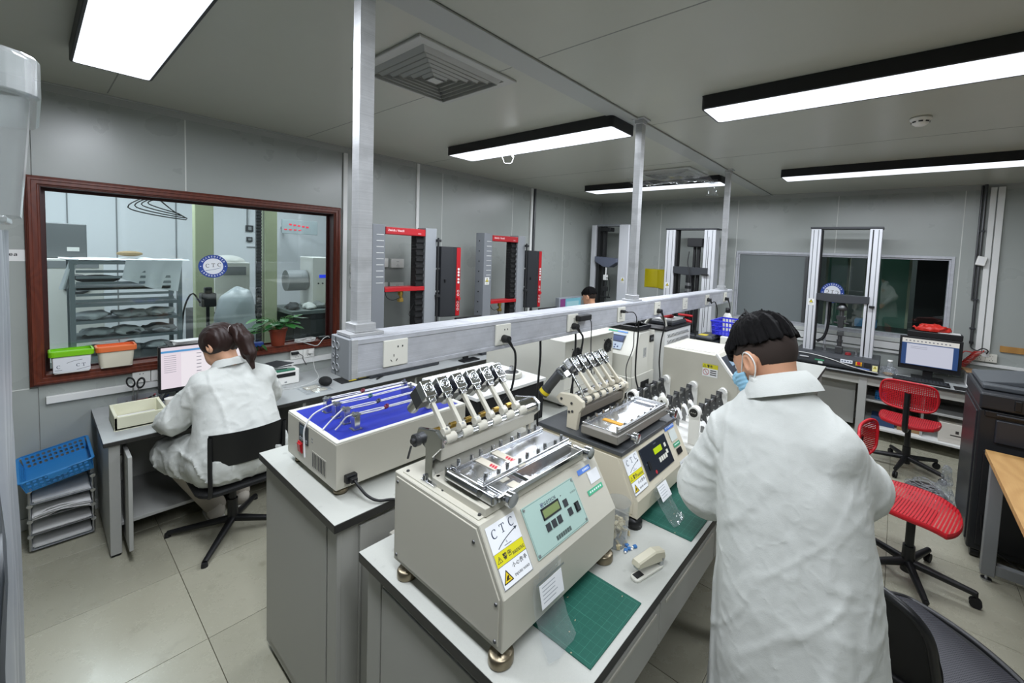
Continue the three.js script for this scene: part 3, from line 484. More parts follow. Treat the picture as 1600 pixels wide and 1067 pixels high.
  const kt = P(k, 'worktop', BX(-3.95, 1.15, 0.645, 0.669, -5.99, -5.35, 0.003), mat.benchEdge); P(kt, 'laminate', BX(-3.949, 1.149, 0.669, 0.6705, -5.989, -5.351), mat.deskTop);
  P(k, 'apron', BX(-3.9, 1.1, 0.56, 0.645, -5.4, -5.375, 0.003), mat.cabinet);
  for (const x of [-3.9, -2.7, -1.5, -0.25, 1.0]) P(k, 'leg', BX(x, x + 0.075, 0, 0.645, -5.42, -5.37, 0.004), mat.deskSide);
  P(k, 'shelf', BX(-0.18, 1.1, 0.38, 0.4, -5.9, -5.42, 0.002), mat.deskSide); P(k, 'shelf', BX(-0.18, 1.1, 0.11, 0.13, -5.9, -5.38, 0.002), mat.white); P(k, 'back_panel', BX(-3.9, 1.1, 0.1, 0.645, -5.94, -5.92), mat.cabinetDark);
  P(k, 'side_panel', BX(-1.45, -0.28, 0.06, 0.55, -5.6, -5.58), mat.deskSide); P(k, 'side_panel', BX(0.28, 0.3, 0.13, 0.56, -5.9, -5.45), mat.deskSide);
  // machine cabinets that stand at the end of the left wall desk
  const c = here('floor_cabinet', 'pale beige cabinet at the end of the left wall desk', 'cabinet', [-3.65, 0, -3.78]);
  P(c, 'body', BX(-3.98, -3.38, 0.05, 0.82, -4.1, -3.47, 0.006), mat.cream); P(c, 'plinth', BX(-3.95, -3.42, 0, 0.05, -4.08, -3.5), mat.blackMatt); P(c, 'door', BX(-3.38, -3.372, 0.08, 0.6, -3.77, -3.49, 0.003), mat.cream); P(c, 'door', BX(-3.38, -3.372, 0.08, 0.6, -4.08, -3.775, 0.003), mat.cream);
  P(c, 'dial', [CY([-3.38, 0.72, -3.6], [-3.345, 0.72, -3.6], 0.045, 0.03, 16), BX(-3.38, -3.366, 0.7, 0.72, -3.7, -3.68)], mat.grey);
  const c2 = here('floor_cabinet', 'white chest cabinet below the rail before the fan cabinet', 'cabinet', [-2.9, 0, -3.3]);
  P(c2, 'body', BX(-3.2, -2.55, 0.04, 0.62, -3.75, -3.05, 0.006), mat.cream); P(c2, 'lid', BX(-3.22, -2.53, 0.62, 0.66, -3.77, -3.03, 0.008), mat.cream); P(c2, 'plinth', BX(-3.15, -2.6, 0, 0.04, -3.7, -3.1), mat.blackMatt);
}

// ---------------------------------------------------------------- lettering
const KJ = { 小: '50,8 50,88 40,82|28,38 12,66|70,36 88,66', 心: '14,48 10,72|32,38 34,74 44,86 70,86 76,68|46,22 54,40|78,36 90,58', 伤: '30,6 8,44|20,30 20,92|50,8 34,34|44,22 92,22|40,46 84,46 78,90 66,84|60,32 54,64 32,90', 手: '70,8 22,18|16,38 86,36|8,60 94,58|52,14 52,88 38,82', 警: '8,14 48,14|20,6 20,22|36,6 36,22|16,24 46,24 44,46|18,34 36,34 36,44 18,44 18,34|64,4 54,22|58,16 92,16|84,16 56,46|62,24 92,46|12,60 90,60|28,68 74,68|28,75 74,75|30,82 72,82 72,96 30,96 30,82', 告: '30,6 18,28|22,20 80,20|52,6 52,42|8,42 92,42|26,56 76,56 76,90 26,90 26,56' };
function kanji(x, text, px, py, size, color, weight = 0.11) {
  x.strokeStyle = color; x.lineWidth = size * weight; x.lineCap = 'square'; x.lineJoin = 'miter';
  [...text].forEach((ch, i) => { for (const s of KJ[ch].split('|')) { x.beginPath(); s.split(' ').forEach((p, j) => { const [a, b] = p.split(',').map(Number); const X = px + i * size * 1.06 + (a / 100) * size, Y = py + (b / 100) * size; j ? x.lineTo(X, Y) : x.moveTo(X, Y); }); x.stroke(); } });
}
function logoCTC(x, w, h, y = 0) {                              // the three letters over a rising arrow
  x.fillStyle = '#e9ebee'; x.fillRect(0, y, w, h);
  x.fillStyle = '#26314a'; x.font = `${h * 0.46}px serif`; x.textAlign = 'center';
  x.fillText('C', w * 0.2, y + h * 0.52); x.fillText('T', w * 0.5, y + h * 0.48); x.fillText('C', w * 0.8, y + h * 0.44);
  x.strokeStyle = '#3a4048'; x.lineWidth = h * 0.035; x.beginPath(); x.moveTo(w * 0.2, y + h * 0.92); x.quadraticCurveTo(w * 0.42, y + h * 0.7, w * 0.88, y + h * 0.56); x.stroke();
  x.fillStyle = '#3a4048'; x.beginPath(); x.moveTo(w * 0.95, y + h * 0.53); x.lineTo(w * 0.84, y + h * 0.5); x.lineTo(w * 0.87, y + h * 0.63); x.fill();
  x.fillStyle = '#50586a'; x.font = `${h * 0.12}px sans-serif`; x.fillText('&', w * 0.5, y + h * 0.86); x.fillRect(w * 0.4, y + h * 0.91, w * 0.24, h * 0.025);
  x.textAlign = 'left';
}
function tri(x, cx, cy, r, fill, line) { x.fillStyle = fill; x.strokeStyle = line; x.lineWidth = r * 0.16; x.lineJoin = 'round'; x.beginPath(); x.moveTo(cx, cy - r); x.lineTo(cx + r * 0.95, cy + r * 0.72); x.lineTo(cx - r * 0.95, cy + r * 0.72); x.closePath(); x.fill(); x.stroke(); }
function warning(x, w, h, y = 0, second = 'INJURE HAND') {
  x.fillStyle = '#eceef0'; x.fillRect(0, y, w, h); x.strokeStyle = '#2a2a2c'; x.lineWidth = w * 0.012; x.strokeRect(w * 0.01, y + h * 0.01, w * 0.98, h * 0.98);
  x.fillStyle = '#dcd41e'; x.fillRect(w * 0.01, y + h * 0.01, w * 0.98, h * 0.36); x.beginPath(); x.moveTo(0, y + h * 0.38); x.lineTo(w, y + h * 0.38); x.stroke();
  tri(x, w * 0.13, y + h * 0.21, w * 0.08, '#dcd41e', '#2a2a2c'); x.fillStyle = '#2a2a2c'; x.fillRect(w * 0.12, y + h * 0.16, w * 0.02, h * 0.07); x.fillRect(w * 0.12, y + h * 0.245, w * 0.02, h * 0.02);
  kanji(x, '警告', w * 0.24, y + h * 0.09, w * 0.15, '#2a2a2c', 0.1); x.font = `bold ${w * 0.115}px sans-serif`; x.fillText('WARNING', w * 0.55, y + h * 0.3, w * 0.42);
  tri(x, w * 0.2, y + h * 0.72, w * 0.15, '#e6c81e', '#1c1c1e'); x.fillStyle = '#1c1c1e'; x.beginPath(); x.ellipse(w * 0.2, y + h * 0.73, w * 0.055, w * 0.028, -0.7, 0, 7); x.fill(); x.fillRect(w * 0.13, y + h * 0.77, w * 0.13, h * 0.025);
  kanji(x, '小心伤手', w * 0.42, y + h * 0.46, w * 0.125, '#26262a'); x.fillStyle = '#26262a'; x.font = `bold ${w * 0.08}px sans-serif`; x.fillText(second, w * 0.42, y + h * 0.84, w * 0.54);
}
// ---------------------------------------------------------------- the two abrasion testers on the near bench
function weightArm(t, x, y, z, metal, bar, first) {               // an arm that pivots on the roller and carries a chrome weight
  const c = [x - 0.085, y + 0.085, z], turn = (g) => rot(g, 0, 0, Math.PI / 4, c), B = (a, b, d, e, w, r = 0.002) => turn(BX(c[0] + a, c[0] + b, c[1] + d, c[1] + e, z - w, z + w, r));
  const arm = P(t, 'arm', [B(-0.006, 0.006, -0.128, -0.02, 0.0055, 0.0015), CY([x, y, z - 0.009], [x, y, z + 0.009], 0.011)], bar);
  P(arm, 'screw', [turn(CY([c[0] + 0.006, c[1] - 0.118, z], [c[0] + 0.011, c[1] - 0.118, z], 0.0035)), turn(CY([c[0] + 0.004, c[1] - 0.03, z], [c[0] + 0.014, c[1] - 0.03, z], 0.0035))], mat.steel);
  const w = P(t, 'weight_head', [B(-0.016, 0.014, -0.02, 0.03, 0.0175, 0.003), B(-0.004, 0.01, -0.036, -0.018, 0.01), turn(new THREE.TorusGeometry(0.013, 0.003, 6, 18).rotateY(Math.PI / 2).translate(c[0] + 0.0145, c[1] + 0.006, z)), turn(new THREE.TorusGeometry(0.0065, 0.002, 6, 14).rotateY(Math.PI / 2).translate(c[0] + 0.0145, c[1] + 0.006, z))], metal);
  P(w, 'block', B(-0.056, -0.016, -0.018, 0.03, 0.0165, 0.002), mat.darkSteel);
  P(w, 'cylinder', turn(CY([c[0] - 0.095, c[1] + 0.004, z], [c[0] - 0.055, c[1] + 0.004, z], 0.0155, 0.0155, 18)), mat.dullChrome);
}
const slopePt = (T, s, z, out = 0) => [T[0] + 0.5503 * s + 0.835 * out, T[1] - 0.835 * s + 0.5503 * out, z];
const SU = [0, 0, -1], SV = [-0.5503, 0.835, 0];
{
  const t = here('abrasion_tester', 'cream abrasion tester with a pale green control panel and chrome bed, nearest the camera', 'test machine', [-0.836, 0.885, -0.84]);
  const z0 = -0.612, z1 = -1.068;
  P(t, 'housing', PZ([[-1.062, 0.925], [-0.62, 0.925], [-0.619, 1.046], [-0.706, 1.178], [-1.062, 1.178]], z1, z0, 0.002), mat.cream);
  const sidePts = [[-1.05, 0.937], [-0.632, 0.937], [-0.631, 1.043], [-0.714, 1.168], [-1.05, 1.168]];
  const sp = P(t, 'side_panel', PZ(sidePts, z0 - 0.001, z0 + 0.0025, 0.001), mat.cream);
  P(sp, 'screw', [[-1.043, 0.947], [-1.043, 1.155], [-0.72, 1.135], [-0.64, 1.03], [-0.64, 0.945]].map(([x, y]) => CY([x, y, z0 + 0.002], [x, y, z0 + 0.0045], 0.005, 0.004, 10)), mat.darkSteel);
  const tp = P(t, 'cover_plate', BX(-1.04, -0.72, 1.178, 1.181, -1.05, -0.622, 0.001), mat.cream);
  P(tp, 'screw', [[-1.03, -0.632], [-0.732, -0.635], [-0.732, -1.04], [-0.88, -0.64]].map(([x, z]) => CY([x, 1.18, z], [x, 1.184, z], 0.005, 0.004, 10)), mat.darkSteel);
  P(t, 'bed_plate', BX(-0.93, -0.715, 1.18, 1.2, -1.03, -0.638, 0.002), mat.cream);
  for (const [x, z] of [[-1.02, -0.632], [-0.64, -0.63], [-0.64, -1.045], [-1.02, -1.045]]) P(t, 'foot', LA([[0, 0], [0.027, 0], [0.029, 0.004], [0.029, 0.02], [0.025, 0.025], [0.012, 0.027], [0.012, 0.042], [0, 0.042]], x, 0.885, z, 22), mat.bronze);
  // upright frame with the weight arms
  for (const z of [-0.64, -1.005]) {
    const u = P(t, 'upright', [PZ([[-0.955, 1.18], [-0.925, 1.18], [-0.922, 1.255], [-0.885, 1.29], [-0.885, 1.315], [-0.91, 1.33], [-0.99, 1.315], [-1.0, 1.29], [-0.955, 1.27]], z - 0.006, z + 0.006, 0.002)], mat.chrome);
    P(u, 'foot_bracket', [BX(-0.965, -0.905, 1.18, 1.187, z - 0.02, z + 0.012, 0.002)], mat.chrome);
    P(u, 'bolt', [[-0.945, -0.012], [-0.92, -0.012], [-0.95, 0.008]].map(([x, dz]) => CY([x, 1.187, z + dz], [x, 1.2, z + dz], 0.0065, 0.0055, 6)), mat.dullChrome);
  }
  P(t, 'gear_knob', [CY([-0.985, 1.285, -0.634], [-0.985, 1.285, -0.62], 0.017, 0.017, 12), CY([-0.985, 1.285, -0.634], [-0.985, 1.285, -0.612], 0.007), CY([-0.99, 1.27, -0.615], [-1.0, 1.235, -0.612], 0.003)], mat.darkSteel);
  P(t, 'cross_bar', BX(-0.925, -0.9, 1.248, 1.282, -1.0, -0.645, 0.002), mat.cream);
  P(t, 'cross_bar', BX(-0.935, -0.93, 1.2, 1.262, -1.0, -0.645, 0.001), mat.chrome);
  const roller = P(t, 'roller', CY([-0.9, 1.304, -1.0], [-0.9, 1.304, -0.645], 0.0115), mat.chrome);
  for (let i = 0; i < 6; i++) { const z = -0.672 - 0.053 * i; P(roller, 'sleeve', CY([-0.9, 1.304, z - 0.014], [-0.9, 1.304, z + 0.018], 0.0135), mat.cream); }
  P(t, 'axle', CY([-0.96, 1.305, -1.0], [-0.96, 1.305, -0.645], 0.004), mat.steel);
  for (let i = 0; i < 6; i++) { const z = -0.662 - 0.0535 * i; P(t, 'brass_collar', [CY([-0.96, 1.305, z - 0.018], [-0.96, 1.305, z], 0.0085), CY([-0.96, 1.305, z - 0.024], [-0.96, 1.305, z - 0.02], 0.006)], mat.brass); }
  for (let i = 0; i < 6; i++) weightArm(t, -0.905, 1.322, -0.66 - 0.0516 * i, mat.chrome, mat.cream, i === 0);
  // chrome bed
  const bed = P(t, 'sample_bed', [BX(-0.872, -0.748, 1.205, 1.235, -1.0, -0.655, 0.006)], mat.mirror);
  P(bed, 'bed_end', [BX(-0.885, -0.872, 1.205, 1.24, -0.665, -0.645, 0.003), CY([-0.872, 1.222, -0.652], [-0.75, 1.222, -0.652], 0.013, 0.013, 16)], mat.dullChrome);
  const clampBar = (x, name) => { const b = P(bed, name, BX(x - 0.012, x + 0.012, 1.235, 1.243, -0.995, -0.66, 0.002), mat.dullChrome); for (let i = 0; i < 9; i++) P(t, 'clamp_screw', [CY([x + (i % 2 ? 0.004 : -0.004), 1.243, -0.68 - 0.037 * i], [x + (i % 2 ? 0.004 : -0.004), 1.254, -0.68 - 0.037 * i], 0.0055, 0.0048, 8)], mat.dullChrome); };
  clampBar(-0.868, 'clamp_bar'); clampBar(-0.762, 'clamp_bar');
  P(bed, 'tray', [BX(-0.746, -0.706, 1.209, 1.214, -1.0, -0.668, 0.001), BX(-0.708, -0.703, 1.207, 1.219, -1.0, -0.668, 0.001), BX(-0.748, -0.744, 1.207, 1.232, -1.0, -0.668, 0.001), BX(-0.745, -0.705, 1.213, 1.22, -0.785, -0.775, 0.001)], mat.chrome);
  P(bed, 'tray_end', BX(-0.765, -0.705, 1.202, 1.228, -0.668, -0.65, 0.006), mat.dullChrome);
  for (const z of [-0.692, -1.012]) P(t, 'knob', [CY([-0.745, 1.214, z], [-0.695, 1.212, z], 0.005), LA([[0, 0], [0.016, 0], [0.018, 0.002], [0.018, 0.02], [0.016, 0.022], [0, 0.022]], 0, 0, 0, 24).rotateZ(-Math.PI / 2).translate(-0.7, 1.212, z)], mat.dullChrome);
  P(t, 'bed_support', [BX(-0.85, -0.77, 1.2, 1.206, -0.7, -0.68), BX(-0.74, -0.725, 1.198, 1.21, -0.9, -0.88, 0.002), BX(-0.85, -0.77, 1.2, 1.206, -0.98, -0.95), BX(-0.73, -0.715, 1.195, 1.21, -0.98, -0.965, 0.002)], mat.iron);
  for (const [z, len] of [[-0.735, 0.11], [-0.792, 0.115]]) {
    const s = P(t, 'test_strip', [BX(-0.86, -0.86 + len, 1.2355, 1.2375, z - 0.012, z + 0.012, 0.0008)], mat.card);
    P(s, 'red_mark', [0, 1, 2, 3].map((i) => rot(BX(-0.81 + i * 0.009, -0.804 + i * 0.009, 1.2375, 1.2379, z - 0.006, z + 0.007), 0, 0.5, 0, [-0.806 + i * 0.009, 1.2375, z])), M(0xc0203a, 0.6));
  }
  P(t, 'test_strip', BX(-0.738, -0.712, 1.2145, 1.216, -0.75, -0.725, 0.0006), mat.card);
  // control panel and labels on the sloping front
  const T = [-0.7055, 1.1785];
  print(t, 'control_panel', 0.205, 0.12, slopePt(T, 0.078, -0.836, 0.0015), SU, SV, 768, (x, w, h) => {
    x.fillStyle = '#a9c4bb'; x.fillRect(0, 0, w, h); x.strokeStyle = '#5d7a74'; x.lineWidth = 4; x.strokeRect(10, 10, w - 20, h - 20);
    x.fillStyle = '#3c4a66'; x.fillRect(w * 0.3, h * 0.12, w * 0.05, h * 0.085); x.strokeStyle = '#c5d8d2'; x.lineWidth = 3; x.strokeRect(w * 0.312, h * 0.135, w * 0.026, h * 0.055); x.font = `bold ${h * 0.1}px sans-serif`; x.fillStyle = '#2a3446'; x.fillText('GOTECH', w * 0.36, h * 0.2);
    x.fillStyle = '#2a3030'; x.fillRect(w * 0.67, h * 0.2, w * 0.02, h * 0.02); x.font = `${h * 0.055}px sans-serif`; x.fillText('POWER', w * 0.86, h * 0.3);
    for (let i = 0; i < 7; i++) { const X = w * (0.37 + i * 0.042), Y = h * 0.84; x.fillStyle = '#222a2a'; for (let k = 0; k < 5; k++) { x.fillRect(X, Y + k * h * 0.018, w * 0.034 * (0.6 + 0.4 * hash(i, k, 1)), h * 0.009); x.fillRect(X + w * 0.008 * ((k * 3 + i) % 5), Y, w * 0.005, h * 0.085); } }
  }, null, { roughness: 0.35 }, 0.002);
  const sl = (a, b, s0, s1, out) => { const g = new THREE.BoxGeometry(Math.abs(b - a), s1 - s0, 0.003); return frameTo(g, slopePt(T, (s0 + s1) / 2, (a + b) / 2, out), SU, SV); };
  P(t, 'display', sl(-0.794, -0.855, 0.048, 0.068, 0.003), M(0x7f8f5a, 0.25)); P(t, 'display_frame', [sl(-0.79, -0.859, 0.044, 0.049, 0.003), sl(-0.79, -0.859, 0.067, 0.072, 0.003), sl(-0.79, -0.794, 0.044, 0.072, 0.003), sl(-0.855, -0.859, 0.044, 0.072, 0.003)], mat.iron);
  for (const [z, s] of [[-0.797, 0.09], [-0.819, 0.09], [-0.841, 0.09], [-0.88, 0.065], [-0.886, 0.09]]) { const k = P(t, 'button', sl(z + 0.008, z - 0.008, s - 0.009, s + 0.009, 0.003), mat.charcoal); }
  const sw = P(t, 'power_switch', sl(-0.908, -0.925, 0.078, 0.102, 0.004), mat.black); P(sw, 'rocker', sl(-0.911, -0.922, 0.081, 0.099, 0.006), mat.charcoal);
  P(t, 'panel_screw', [[-0.74, 0.025], [-0.932, 0.025], [-0.74, 0.131], [-0.932, 0.131]].map(([z, s]) => { const a = slopePt(T, s, z, 0.002), b = slopePt(T, s, z, 0.005); return CY(a, b, 0.004, 0.003, 8); }), mat.steel);
  print(t, 'safety_label', 0.09, 0.132, slopePt(T, 0.078, -0.667, 0.0008), SU, SV, 512, (x, w, h) => { logoCTC(x, w, h * 0.44); warning(x, w, h * 0.56, h * 0.44); });
  print(t, 'blue_label', 0.06, 0.014, slopePt(T, 0.02, -0.998, 0.0008), SU, SV, 128, (x, w, h) => { x.fillStyle = '#5a86d8'; x.fillRect(0, 0, w, h); x.fillStyle = '#dfe6f4'; for (let i = 0; i < 5; i++) x.fillRect(50 + i * 14, h * 0.3, 9, h * 0.4); });
  print(t, 'white_label', 0.05, 0.034, slopePt(T, 0.048, -1.03, 0.0008), SU, SV, 64, (x, w, h) => { x.fillStyle = '#e6e8ea'; x.fillRect(0, 0, w, h); });
  print(t, 'green_label', 0.072, 0.014, slopePt(T, 0.082, -1.014, 0.0008), SU, SV, 128, (x, w, h) => { x.fillStyle = '#4cae86'; x.fillRect(0, 0, w, h); x.fillStyle = '#d8efe6'; for (let i = 0; i < 6; i++) x.fillRect(14 + i * 18, h * 0.3, 12, h * 0.35); });
}
{
  const t = here('abrasion_tester', 'cream abrasion tester with a dark top plate and black control panel, farther along the bench', 'test machine', [-0.836, 0.885, -1.42]);
  const z0 = -1.226, z1 = -1.66, beige = M(0xcfc8b4, 0.45);
  P(t, 'housing', PZ([[-1.062, 0.925], [-0.628, 0.925], [-0.627, 0.985], [-0.7, 1.122], [-1.062, 1.122]], z1, z0, 0.002), beige);
  P(t, 'side_panel', PZ([[-1.05, 0.937], [-0.645, 0.937], [-0.645, 0.98], [-0.712, 1.108], [-1.05, 1.108]], z0 - 0.001, z0 + 0.0025, 0.001), beige);
  P(t, 'top_plate', BX(-1.075, -0.692, 1.12, 1.136, z1 - 0.008, z0 + 0.008, 0.003), M(0x46494b, 0.42));
  for (const [x, z] of [[-1.02, -1.25], [-0.65, -1.25], [-0.65, -1.63], [-1.02, -1.63]]) P(t, 'foot', LA([[0, 0], [0.028, 0], [0.028, 0.022], [0.02, 0.028], [0.012, 0.04], [0, 0.04]], x, 0.885, z, 20), mat.black);
  for (const z of [-1.262, -1.585]) {
    const u = P(t, 'upright', PZ([[-0.962, 1.136], [-0.915, 1.136], [-0.905, 1.205], [-0.888, 1.23], [-0.89, 1.25], [-0.93, 1.268], [-1.0, 1.262], [-1.02, 1.24], [-1.0, 1.222], [-0.96, 1.215]], z - 0.009, z + 0.009, 0.002), beige);
    P(u, 'bolt', [[-0.99, 1.242], [-0.94, 1.235], [-0.935, 1.205], [-0.95, 1.2]].map(([x, y]) => CY([x, y, z + 0.008], [x, y, z + 0.012], 0.005, 0.005, 8)), mat.darkSteel);
  }
  P(t, 'cross_bar', BX(-0.935, -0.905, 1.185, 1.218, -1.58, -1.27, 0.002), M(0x7d766b, 0.45));
  P(t, 'lower_block', BX(-0.96, -0.93, 1.136, 1.185, -1.56, -1.29, 0.002), mat.darkSteel);
  const roller = P(t, 'roller', CY([-0.905, 1.245, -1.58], [-0.905, 1.245, -1.268], 0.0115), mat.chrome);
  for (let i = 0; i < 6; i++) P(roller, 'sleeve', CY([-0.905, 1.245, -1.32 - 0.05 * i], [-0.905, 1.245, -1.292 - 0.05 * i], 0.0135), beige);
  P(t, 'axle', CY([-0.965, 1.25, -1.58], [-0.965, 1.25, -1.268], 0.004), mat.steel);
  for (let i = 0; i < 5; i++) weightArm(t, -0.91, 1.272, -1.335 - 0.0505 * i, mat.chrome, beige, false);
  for (let i = 0; i < 5; i++) P(t, 'axle_collar', CY([-0.965, 1.25, -1.34 - 0.0505 * i], [-0.965, 1.25, -1.318 - 0.0505 * i], 0.009), mat.steel);
  const mh = P(t, 'tilted_head', [rot(BC(-1.0, 1.34, -1.27, 0.03, 0.05, 0.03, 0.003), 0.25, 0, 0.6, [-1.0, 1.34, -1.27]), rot(BC(-0.985, 1.372, -1.275, 0.008, 0.036, 0.034, 0.002), 0.3, 0.2, 0.5, [-0.985, 1.372, -1.275])], mat.dullChrome, 'first weight folded back on its motor');
  P(mh, 'motor', [rot(CY([-1.05, 1.27, -1.235], [-1.01, 1.335, -1.26], 0.019, 0.019, 18), 0, 0, 0), CY([-1.064, 1.248, -1.226], [-1.05, 1.27, -1.235], 0.021, 0.021, 18)], mat.darkSteel);
  P(mh, 'yellow_mark', CY([-1.0605, 1.2535, -1.2285], [-1.0535, 1.2645, -1.2325], 0.0215, 0.0215, 18), mat.yellow);
  P(t, 'arm_stub', [rot(BC(-0.95, 1.315, -1.285, 0.008, 0.06, 0.009, 0.002), 0, 0, 0.7, [-0.95, 1.315, -1.285]), rot(BC(-0.925, 1.27, -1.295, 0.008, 0.05, 0.009, 0.002), 0, 0, 0.6, [-0.925, 1.27, -1.295])], mat.chrome);
  const bed = P(t, 'sample_bed', BX(-0.866, -0.71, 1.155, 1.186, -1.62, -1.215, 0.004), M(0x8c8982, 0.4, 0.4));
  P(bed, 'plate', BX(-0.848, -0.74, 1.186, 1.1885, -1.6, -1.235, 0.001), mat.mirror);
  for (const x of [-0.858, -0.732]) { P(bed, 'clamp_bar', BX(x - 0.01, x + 0.01, 1.186, 1.195, -1.6, -1.225, 0.002), mat.dullChrome); for (let i = 0; i < 7; i++) P(t, 'clamp_screw', CY([x, 1.195, -1.25 - 0.05 * i], [x, 1.206, -1.25 - 0.05 * i], 0.006, 0.005, 8), mat.dullChrome); }
  P(bed, 'yellow_strip', BX(-0.83, -0.75, 1.1885, 1.191, -1.32, -1.3, 0.0008), M(0xd29a2a, 0.6));
  P(bed, 'guide_rod', [CY([-0.72, 1.2, -1.6], [-0.72, 1.2, -1.23], 0.006), CY([-0.85, 1.2, -1.59], [-0.72, 1.2, -1.59], 0.004), CY([-0.85, 1.2, -1.575], [-0.72, 1.2, -1.575], 0.004)], mat.steel);
  P(t, 'bed_support', [BX(-0.85, -0.74, 1.136, 1.156, -1.3, -1.26), BX(-0.85, -0.74, 1.136, 1.156, -1.59, -1.54)], mat.iron);
  for (const z of [-1.285, -1.6]) P(t, 'knob', [CY([-0.715, 1.172, z], [-0.68, 1.17, z], 0.005), LA([[0, 0], [0.017, 0], [0.018, 0.002], [0.018, 0.02], [0.016, 0.022], [0, 0.022]], 0, 0, 0, 24).rotateZ(-Math.PI / 2).translate(-0.69, 1.17, z)], mat.dullChrome);
  P(t, 'hand_wheel', LA([[0.006, 0], [0.014, 0], [0.021, 0.004], [0.021, 0.014], [0.006, 0.016]], 0, 0, 0, 22).rotateX(-Math.PI / 2).translate(-0.735, 1.205, -1.6), mat.offwhite);
  const T = [-0.6995, 1.124], n = [0.8825, 0.4703], pt = (s, z, out = 0) => [T[0] + 0.4703 * s + n[0] * out, T[1] - 0.8825 * s + n[1] * out, z], V2 = [-0.4703, 0.8825, 0];
  print(t, 'safety_label', 0.092, 0.122, pt(0.076, -1.268, 0.001), SU, V2, 384, (x, w, h) => { logoCTC(x, w, h * 0.45); warning(x, w, h * 0.55, h * 0.45); });
  print(t, 'control_panel', 0.205, 0.108, pt(0.075, -1.431, 0.0016), SU, V2, 512, (x, w, h) => {
    x.fillStyle = '#1d232d'; x.fillRect(0, 0, w, h); x.strokeStyle = '#454c58'; x.lineWidth = 3; x.strokeRect(4, 4, w - 8, h - 8); x.fillStyle = '#8a929c'; x.font = `${h * 0.06}px sans-serif`; x.fillText('POWER', w * 0.06, h * 0.55); x.fillText('COUNT', w * 0.5, h * 0.12); x.fillStyle = '#b5323a'; x.beginPath(); x.arc(w * 0.3, h * 0.9, h * 0.06, 0, 7); x.fill();
  }, null, { roughness: 0.3 }, 0.002);
  const sl = (a, b, s0, s1, out) => frameTo(new THREE.BoxGeometry(Math.abs(b - a), s1 - s0, 0.003), pt((s0 + s1) / 2, (a + b) / 2, out), SU, V2);
  P(t, 'display', sl(-1.418, -1.478, 0.046, 0.066, 0.003), new THREE.MeshStandardMaterial({ color: 0x8ea01a, roughness: 0.3, emissive: 0xb8d400, emissiveIntensity: 0.45 }));
  for (const z of [-1.44, -1.457, -1.474, -1.491]) P(t, 'button', sl(z + 0.006, z - 0.006, 0.084, 0.1, 0.003), mat.offwhite);
  for (const s of [0.05, 0.075]) P(t, 'button', sl(-1.5, -1.513, s, s + 0.014, 0.003), mat.offwhite);
  P(t, 'power_switch', sl(-1.352, -1.366, 0.07, 0.1, 0.004), mat.black);
  print(t, 'blue_label', 0.08, 0.018, pt(0.012, -1.59, 0.001), SU, V2, 128, (x, w, h) => { x.fillStyle = '#4f7ed6'; x.fillRect(0, 0, w, h); x.fillStyle = '#d6e0f4'; for (let i = 0; i < 6; i++) x.fillRect(12 + i * 19, h * 0.3, 12, h * 0.35); });
  print(t, 'white_label', 0.055, 0.042, pt(0.047, -1.597, 0.001), SU, V2, 64, (x, w, h) => { x.fillStyle = '#cfd6d2'; x.fillRect(0, 0, w, h); });
  print(t, 'green_label', 0.055, 0.016, pt(0.085, -1.6, 0.001), SU, V2, 128, (x, w, h) => { x.fillStyle = '#3f9a74'; x.fillRect(0, 0, w, h); x.fillStyle = '#d0e8de'; x.fillRect(12, h * 0.3, 100, h * 0.25); });
  P(t, 'label_slot', sl(-1.58, -1.62, 0.1, 0.122, 0.002), mat.black);
}

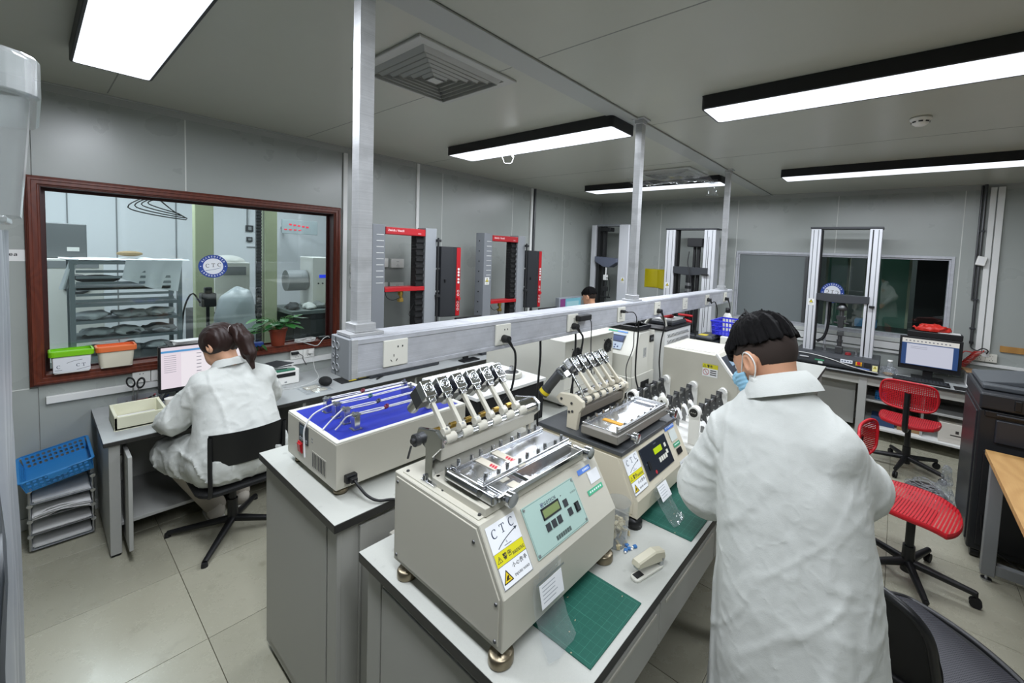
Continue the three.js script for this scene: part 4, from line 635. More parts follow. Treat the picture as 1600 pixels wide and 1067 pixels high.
// ---------------------------------------------------------------- other machines on the benches
const feet = (t, pts, y, h, r, m) => { for (const [x, z] of pts) P(t, 'foot', LA([[0, 0], [r, 0], [r * 1.05, h * 0.4], [r * 0.8, h * 0.6], [r * 0.4, h * 0.65], [r * 0.4, h], [0, h]], x, y, z, 18), m); };
{
  const t = here('lace_tester', 'beige box tester with a blue top and white shoelaces stretched in clamps', 'test machine', [-1.758, 0.885, -0.94]);
  P(t, 'housing', BX(-1.985, -1.53, 0.915, 1.086, -1.225, -0.655, 0.004), mat.cream);
  P(t, 'rim', PY([[-1.983, -0.657], [-1.532, -0.657], [-1.532, -1.223], [-1.983, -1.223]], 1.084, 1.092, 0.002, [[[-1.962, -0.676], [-1.552, -0.676], [-1.552, -1.2], [-1.962, -1.2]]]), mat.offwhite);
  P(t, 'blue_top', BX(-1.963, -1.551, 1.08, 1.089, -1.201, -0.675), mat.blueTop);
  feet(t, [[-1.93, -0.69], [-1.57, -0.69], [-1.57, -1.18], [-1.93, -1.18]], 0.885, 0.03, 0.024, mat.bronze);
  const f = (x0, x1, y0, y1, d = 0.002) => BX(x0, x1, y0, y1, -0.656, -0.655 + d, 0.0008);
  const lp = P(t, 'control_plate', f(-1.86, -1.77, 1.005, 1.078), mat.charcoal); P(lp, 'display', f(-1.85, -1.8, 1.035, 1.07, 0.003), M(0x4a5a66, 0.2));
  for (let i = 0; i < 4; i++) P(lp, 'button', f(-1.85 + 0.02 * i, -1.838 + 0.02 * i, 1.012, 1.024, 0.004), mat.grey);
  const sw = P(t, 'power_switch', f(-1.868, -1.826, 0.958, 1.0, 0.004), mat.redSeat); P(sw, 'rocker', rot(f(-1.862, -1.832, 0.963, 0.995, 0.008), 0.12, 0, 0, [-1.85, 0.98, -0.65]), mat.red);
  const vg = P(t, 'vent_grille', f(-1.735, -1.61, 0.935, 1.0, 0.001), mat.creamDark); for (let i = 0; i < 9; i++) P(vg, 'slot', f(-1.728 + 0.0133 * i, -1.722 + 0.0133 * i, 0.94, 0.995, 0.0018), mat.iron);
  P(t, 'dial_mark', [0, 1, 2, 3].map((i) => f(-1.742 + 0.008 * (i % 2), -1.738 + 0.008 * (i % 2), 1.03 + 0.012 * (i >> 1), 1.036 + 0.012 * (i >> 1), 0.001)), mat.grey);
  const near = [-1.612, -1.694, -1.777, -1.862], far = [-1.6, -1.69, -1.775, -1.85];
  near.forEach((x) => { const c = P(t, 'near_clamp', [BX(x - 0.017, x + 0.017, 1.089, 1.143, -0.772, -0.75, 0.002)], mat.dullChrome); P(c, 'jaw', [BX(x - 0.014, x + 0.014, 1.143, 1.15, -0.776, -0.746, 0.001), CY([x - 0.02, 1.147, -0.76], [x + 0.02, 1.147, -0.76], 0.006, 0.006, 8), BX(x - 0.02, x + 0.02, 1.089, 1.092, -0.78, -0.745)], mat.steel); });
  far.forEach((x, i) => { const z = -1.06 - 0.012 * i, c = P(t, 'far_clamp', [BX(x - 0.014, x + 0.014, 1.089, 1.14, z - 0.02, z, 0.002)], mat.dullChrome); P(c, 'jaw', [CY([x - 0.018, 1.146, z - 0.01], [x + 0.018, 1.146, z - 0.01], 0.006, 0.006, 8), CY([x, 1.14, z - 0.01], [x, 1.16, z - 0.01], 0.004, 0.004, 8)], mat.steel); });
  near.forEach((x, i) => {
    const q = far[i], zc = -0.885 - 0.008 * i, s = here('shoelace', ['white shoelace on the blue tester in the clamp nearest the bench middle', 'white shoelace on the blue tester, second from the bench middle, with a short end', 'white shoelace with a long end hanging down the front of the blue tester', 'white shoelace on the blue tester in the clamp nearest the wall'][i], 'shoelace', [x, 1.143, -0.9]);
    P(s, 'strand', [TB([[x - 0.007, 1.146, -0.75], [x - 0.006, 1.144, zc + 0.02], [x + 0.006, 1.14, zc], [x - 0.006, 1.143, zc - 0.01], [q - 0.006, 1.146, -1.06 - 0.012 * i]], 0.0028, 30, 6), TB([[x + 0.007, 1.146, -0.75], [x + 0.006, 1.141, zc + 0.02], [x - 0.006, 1.147, zc], [x + 0.006, 1.143, zc - 0.01], [q + 0.006, 1.146, -1.06 - 0.012 * i]], 0.0028, 30, 6)], M(0xe8e8e8, 0.8));
    P(s, 'knot', [SP(x, 1.144, zc, 0.008, 1, 0.7, 1.3, 10, 8), TB([[x - 0.01, 1.146, zc], [x, 1.153, zc - 0.006], [x + 0.01, 1.146, zc - 0.002], [x, 1.138, zc + 0.006]], 0.003, 16, 6, true)], M([0x7a2a44, 0x4a4a52, 0x3a6a72, 0x7a2a3a][i], 0.7));
    if (i === 1 || i === 2 || i === 0) P(s, 'free_end', i === 2 ? TB([[x, 1.148, -0.75], [x - 0.01, 1.135, -0.71], [x - 0.012, 1.115, -0.672], [x - 0.013, 1.07, -0.648], [x - 0.006, 1.01, -0.645], [x + 0.005, 0.965, -0.643]], 0.0032, 30, 6) : i === 1 ? TB([[x, 1.148, -0.75], [x + 0.01, 1.13, -0.715], [x + 0.015, 1.108, -0.685], [x + 0.02, 1.096, -0.668]], 0.0032, 20, 6) : TB([[x, 1.148, -0.75], [x - 0.01, 1.14, -0.73], [x - 0.02, 1.115, -0.715], [x - 0.03, 1.094, -0.7]], 0.003, 20, 6), M(0xe8e8e8, 0.8));
  });
  const pc = here('power_lead', 'black power cord plugged into the side of the blue-topped tester', 'power cord', [-1.529, 0.95, -0.7]);
  P(pc, 'plug', [BX(-1.529, -1.505, 0.938, 0.968, -0.722, -0.682, 0.004), BX(-1.505, -1.485, 0.944, 0.962, -0.714, -0.69, 0.004)], mat.black);
  P(pc, 'cord', TB([[-1.488, 0.953, -0.702], [-1.46, 0.94, -0.705], [-1.43, 0.912, -0.72], [-1.4, 0.895, -0.745], [-1.37, 0.891, -0.79], [-1.33, 0.86, -0.85]], 0.0048, 30, 8), mat.cable);
}
{
  const t = here('black_cabinet', 'black-sided box with a white top carrying a round cutter', 'box', [-1.72, 0.885, -1.5]);
  P(t, 'case', BX(-1.94, -1.505, 0.885, 1.094, -1.74, -1.27, 0.003), mat.blackMatt); P(t, 'top', BX(-1.945, -1.497, 1.094, 1.111, -1.75, -1.262, 0.003), mat.white); P(t, 'panel', BX(-1.507, -1.5015, 0.9, 1.08, -1.72, -1.29, 0.002), mat.blackMatt);
  const c = here('round_cutter', 'round white sample cutter with a metal hub on the white-topped box', 'cutter', [-1.64, 1.111, -1.62]);
  P(c, 'base', LA([[0, 0], [0.056, 0], [0.06, 0.006], [0.058, 0.022], [0.05, 0.026], [0, 0.026]], -1.64, 1.111, -1.62, 32), mat.offwhite); P(c, 'plate', LA([[0, 0], [0.04, 0], [0.038, 0.003], [0, 0.003]], -1.64, 1.137, -1.62, 28), mat.darkSteel); P(c, 'hub', [CY([-1.64, 1.14, -1.62], [-1.64, 1.168, -1.62], 0.013, 0.013, 16), CY([-1.64, 1.168, -1.62], [-1.64, 1.172, -1.62], 0.01, 0.008, 16)], mat.dullChrome);
}
function fanGrille(t, x, y, z, r, axis = 'x') {                  // round guard with a dark fan behind
  const f = P(t, 'fan', [CY([x, y, z], [x + 0.004, y, z], r, r, 24)], mat.blackMatt);
  const rings = [0.35, 0.6, 0.85, 1.05].map((k) => new THREE.TorusGeometry(r * k, 0.0018, 5, 24).rotateY(Math.PI / 2).translate(x + 0.006, y, z));
  P(f, 'guard', [...rings, ...[0, 1, 2, 3].map((i) => rot(BX(x + 0.005, x + 0.0075, y - r * 1.12, y + r * 1.12, z - 0.0016, z + 0.0016), (i * Math.PI) / 4, 0, 0, [x, y, z]))], mat.iron);
  P(f, 'hub', CY([x + 0.004, y, z], [x + 0.007, y, z], r * 0.3, r * 0.28, 16), mat.charcoal);
  P(f, 'screw', [[1, 1], [1, -1], [-1, 1], [-1, -1]].map(([a, b]) => CY([x, y + a * r * 0.95, z + b * r * 0.95], [x + 0.005, y + a * r * 0.95, z + b * r * 0.95], 0.004, 0.003, 8)), mat.darkSteel);
}
{
  const t = here('fan_cabinet', 'white metal cabinet with two round fan grilles on its side', 'test machine', [-1.85, 0.885, -2.18]);
  P(t, 'housing', BX(-2.19, -1.5, 0.905, 1.285, -2.445, -1.915, 0.006), mat.offwhite);
  fanGrille(t, -1.4995, 1.19, -2.025, 0.043); fanGrille(t, -1.4995, 1.2, -2.37, 0.043);
  feet(t, [[-1.55, -1.96], [-1.55, -2.4], [-2.14, -1.96], [-2.14, -2.4]], 0.885, 0.02, 0.02, mat.black);
  P(t, 'seam', BX(-1.502, -1.4992, 0.99, 0.993, -2.44, -1.92), mat.creamDark); P(t, 'slot', [0, 1, 2].map((i) => BX(-1.502, -1.4992, 1.03, 1.06, -2.2 - i * 0.03, -2.19 - i * 0.03)), mat.iron);
}
{
  const t = here('control_cabinet', 'white tester with a sloping blue display panel under the rail', 'test machine', [-1.52, 0.885, -2.63]);
  P(t, 'housing', PX([[-2.47, 0.9], [-2.47, 1.13], [-2.575, 1.275], [-2.79, 1.275], [-2.79, 0.9]], -1.69, -1.365, 0.004), mat.offwhite);
  P(t, 'lower_case', BX(-1.695, -1.36, 0.885, 0.985, -2.795, -2.466, 0.004), mat.offwhite);
  const n = [0, 0.586, 0.8103], c = [-1.56, 1.206, -2.5215], u = [1, 0, 0], v = [0, 0.8103, -0.586];
  print(t, 'control_panel', 0.19, 0.12, [c[0], c[1] + n[1] * 0.002, c[2] + n[2] * 0.002], u, v, 384, (x, w, h) => { x.fillStyle = '#b9c6d4'; x.fillRect(0, 0, w, h); x.fillStyle = '#27324e'; x.fillRect(0, h * 0.1, w, h * 0.45); x.fillStyle = '#3a4a78'; x.fillRect(w * 0.06, h * 0.18, w * 0.88, h * 0.28); x.fillStyle = '#2e3e66'; for (const [a, b] of [[0.06, 0.8], [0.18, 0.7], [0.18, 0.86], [0.3, 0.8], [0.55, 0.82], [0.68, 0.7], [0.68, 0.86], [0.8, 0.8]]) x.fillRect(w * a, h * b, w * 0.06, h * 0.09); });
  print(t, 'brand_strip', 0.16, 0.012, [c[0] + 0.02, c[1] + 0.06 + n[1] * 0.002, c[2] - 0.047 + n[2] * 0.002], u, v, 128, (x, w, h) => { x.fillStyle = '#56b08e'; x.fillRect(0, 0, w / 2, h); x.fillStyle = '#6a9ade'; x.fillRect(w / 2, 0, w / 2, h); });
  print(t, 'safety_label', 0.085, 0.115, [-1.62 + 0.03, 1.06, -2.4685], u, [0, 1, 0], 256, (x, w, h) => { logoCTC(x, w, h * 0.45); warning(x, w, h * 0.55, h * 0.45); });
  const s = P(t, 'socket', BX(-1.366, -1.358, 1.195, 1.245, -2.77, -2.71, 0.003), mat.black); P(s, 'contacts', [0, 1, 2].map((i) => BX(-1.359, -1.3565, 1.212, 1.228, -2.755 + i * 0.014, -2.751 + i * 0.014)), mat.grey);
  print(t, 'rating_plate', 0.045, 0.07, [-1.3645, 1.13, -2.65], SU, [0, 1, 0], 64, (x, w, h) => { x.fillStyle = '#b9bab6'; x.fillRect(0, 0, w, h); x.fillStyle = '#6a6c6c'; for (let i = 0; i < 6; i++) x.fillRect(8, 10 + i * 13, 44, 5); });
  P(t, 'base_slot', [BX(-1.362, -1.357, 0.888, 0.93, -2.72, -2.6, 0.002)], mat.blackMatt);
  one('black_tray', [BX(-1.68, -1.4, 1.277, 1.289, -2.78, -2.6, 0.004), PY(rrect(-1.69, -1.39, -2.79, -2.59, 0.02), 1.289, 1.312, 0.003, [rrect(-1.675, -1.405, -2.775, -2.605, 0.015)]), rot(BX(-1.66, -1.46, 1.305, 1.322, -2.77, -2.64, 0.004), 0, 0.2, 0.08, [-1.56, 1.31, -2.7])], mat.black, 'black plastic tray with tools on the white control cabinet', 'tray');
}
{
  const t = here('louvred_cabinet', 'white machine cabinet with slanted louvres and a black top', 'test machine', [-1.6, 0.885, -3.03]);
  P(t, 'housing', BX(-1.95, -1.3, 0.885, 1.265, -3.3, -2.83, 0.004), mat.white); P(t, 'top', BX(-1.955, -1.295, 1.265, 1.282, -3.305, -2.825, 0.004), mat.black);
  for (let r = 0; r < 4; r++) { const lv = P(t, 'louvre_row', BX(-1.3, -1.2985, 1.08 + 0.045 * r, 1.085 + 0.045 * r, -3.27, -2.87), mat.creamDark); P(lv, 'louvre', Array.from({ length: 16 }, (_, i) => rot(BX(-1.3, -1.297, 1.075 + 0.045 * r, 1.105 + 0.045 * r, -2.885 - i * 0.024, -2.88 - i * 0.024), 0.7, 0, 0, [-1.3, 1.09 + 0.045 * r, -2.88 - i * 0.024])), mat.grey); }
  const g = here('gauge_arm', 'grey dial gauge with a curved arm behind the black tray', 'gauge', [-1.5, 1.282, -2.9]);
  P(g, 'dial', CY([-1.52, 1.34, -2.9], [-1.47, 1.34, -2.9], 0.045, 0.045, 20), mat.midgrey); P(g, 'arm', TB([[-1.48, 1.3, -2.86], [-1.44, 1.36, -2.88], [-1.4, 1.37, -2.92], [-1.37, 1.33, -2.95], [-1.36, 1.283, -2.96]], 0.012, 24, 8), mat.offwhite);
  const b = here('balance_scale', 'small white balance with a red cloth on the louvred cabinet', 'scale', [-1.6, 1.282, -3.15]);
  P(b, 'tray', BX(-1.55, -1.33, 1.283, 1.31, -3.28, -3.0, 0.006), mat.charcoal); P(b, 'body', BX(-1.53, -1.35, 1.31, 1.325, -3.26, -3.05, 0.004), mat.white); P(b, 'head', BX(-1.72, -1.58, 1.283, 1.37, -3.29, -3.1, 0.01), mat.offwhite); P(b, 'red_cloth', SP(-1.44, 1.338, -3.14, 0.05, 1.2, 0.35, 0.9), mat.red);
  one('white_fixture', [CY([-1.93, 1.36, -3.2], [-1.75, 1.36, -3.2], 0.022), BX(-1.94, -1.88, 1.282, 1.4, -3.24, -3.16, 0.006)], mat.plasticWhite, 'white cylinder fixture lying behind the balance', 'fixture');
}
{
  const t = here('flex_tester', 'cream leather flexing tester with three rods of metal clamps', 'test machine', [-0.85, 0.885, -2.3]);
  P(t, 'housing', PZ([[-1.062, 0.93], [-0.632, 0.93], [-0.628, 1.13], [-0.752, 1.278], [-1.062, 1.278]], -2.66, -2.3, 0.003), mat.cream);
  P(t, 'base', [BX(-1.07, -0.62, 0.905, 0.932, -2.66, -1.845, 0.004), BX(-1.06, -0.63, 0.93, 0.934, -2.3, -1.85, 0.001)], mat.plasticWhite);
  feet(t, [[-1.03, -1.89], [-0.66, -1.89], [-1.03, -2.6], [-0.66, -2.6]], 0.885, 0.02, 0.022, mat.black);
  for (const x of [-1.03, -0.865, -0.7]) {
    P(t, 'bearing', [CY([x, 1.09, -2.3], [x, 1.09, -2.27], 0.024, 0.024, 20), BX(x - 0.024, x + 0.024, 0.932, 1.09, -2.3, -2.288, 0.003)], mat.plasticWhite);
    P(t, 'rod', CY([x, 1.09, -2.28], [x, 1.09, -1.9], 0.0075, 0.0075, 12), mat.steel);
    const front = P(t, 'end_support', [BX(x - 0.026, x + 0.026, 0.932, 1.09, -1.9, -1.885, 0.004), CY([x, 1.09, -1.91], [x, 1.09, -1.875], 0.027, 0.027, 22)], mat.plasticWhite);
    P(front, 'end_cap', [CY([x, 1.09, -1.876], [x, 1.09, -1.872], 0.02, 0.02, 20)], mat.black); P(front, 'screw', [-0.009, 0, 0.009].map((d) => CY([x + d, 1.09, -1.873], [x + d, 1.09, -1.87], 0.003, 0.003, 8)), mat.steel);
    for (let i = 0; i < 4; i++) {
      const z = -1.975 - 0.083 * i;
      const c = P(t, 'clamp', [PZ([[x - 0.014, 1.11], [x + 0.014, 1.11], [x + 0.016, 1.075], [x + 0.03, 1.035], [x + 0.03, 1.012], [x - 0.02, 1.03], [x - 0.014, 1.075]], z - 0.003, z + 0.003, 0.0008), BX(x - 0.012, x + 0.012, 1.078, 1.106, z - 0.012, z + 0.012, 0.002)], mat.darkSteel);
      P(c, 'screw', [[0.008, 1.035], [0.008, 1.06]].map(([d, y]) => CY([x + d, y, z + 0.003], [x + d, y, z + 0.009], 0.004, 0.004, 8)), mat.steel);
      P(t, 'lower_clamp', [BX(x + 0.002, x + 0.058, 0.968, 1.0, z - 0.004, z + 0.004, 0.002)], M(0x8a8b8a, 0.35, 0.8));
      P(t, 'sample_strip', grid(6, 4, (u, v) => [x + 0.01 + 0.035 * u, 1.03 - 0.045 * u + 0.018 * Math.sin(u * 3.1) - 0.012 * v, z + 0.01 + 0.02 * v]), mat.paper);
    }
  }
  print(t, 'safety_label', 0.085, 0.07, [-0.78, 1.19, -2.2975], [1, 0, 0], [0, 1, 0], 192, (x, w, h) => { x.fillStyle = '#e6e7e6'; x.fillRect(0, 0, w, h); x.fillStyle = '#cfc824'; x.fillRect(0, 0, w, h * 0.34); tri(x, w * 0.15, h * 0.19, h * 0.11, '#cfc824', '#222'); kanji(x, '警告', w * 0.3, h * 0.06, h * 0.22, '#222'); x.strokeStyle = '#b0242a'; x.lineWidth = 6; x.beginPath(); x.arc(w * 0.24, h * 0.66, h * 0.22, 0, 7); x.moveTo(w * 0.14, h * 0.5); x.lineTo(w * 0.35, h * 0.82); x.stroke(); x.fillStyle = '#2a2a2c'; for (let i = 0; i < 3; i++) x.fillRect(w * 0.52, h * (0.46 + i * 0.16), w * 0.4, h * 0.08); });
  const n = [0.766, 0.642], c = [-0.69, 1.204, -2.48];
  const cp = P(t, 'control_panel', frameTo(new THREE.BoxGeometry(0.3, 0.15, 0.003), [c[0] + n[0] * 0.003, c[1] + n[1] * 0.003, c[2]], SU, [-0.642, 0.766, 0]), M(0x232a36, 0.35));
  P(cp, 'display', frameTo(new THREE.BoxGeometry(0.1, 0.03, 0.003), [c[0] + n[0] * 0.005 - 0.015, c[1] + n[1] * 0.005 + 0.018, c[2] + 0.03], SU, [-0.642, 0.766, 0]), M(0x8aa0b4, 0.25));
  P(t, 'edge_trim', PZ([[-0.628, 1.132], [-0.618, 1.138], [-0.748, 1.292], [-0.756, 1.282]], -2.315, -2.295, 0.001), mat.plasticWhite);
  one('paper_sheet', rot(BX(-1.02, -0.78, 1.279, 1.2805, -2.58, -2.34), 0, 0.12, 0, [-0.9, 1.28, -2.45]), mat.paper, 'white paper lying on top of the flexing tester', 'paper');
}
{
  const t = here('label_printer', 'black label printer with yellow stickers beyond the flexing tester', 'printer', [-1.12, 0.885, -3.2]);
  P(t, 'body', [BX(-1.2, -1.03, 1.06, 1.19, -3.36, -3.06, 0.012), BX(-1.19, -1.05, 1.19, 1.225, -3.34, -3.1, 0.02)], mat.charcoal); P(t, 'front', BX(-1.195, -1.035, 1.08, 1.15, -3.062, -3.05, 0.004), mat.black); P(t, 'stand', BX(-1.2, -1.03, 0.885, 1.06, -3.36, -3.06, 0.004), mat.cabinetDark);
  P(t, 'sticker', [BX(-1.17, -1.11, 1.2255, 1.2265, -3.2, -3.13), BX(-1.09, -1.06, 1.1, 1.14, -3.0505, -3.049)], mat.yellow);
  const f = here('fan_unit', 'pale instrument box with a round black fan under the blue crate', 'test machine', [-0.92, 0.885, -3.3]);
  P(f, 'housing', BX(-1.01, -0.75, 0.9, 1.235, -3.45, -3.15, 0.006), mat.offwhite); feet(f, [[-0.98, -3.18], [-0.78, -3.18], [-0.98, -3.42], [-0.78, -3.42]], 0.885, 0.015, 0.018, mat.black);
  const g = P(f, 'fan', CY([-0.9, 1.15, -3.151], [-0.9, 1.15, -3.146], 0.06, 0.06, 24), mat.blackMatt); P(g, 'guard', [0.4, 0.7, 1].map((k) => new THREE.TorusGeometry(0.06 * k, 0.002, 5, 24).translate(-0.9, 1.15, -3.143)), mat.grey);
  P(f, 'red_lever', BX(-1.0, -0.98, 1.02, 1.12, -3.15, -3.12, 0.004), mat.red);
  const c = here('plastic_crate', 'blue plastic crate on the fan box behind the worker\'s head', 'crate', [-0.97, 1.235, -3.3]), w = [[-1.09, -3.42], [-0.78, -3.42], [-0.78, -3.17], [-1.09, -3.17]];
  P(c, 'base', BX(-1.075, -0.795, 1.237, 1.242, -3.405, -3.185), mat.blueCrate);
  P(c, 'rim', PY([[-1.095, -3.425], [-0.775, -3.425], [-0.775, -3.165], [-1.095, -3.165]], 1.335, 1.346, 0.002, [[[-1.083, -3.413], [-0.787, -3.413], [-0.787, -3.177], [-1.083, -3.177]]]), mat.blueCrate);
  for (let s = 0; s < 4; s++) { const a = w[s], b = w[(s + 1) % 4], k = 0.96, L = Math.hypot(b[0] - a[0], b[1] - a[1]), g = []; for (let i = 0; i <= 12; i++) { const t = i / 12, x = mixn(a[0], b[0], t), z = mixn(a[1], b[1], t); g.push(CY([mixn(-0.935, x, 0.93), 1.24, mixn(-3.295, z, 0.93)], [mixn(-0.935, x, 0.985), 1.337, mixn(-3.295, z, 0.985)], 0.0035, 0.0035, 5)); } for (const y of [0.3, 0.65]) { const q = mixn(0.93, 0.985, y); g.push(CY([mixn(-0.935, a[0], q), 1.24 + 0.097 * y, mixn(-3.295, a[1], q)], [mixn(-0.935, b[0], q), 1.24 + 0.097 * y, mixn(-3.295, b[1], q)], 0.004, 0.004, 5)); } P(c, 'side_grid', g, mat.blueCrate); }
  const bt = here('spray_bottle', 'white plastic bottle among cables at the end of the bench', 'bottle', [-1.15, 0.885, -3.75]);
  P(bt, 'body', LA([[0, 0], [0.045, 0], [0.048, 0.02], [0.048, 0.4], [0.03, 0.44], [0.018, 0.46], [0, 0.46]], -1.15, 0.885, -3.75), mat.plasticWhite); P(bt, 'cap', LA([[0, 0], [0.02, 0], [0.02, 0.04], [0, 0.045]], -1.15, 1.345, -3.75), mat.black);
  one('cable_bundle', Array.from({ length: 6 }, (_, i) => TB([[-1.1 + rnd(-0.05, 0.05), 0.89, -3.9], [-1.05 + rnd(-0.1, 0.1), 1.1 + rnd(0.1), -3.92 + rnd(-0.05, 0.05)], [-1.0 + rnd(-0.1, 0.1), 1.3 + rnd(0.12), -3.95], [-0.92 + rnd(-0.08, 0.08), 1.15, -3.98], [-0.9, 0.9, -3.95]], 0.006, 24, 6)), mat.cable, 'tangle of black cables standing at the far end of the bench', 'cables');
}
// ---------------------------------------------------------------- small things on the near bench
{
  const matTex = canvas(1024, 768, (x, w, h) => {
    x.fillStyle = '#12584a'; x.fillRect(0, 0, w, h); x.strokeStyle = 'rgba(120,190,165,0.55)'; x.lineWidth = 2; x.strokeRect(30, 30, w - 60, h - 60);
    for (let i = 1; i < 12; i++) { x.lineWidth = i % 5 ? 1 : 2; x.beginPath(); x.moveTo(30 + (i * (w - 60)) / 12, 30); x.lineTo(30 + (i * (w - 60)) / 12, h - 30); x.stroke(); if (i < 9) { x.beginPath(); x.moveTo(30, 30 + (i * (h - 60)) / 9); x.lineTo(w - 30, 30 + (i * (h - 60)) / 9); x.stroke(); } }
    for (let i = 0; i < 220; i++) { x.strokeStyle = `rgba(${i % 3 ? '10,50,42' : '150,200,180'},0.35)`; x.beginPath(); const X = rnd(w), Y = rnd(h); x.moveTo(X, Y); x.lineTo(X + rnd(-120, 120), Y + rnd(-50, 50)); x.stroke(); }
    for (let i = 0; i < 5; i++) { x.fillStyle = '#a89a7c'; x.beginPath(); x.ellipse(rnd(w), rnd(h), 10, 6, i, 0, 7); x.fill(); }
  });
  const mm = M(0xffffff, 0.7, 0, { map: matTex });
  const cm = (x0, x1, z0, z1, label) => { const g = new THREE.BoxGeometry(x1 - x0, 0.003, z1 - z0).translate((x0 + x1) / 2, 0.8866, (z0 + z1) / 2); g.keepUV = true; return one('cutting_mat', g, mm, label, 'cutting mat'); };
  cm(-0.69, -0.473, -0.975, -0.742, 'green cutting mat partly under the tester nearest the camera'); cm(-0.69, -0.467, -1.6, -1.3, 'green cutting mat in front of the tester with the black panel');
  const st = thing('stapler', 'cream desk stapler on the bench between the cutting mats', 'stapler', [-0.515, 0.885, -1.085], -0.26);
  P(st, 'base', PY(rrect(-0.016, 0.016, -0.062, 0.058, 0.014), 0, 0.009, 0.002), mat.offwhite);
  P(st, 'anvil', BX(-0.01, 0.01, 0.009, 0.0105, 0.022, 0.05, 0.0005), mat.iron);
  P(st, 'magazine', rot(BX(-0.009, 0.009, 0.018, 0.03, -0.055, 0.05, 0.002), -0.14, 0, 0, [0, 0.02, -0.05]), mat.steel);
  P(st, 'handle', rot(PX([[-0.06, 0.018], [0.048, 0.03], [0.055, 0.038], [0.05, 0.05], [-0.02, 0.06], [-0.06, 0.05], [-0.066, 0.034]].map(([a, b]) => [a, b]), -0.015, 0.015, 0.004), -0.06, 0, 0, [0, 0.02, -0.05]), M(0xc9c4ae, 0.35));
  P(st, 'hinge', [CY([-0.017, 0.028, -0.052], [0.017, 0.028, -0.052], 0.004), BX(-0.014, 0.014, 0.006, 0.036, -0.058, -0.044, 0.002)], mat.steel);
  const bk = here('plastic_beaker', 'clear plastic beaker half full of pale offcuts beside the stapler', 'beaker', [-0.655, 0.885, -1.135]);
  P(bk, 'wall', LA([[0.034, 0.002], [0.038, 0.002], [0.043, 0.13], [0.046, 0.134], [0.041, 0.134], [0.0385, 0.12], [0.035, 0.006]], -0.655, 0.885, -1.135, 28), mat.film); P(bk, 'bottom', LA([[0, 0], [0.037, 0], [0.037, 0.005], [0, 0.005]], -0.655, 0.885, -1.135), mat.film);
  const off = []; for (let i = 0; i < 60; i++) { const a = rnd(6.28), r = 0.03 * Math.sqrt(rnd()); off.push(rot(BC(-0.655 + r * Math.cos(a), 0.9 + rnd(0.055), -1.135 + r * Math.sin(a), 0.016, 0.004, 0.011, 0.001), rnd(3), rnd(3), rnd(3), [-0.655 + r * Math.cos(a), 0.905 + rnd(0.05), -1.135 + r * Math.sin(a)])); }
  const oc = one('offcuts', off, M(0xc9bc98, 0.7), 'pale leather offcuts filling the bottom of the beaker', 'offcuts'); oc.userData.kind = 'stuff';
  [[-0.605, -1.118, 0.4], [-0.613, -1.142, 1.2], [-0.594, -1.152, -0.5], [-0.6, -1.135, 2]].forEach(([x, z, a], i) => { const c = thing('blue_tag', ['small blue plastic bit nearest the cutting mat by the stapler', 'small blue plastic bit nearest the beaker of offcuts', 'small blue plastic bit farthest along the bench by the stapler', 'small blue plastic bit in the middle of the little group'][i], 'plastic bit', [x, 0.8855, z], a, 'blue plastic bits by the stapler'); P(c, 'shell', BX(-0.006, 0.006, 0, 0.007, -0.009, 0.003, 0.002), M(0x2a6aa8, 0.4)); P(c, 'pin', BX(-0.003, 0.003, 0.001, 0.005, 0.003, 0.009, 0.001), mat.plasticWhite); });
  const zipBag = (p, label, w, pts, lbl) => {                      // a clear bag that hangs from the front of a machine
    const t = here('sample_bag', label, 'bag', p), at = (v) => { const k = v * (pts.length - 1), i = clamp(Math.floor(k), 0, pts.length - 2), f = k - i; return [0, 1, 2].map((q) => mixn(pts[i][q], pts[i + 1][q], f)); };
    P(t, 'bag', grid(12, 18, (u, v) => { const q = at(v); return [q[0] + 0.005 * fbm(u * 4, v * 5, w * 9) + 0.006 * Math.sin(u * 3.14), q[1] + 0.003 * fbm(u * 5, v * 4, 3), q[2] - w * (u - 0.5)]; }), mat.film);
    P(t, 'seal', grid(10, 1, (u, v) => { const q = at(0.05 + 0.03 * v); return [q[0] + 0.008, q[1] + 0.002, q[2] - w * (u - 0.5)]; }), mat.haze);
    P(t, 'tape', grid(4, 2, (u, v) => { const q = at(0.12 * v - 0.06); return [q[0] + 0.002, q[1] + 0.004, q[2] - w * 0.7 * (u - 0.5)]; }), mat.film);
    const c = at(lbl), d = at(lbl + 0.1), v = [c[0] - d[0], c[1] - d[1], c[2] - d[2]];
    print(t, 'paper_label', w * 0.8, 0.052, [c[0] + 0.012, c[1] + 0.004, c[2]], SU, v, 128, (x, W, hh) => { x.fillStyle = '#e8eaec'; x.fillRect(0, 0, W, hh); x.fillStyle = '#9aa0a8'; for (let i = 0; i < 5; i++) x.fillRect(W * 0.1, hh * (0.14 + 0.16 * i), W * (0.5 + 0.3 * hash(i, 2, 3)), 3); });
    return t;
  };
  zipBag([-0.61, 0.89, -0.74], 'clear zip bag with a white label taped on the nearest tester', 0.1, [[-0.612, 1.045, -0.75], [-0.608, 1.0, -0.748], [-0.598, 0.96, -0.745], [-0.575, 0.925, -0.74], [-0.545, 0.895, -0.735]], 0.25);
  zipBag([-0.58, 0.89, -1.37], 'clear zip bag with a white label taped on the black-panelled tester', 0.088, [[-0.622, 0.99, -1.37], [-0.61, 0.965, -1.372], [-0.585, 0.93, -1.37], [-0.56, 0.905, -1.367], [-0.535, 0.892, -1.364]], 0.2);
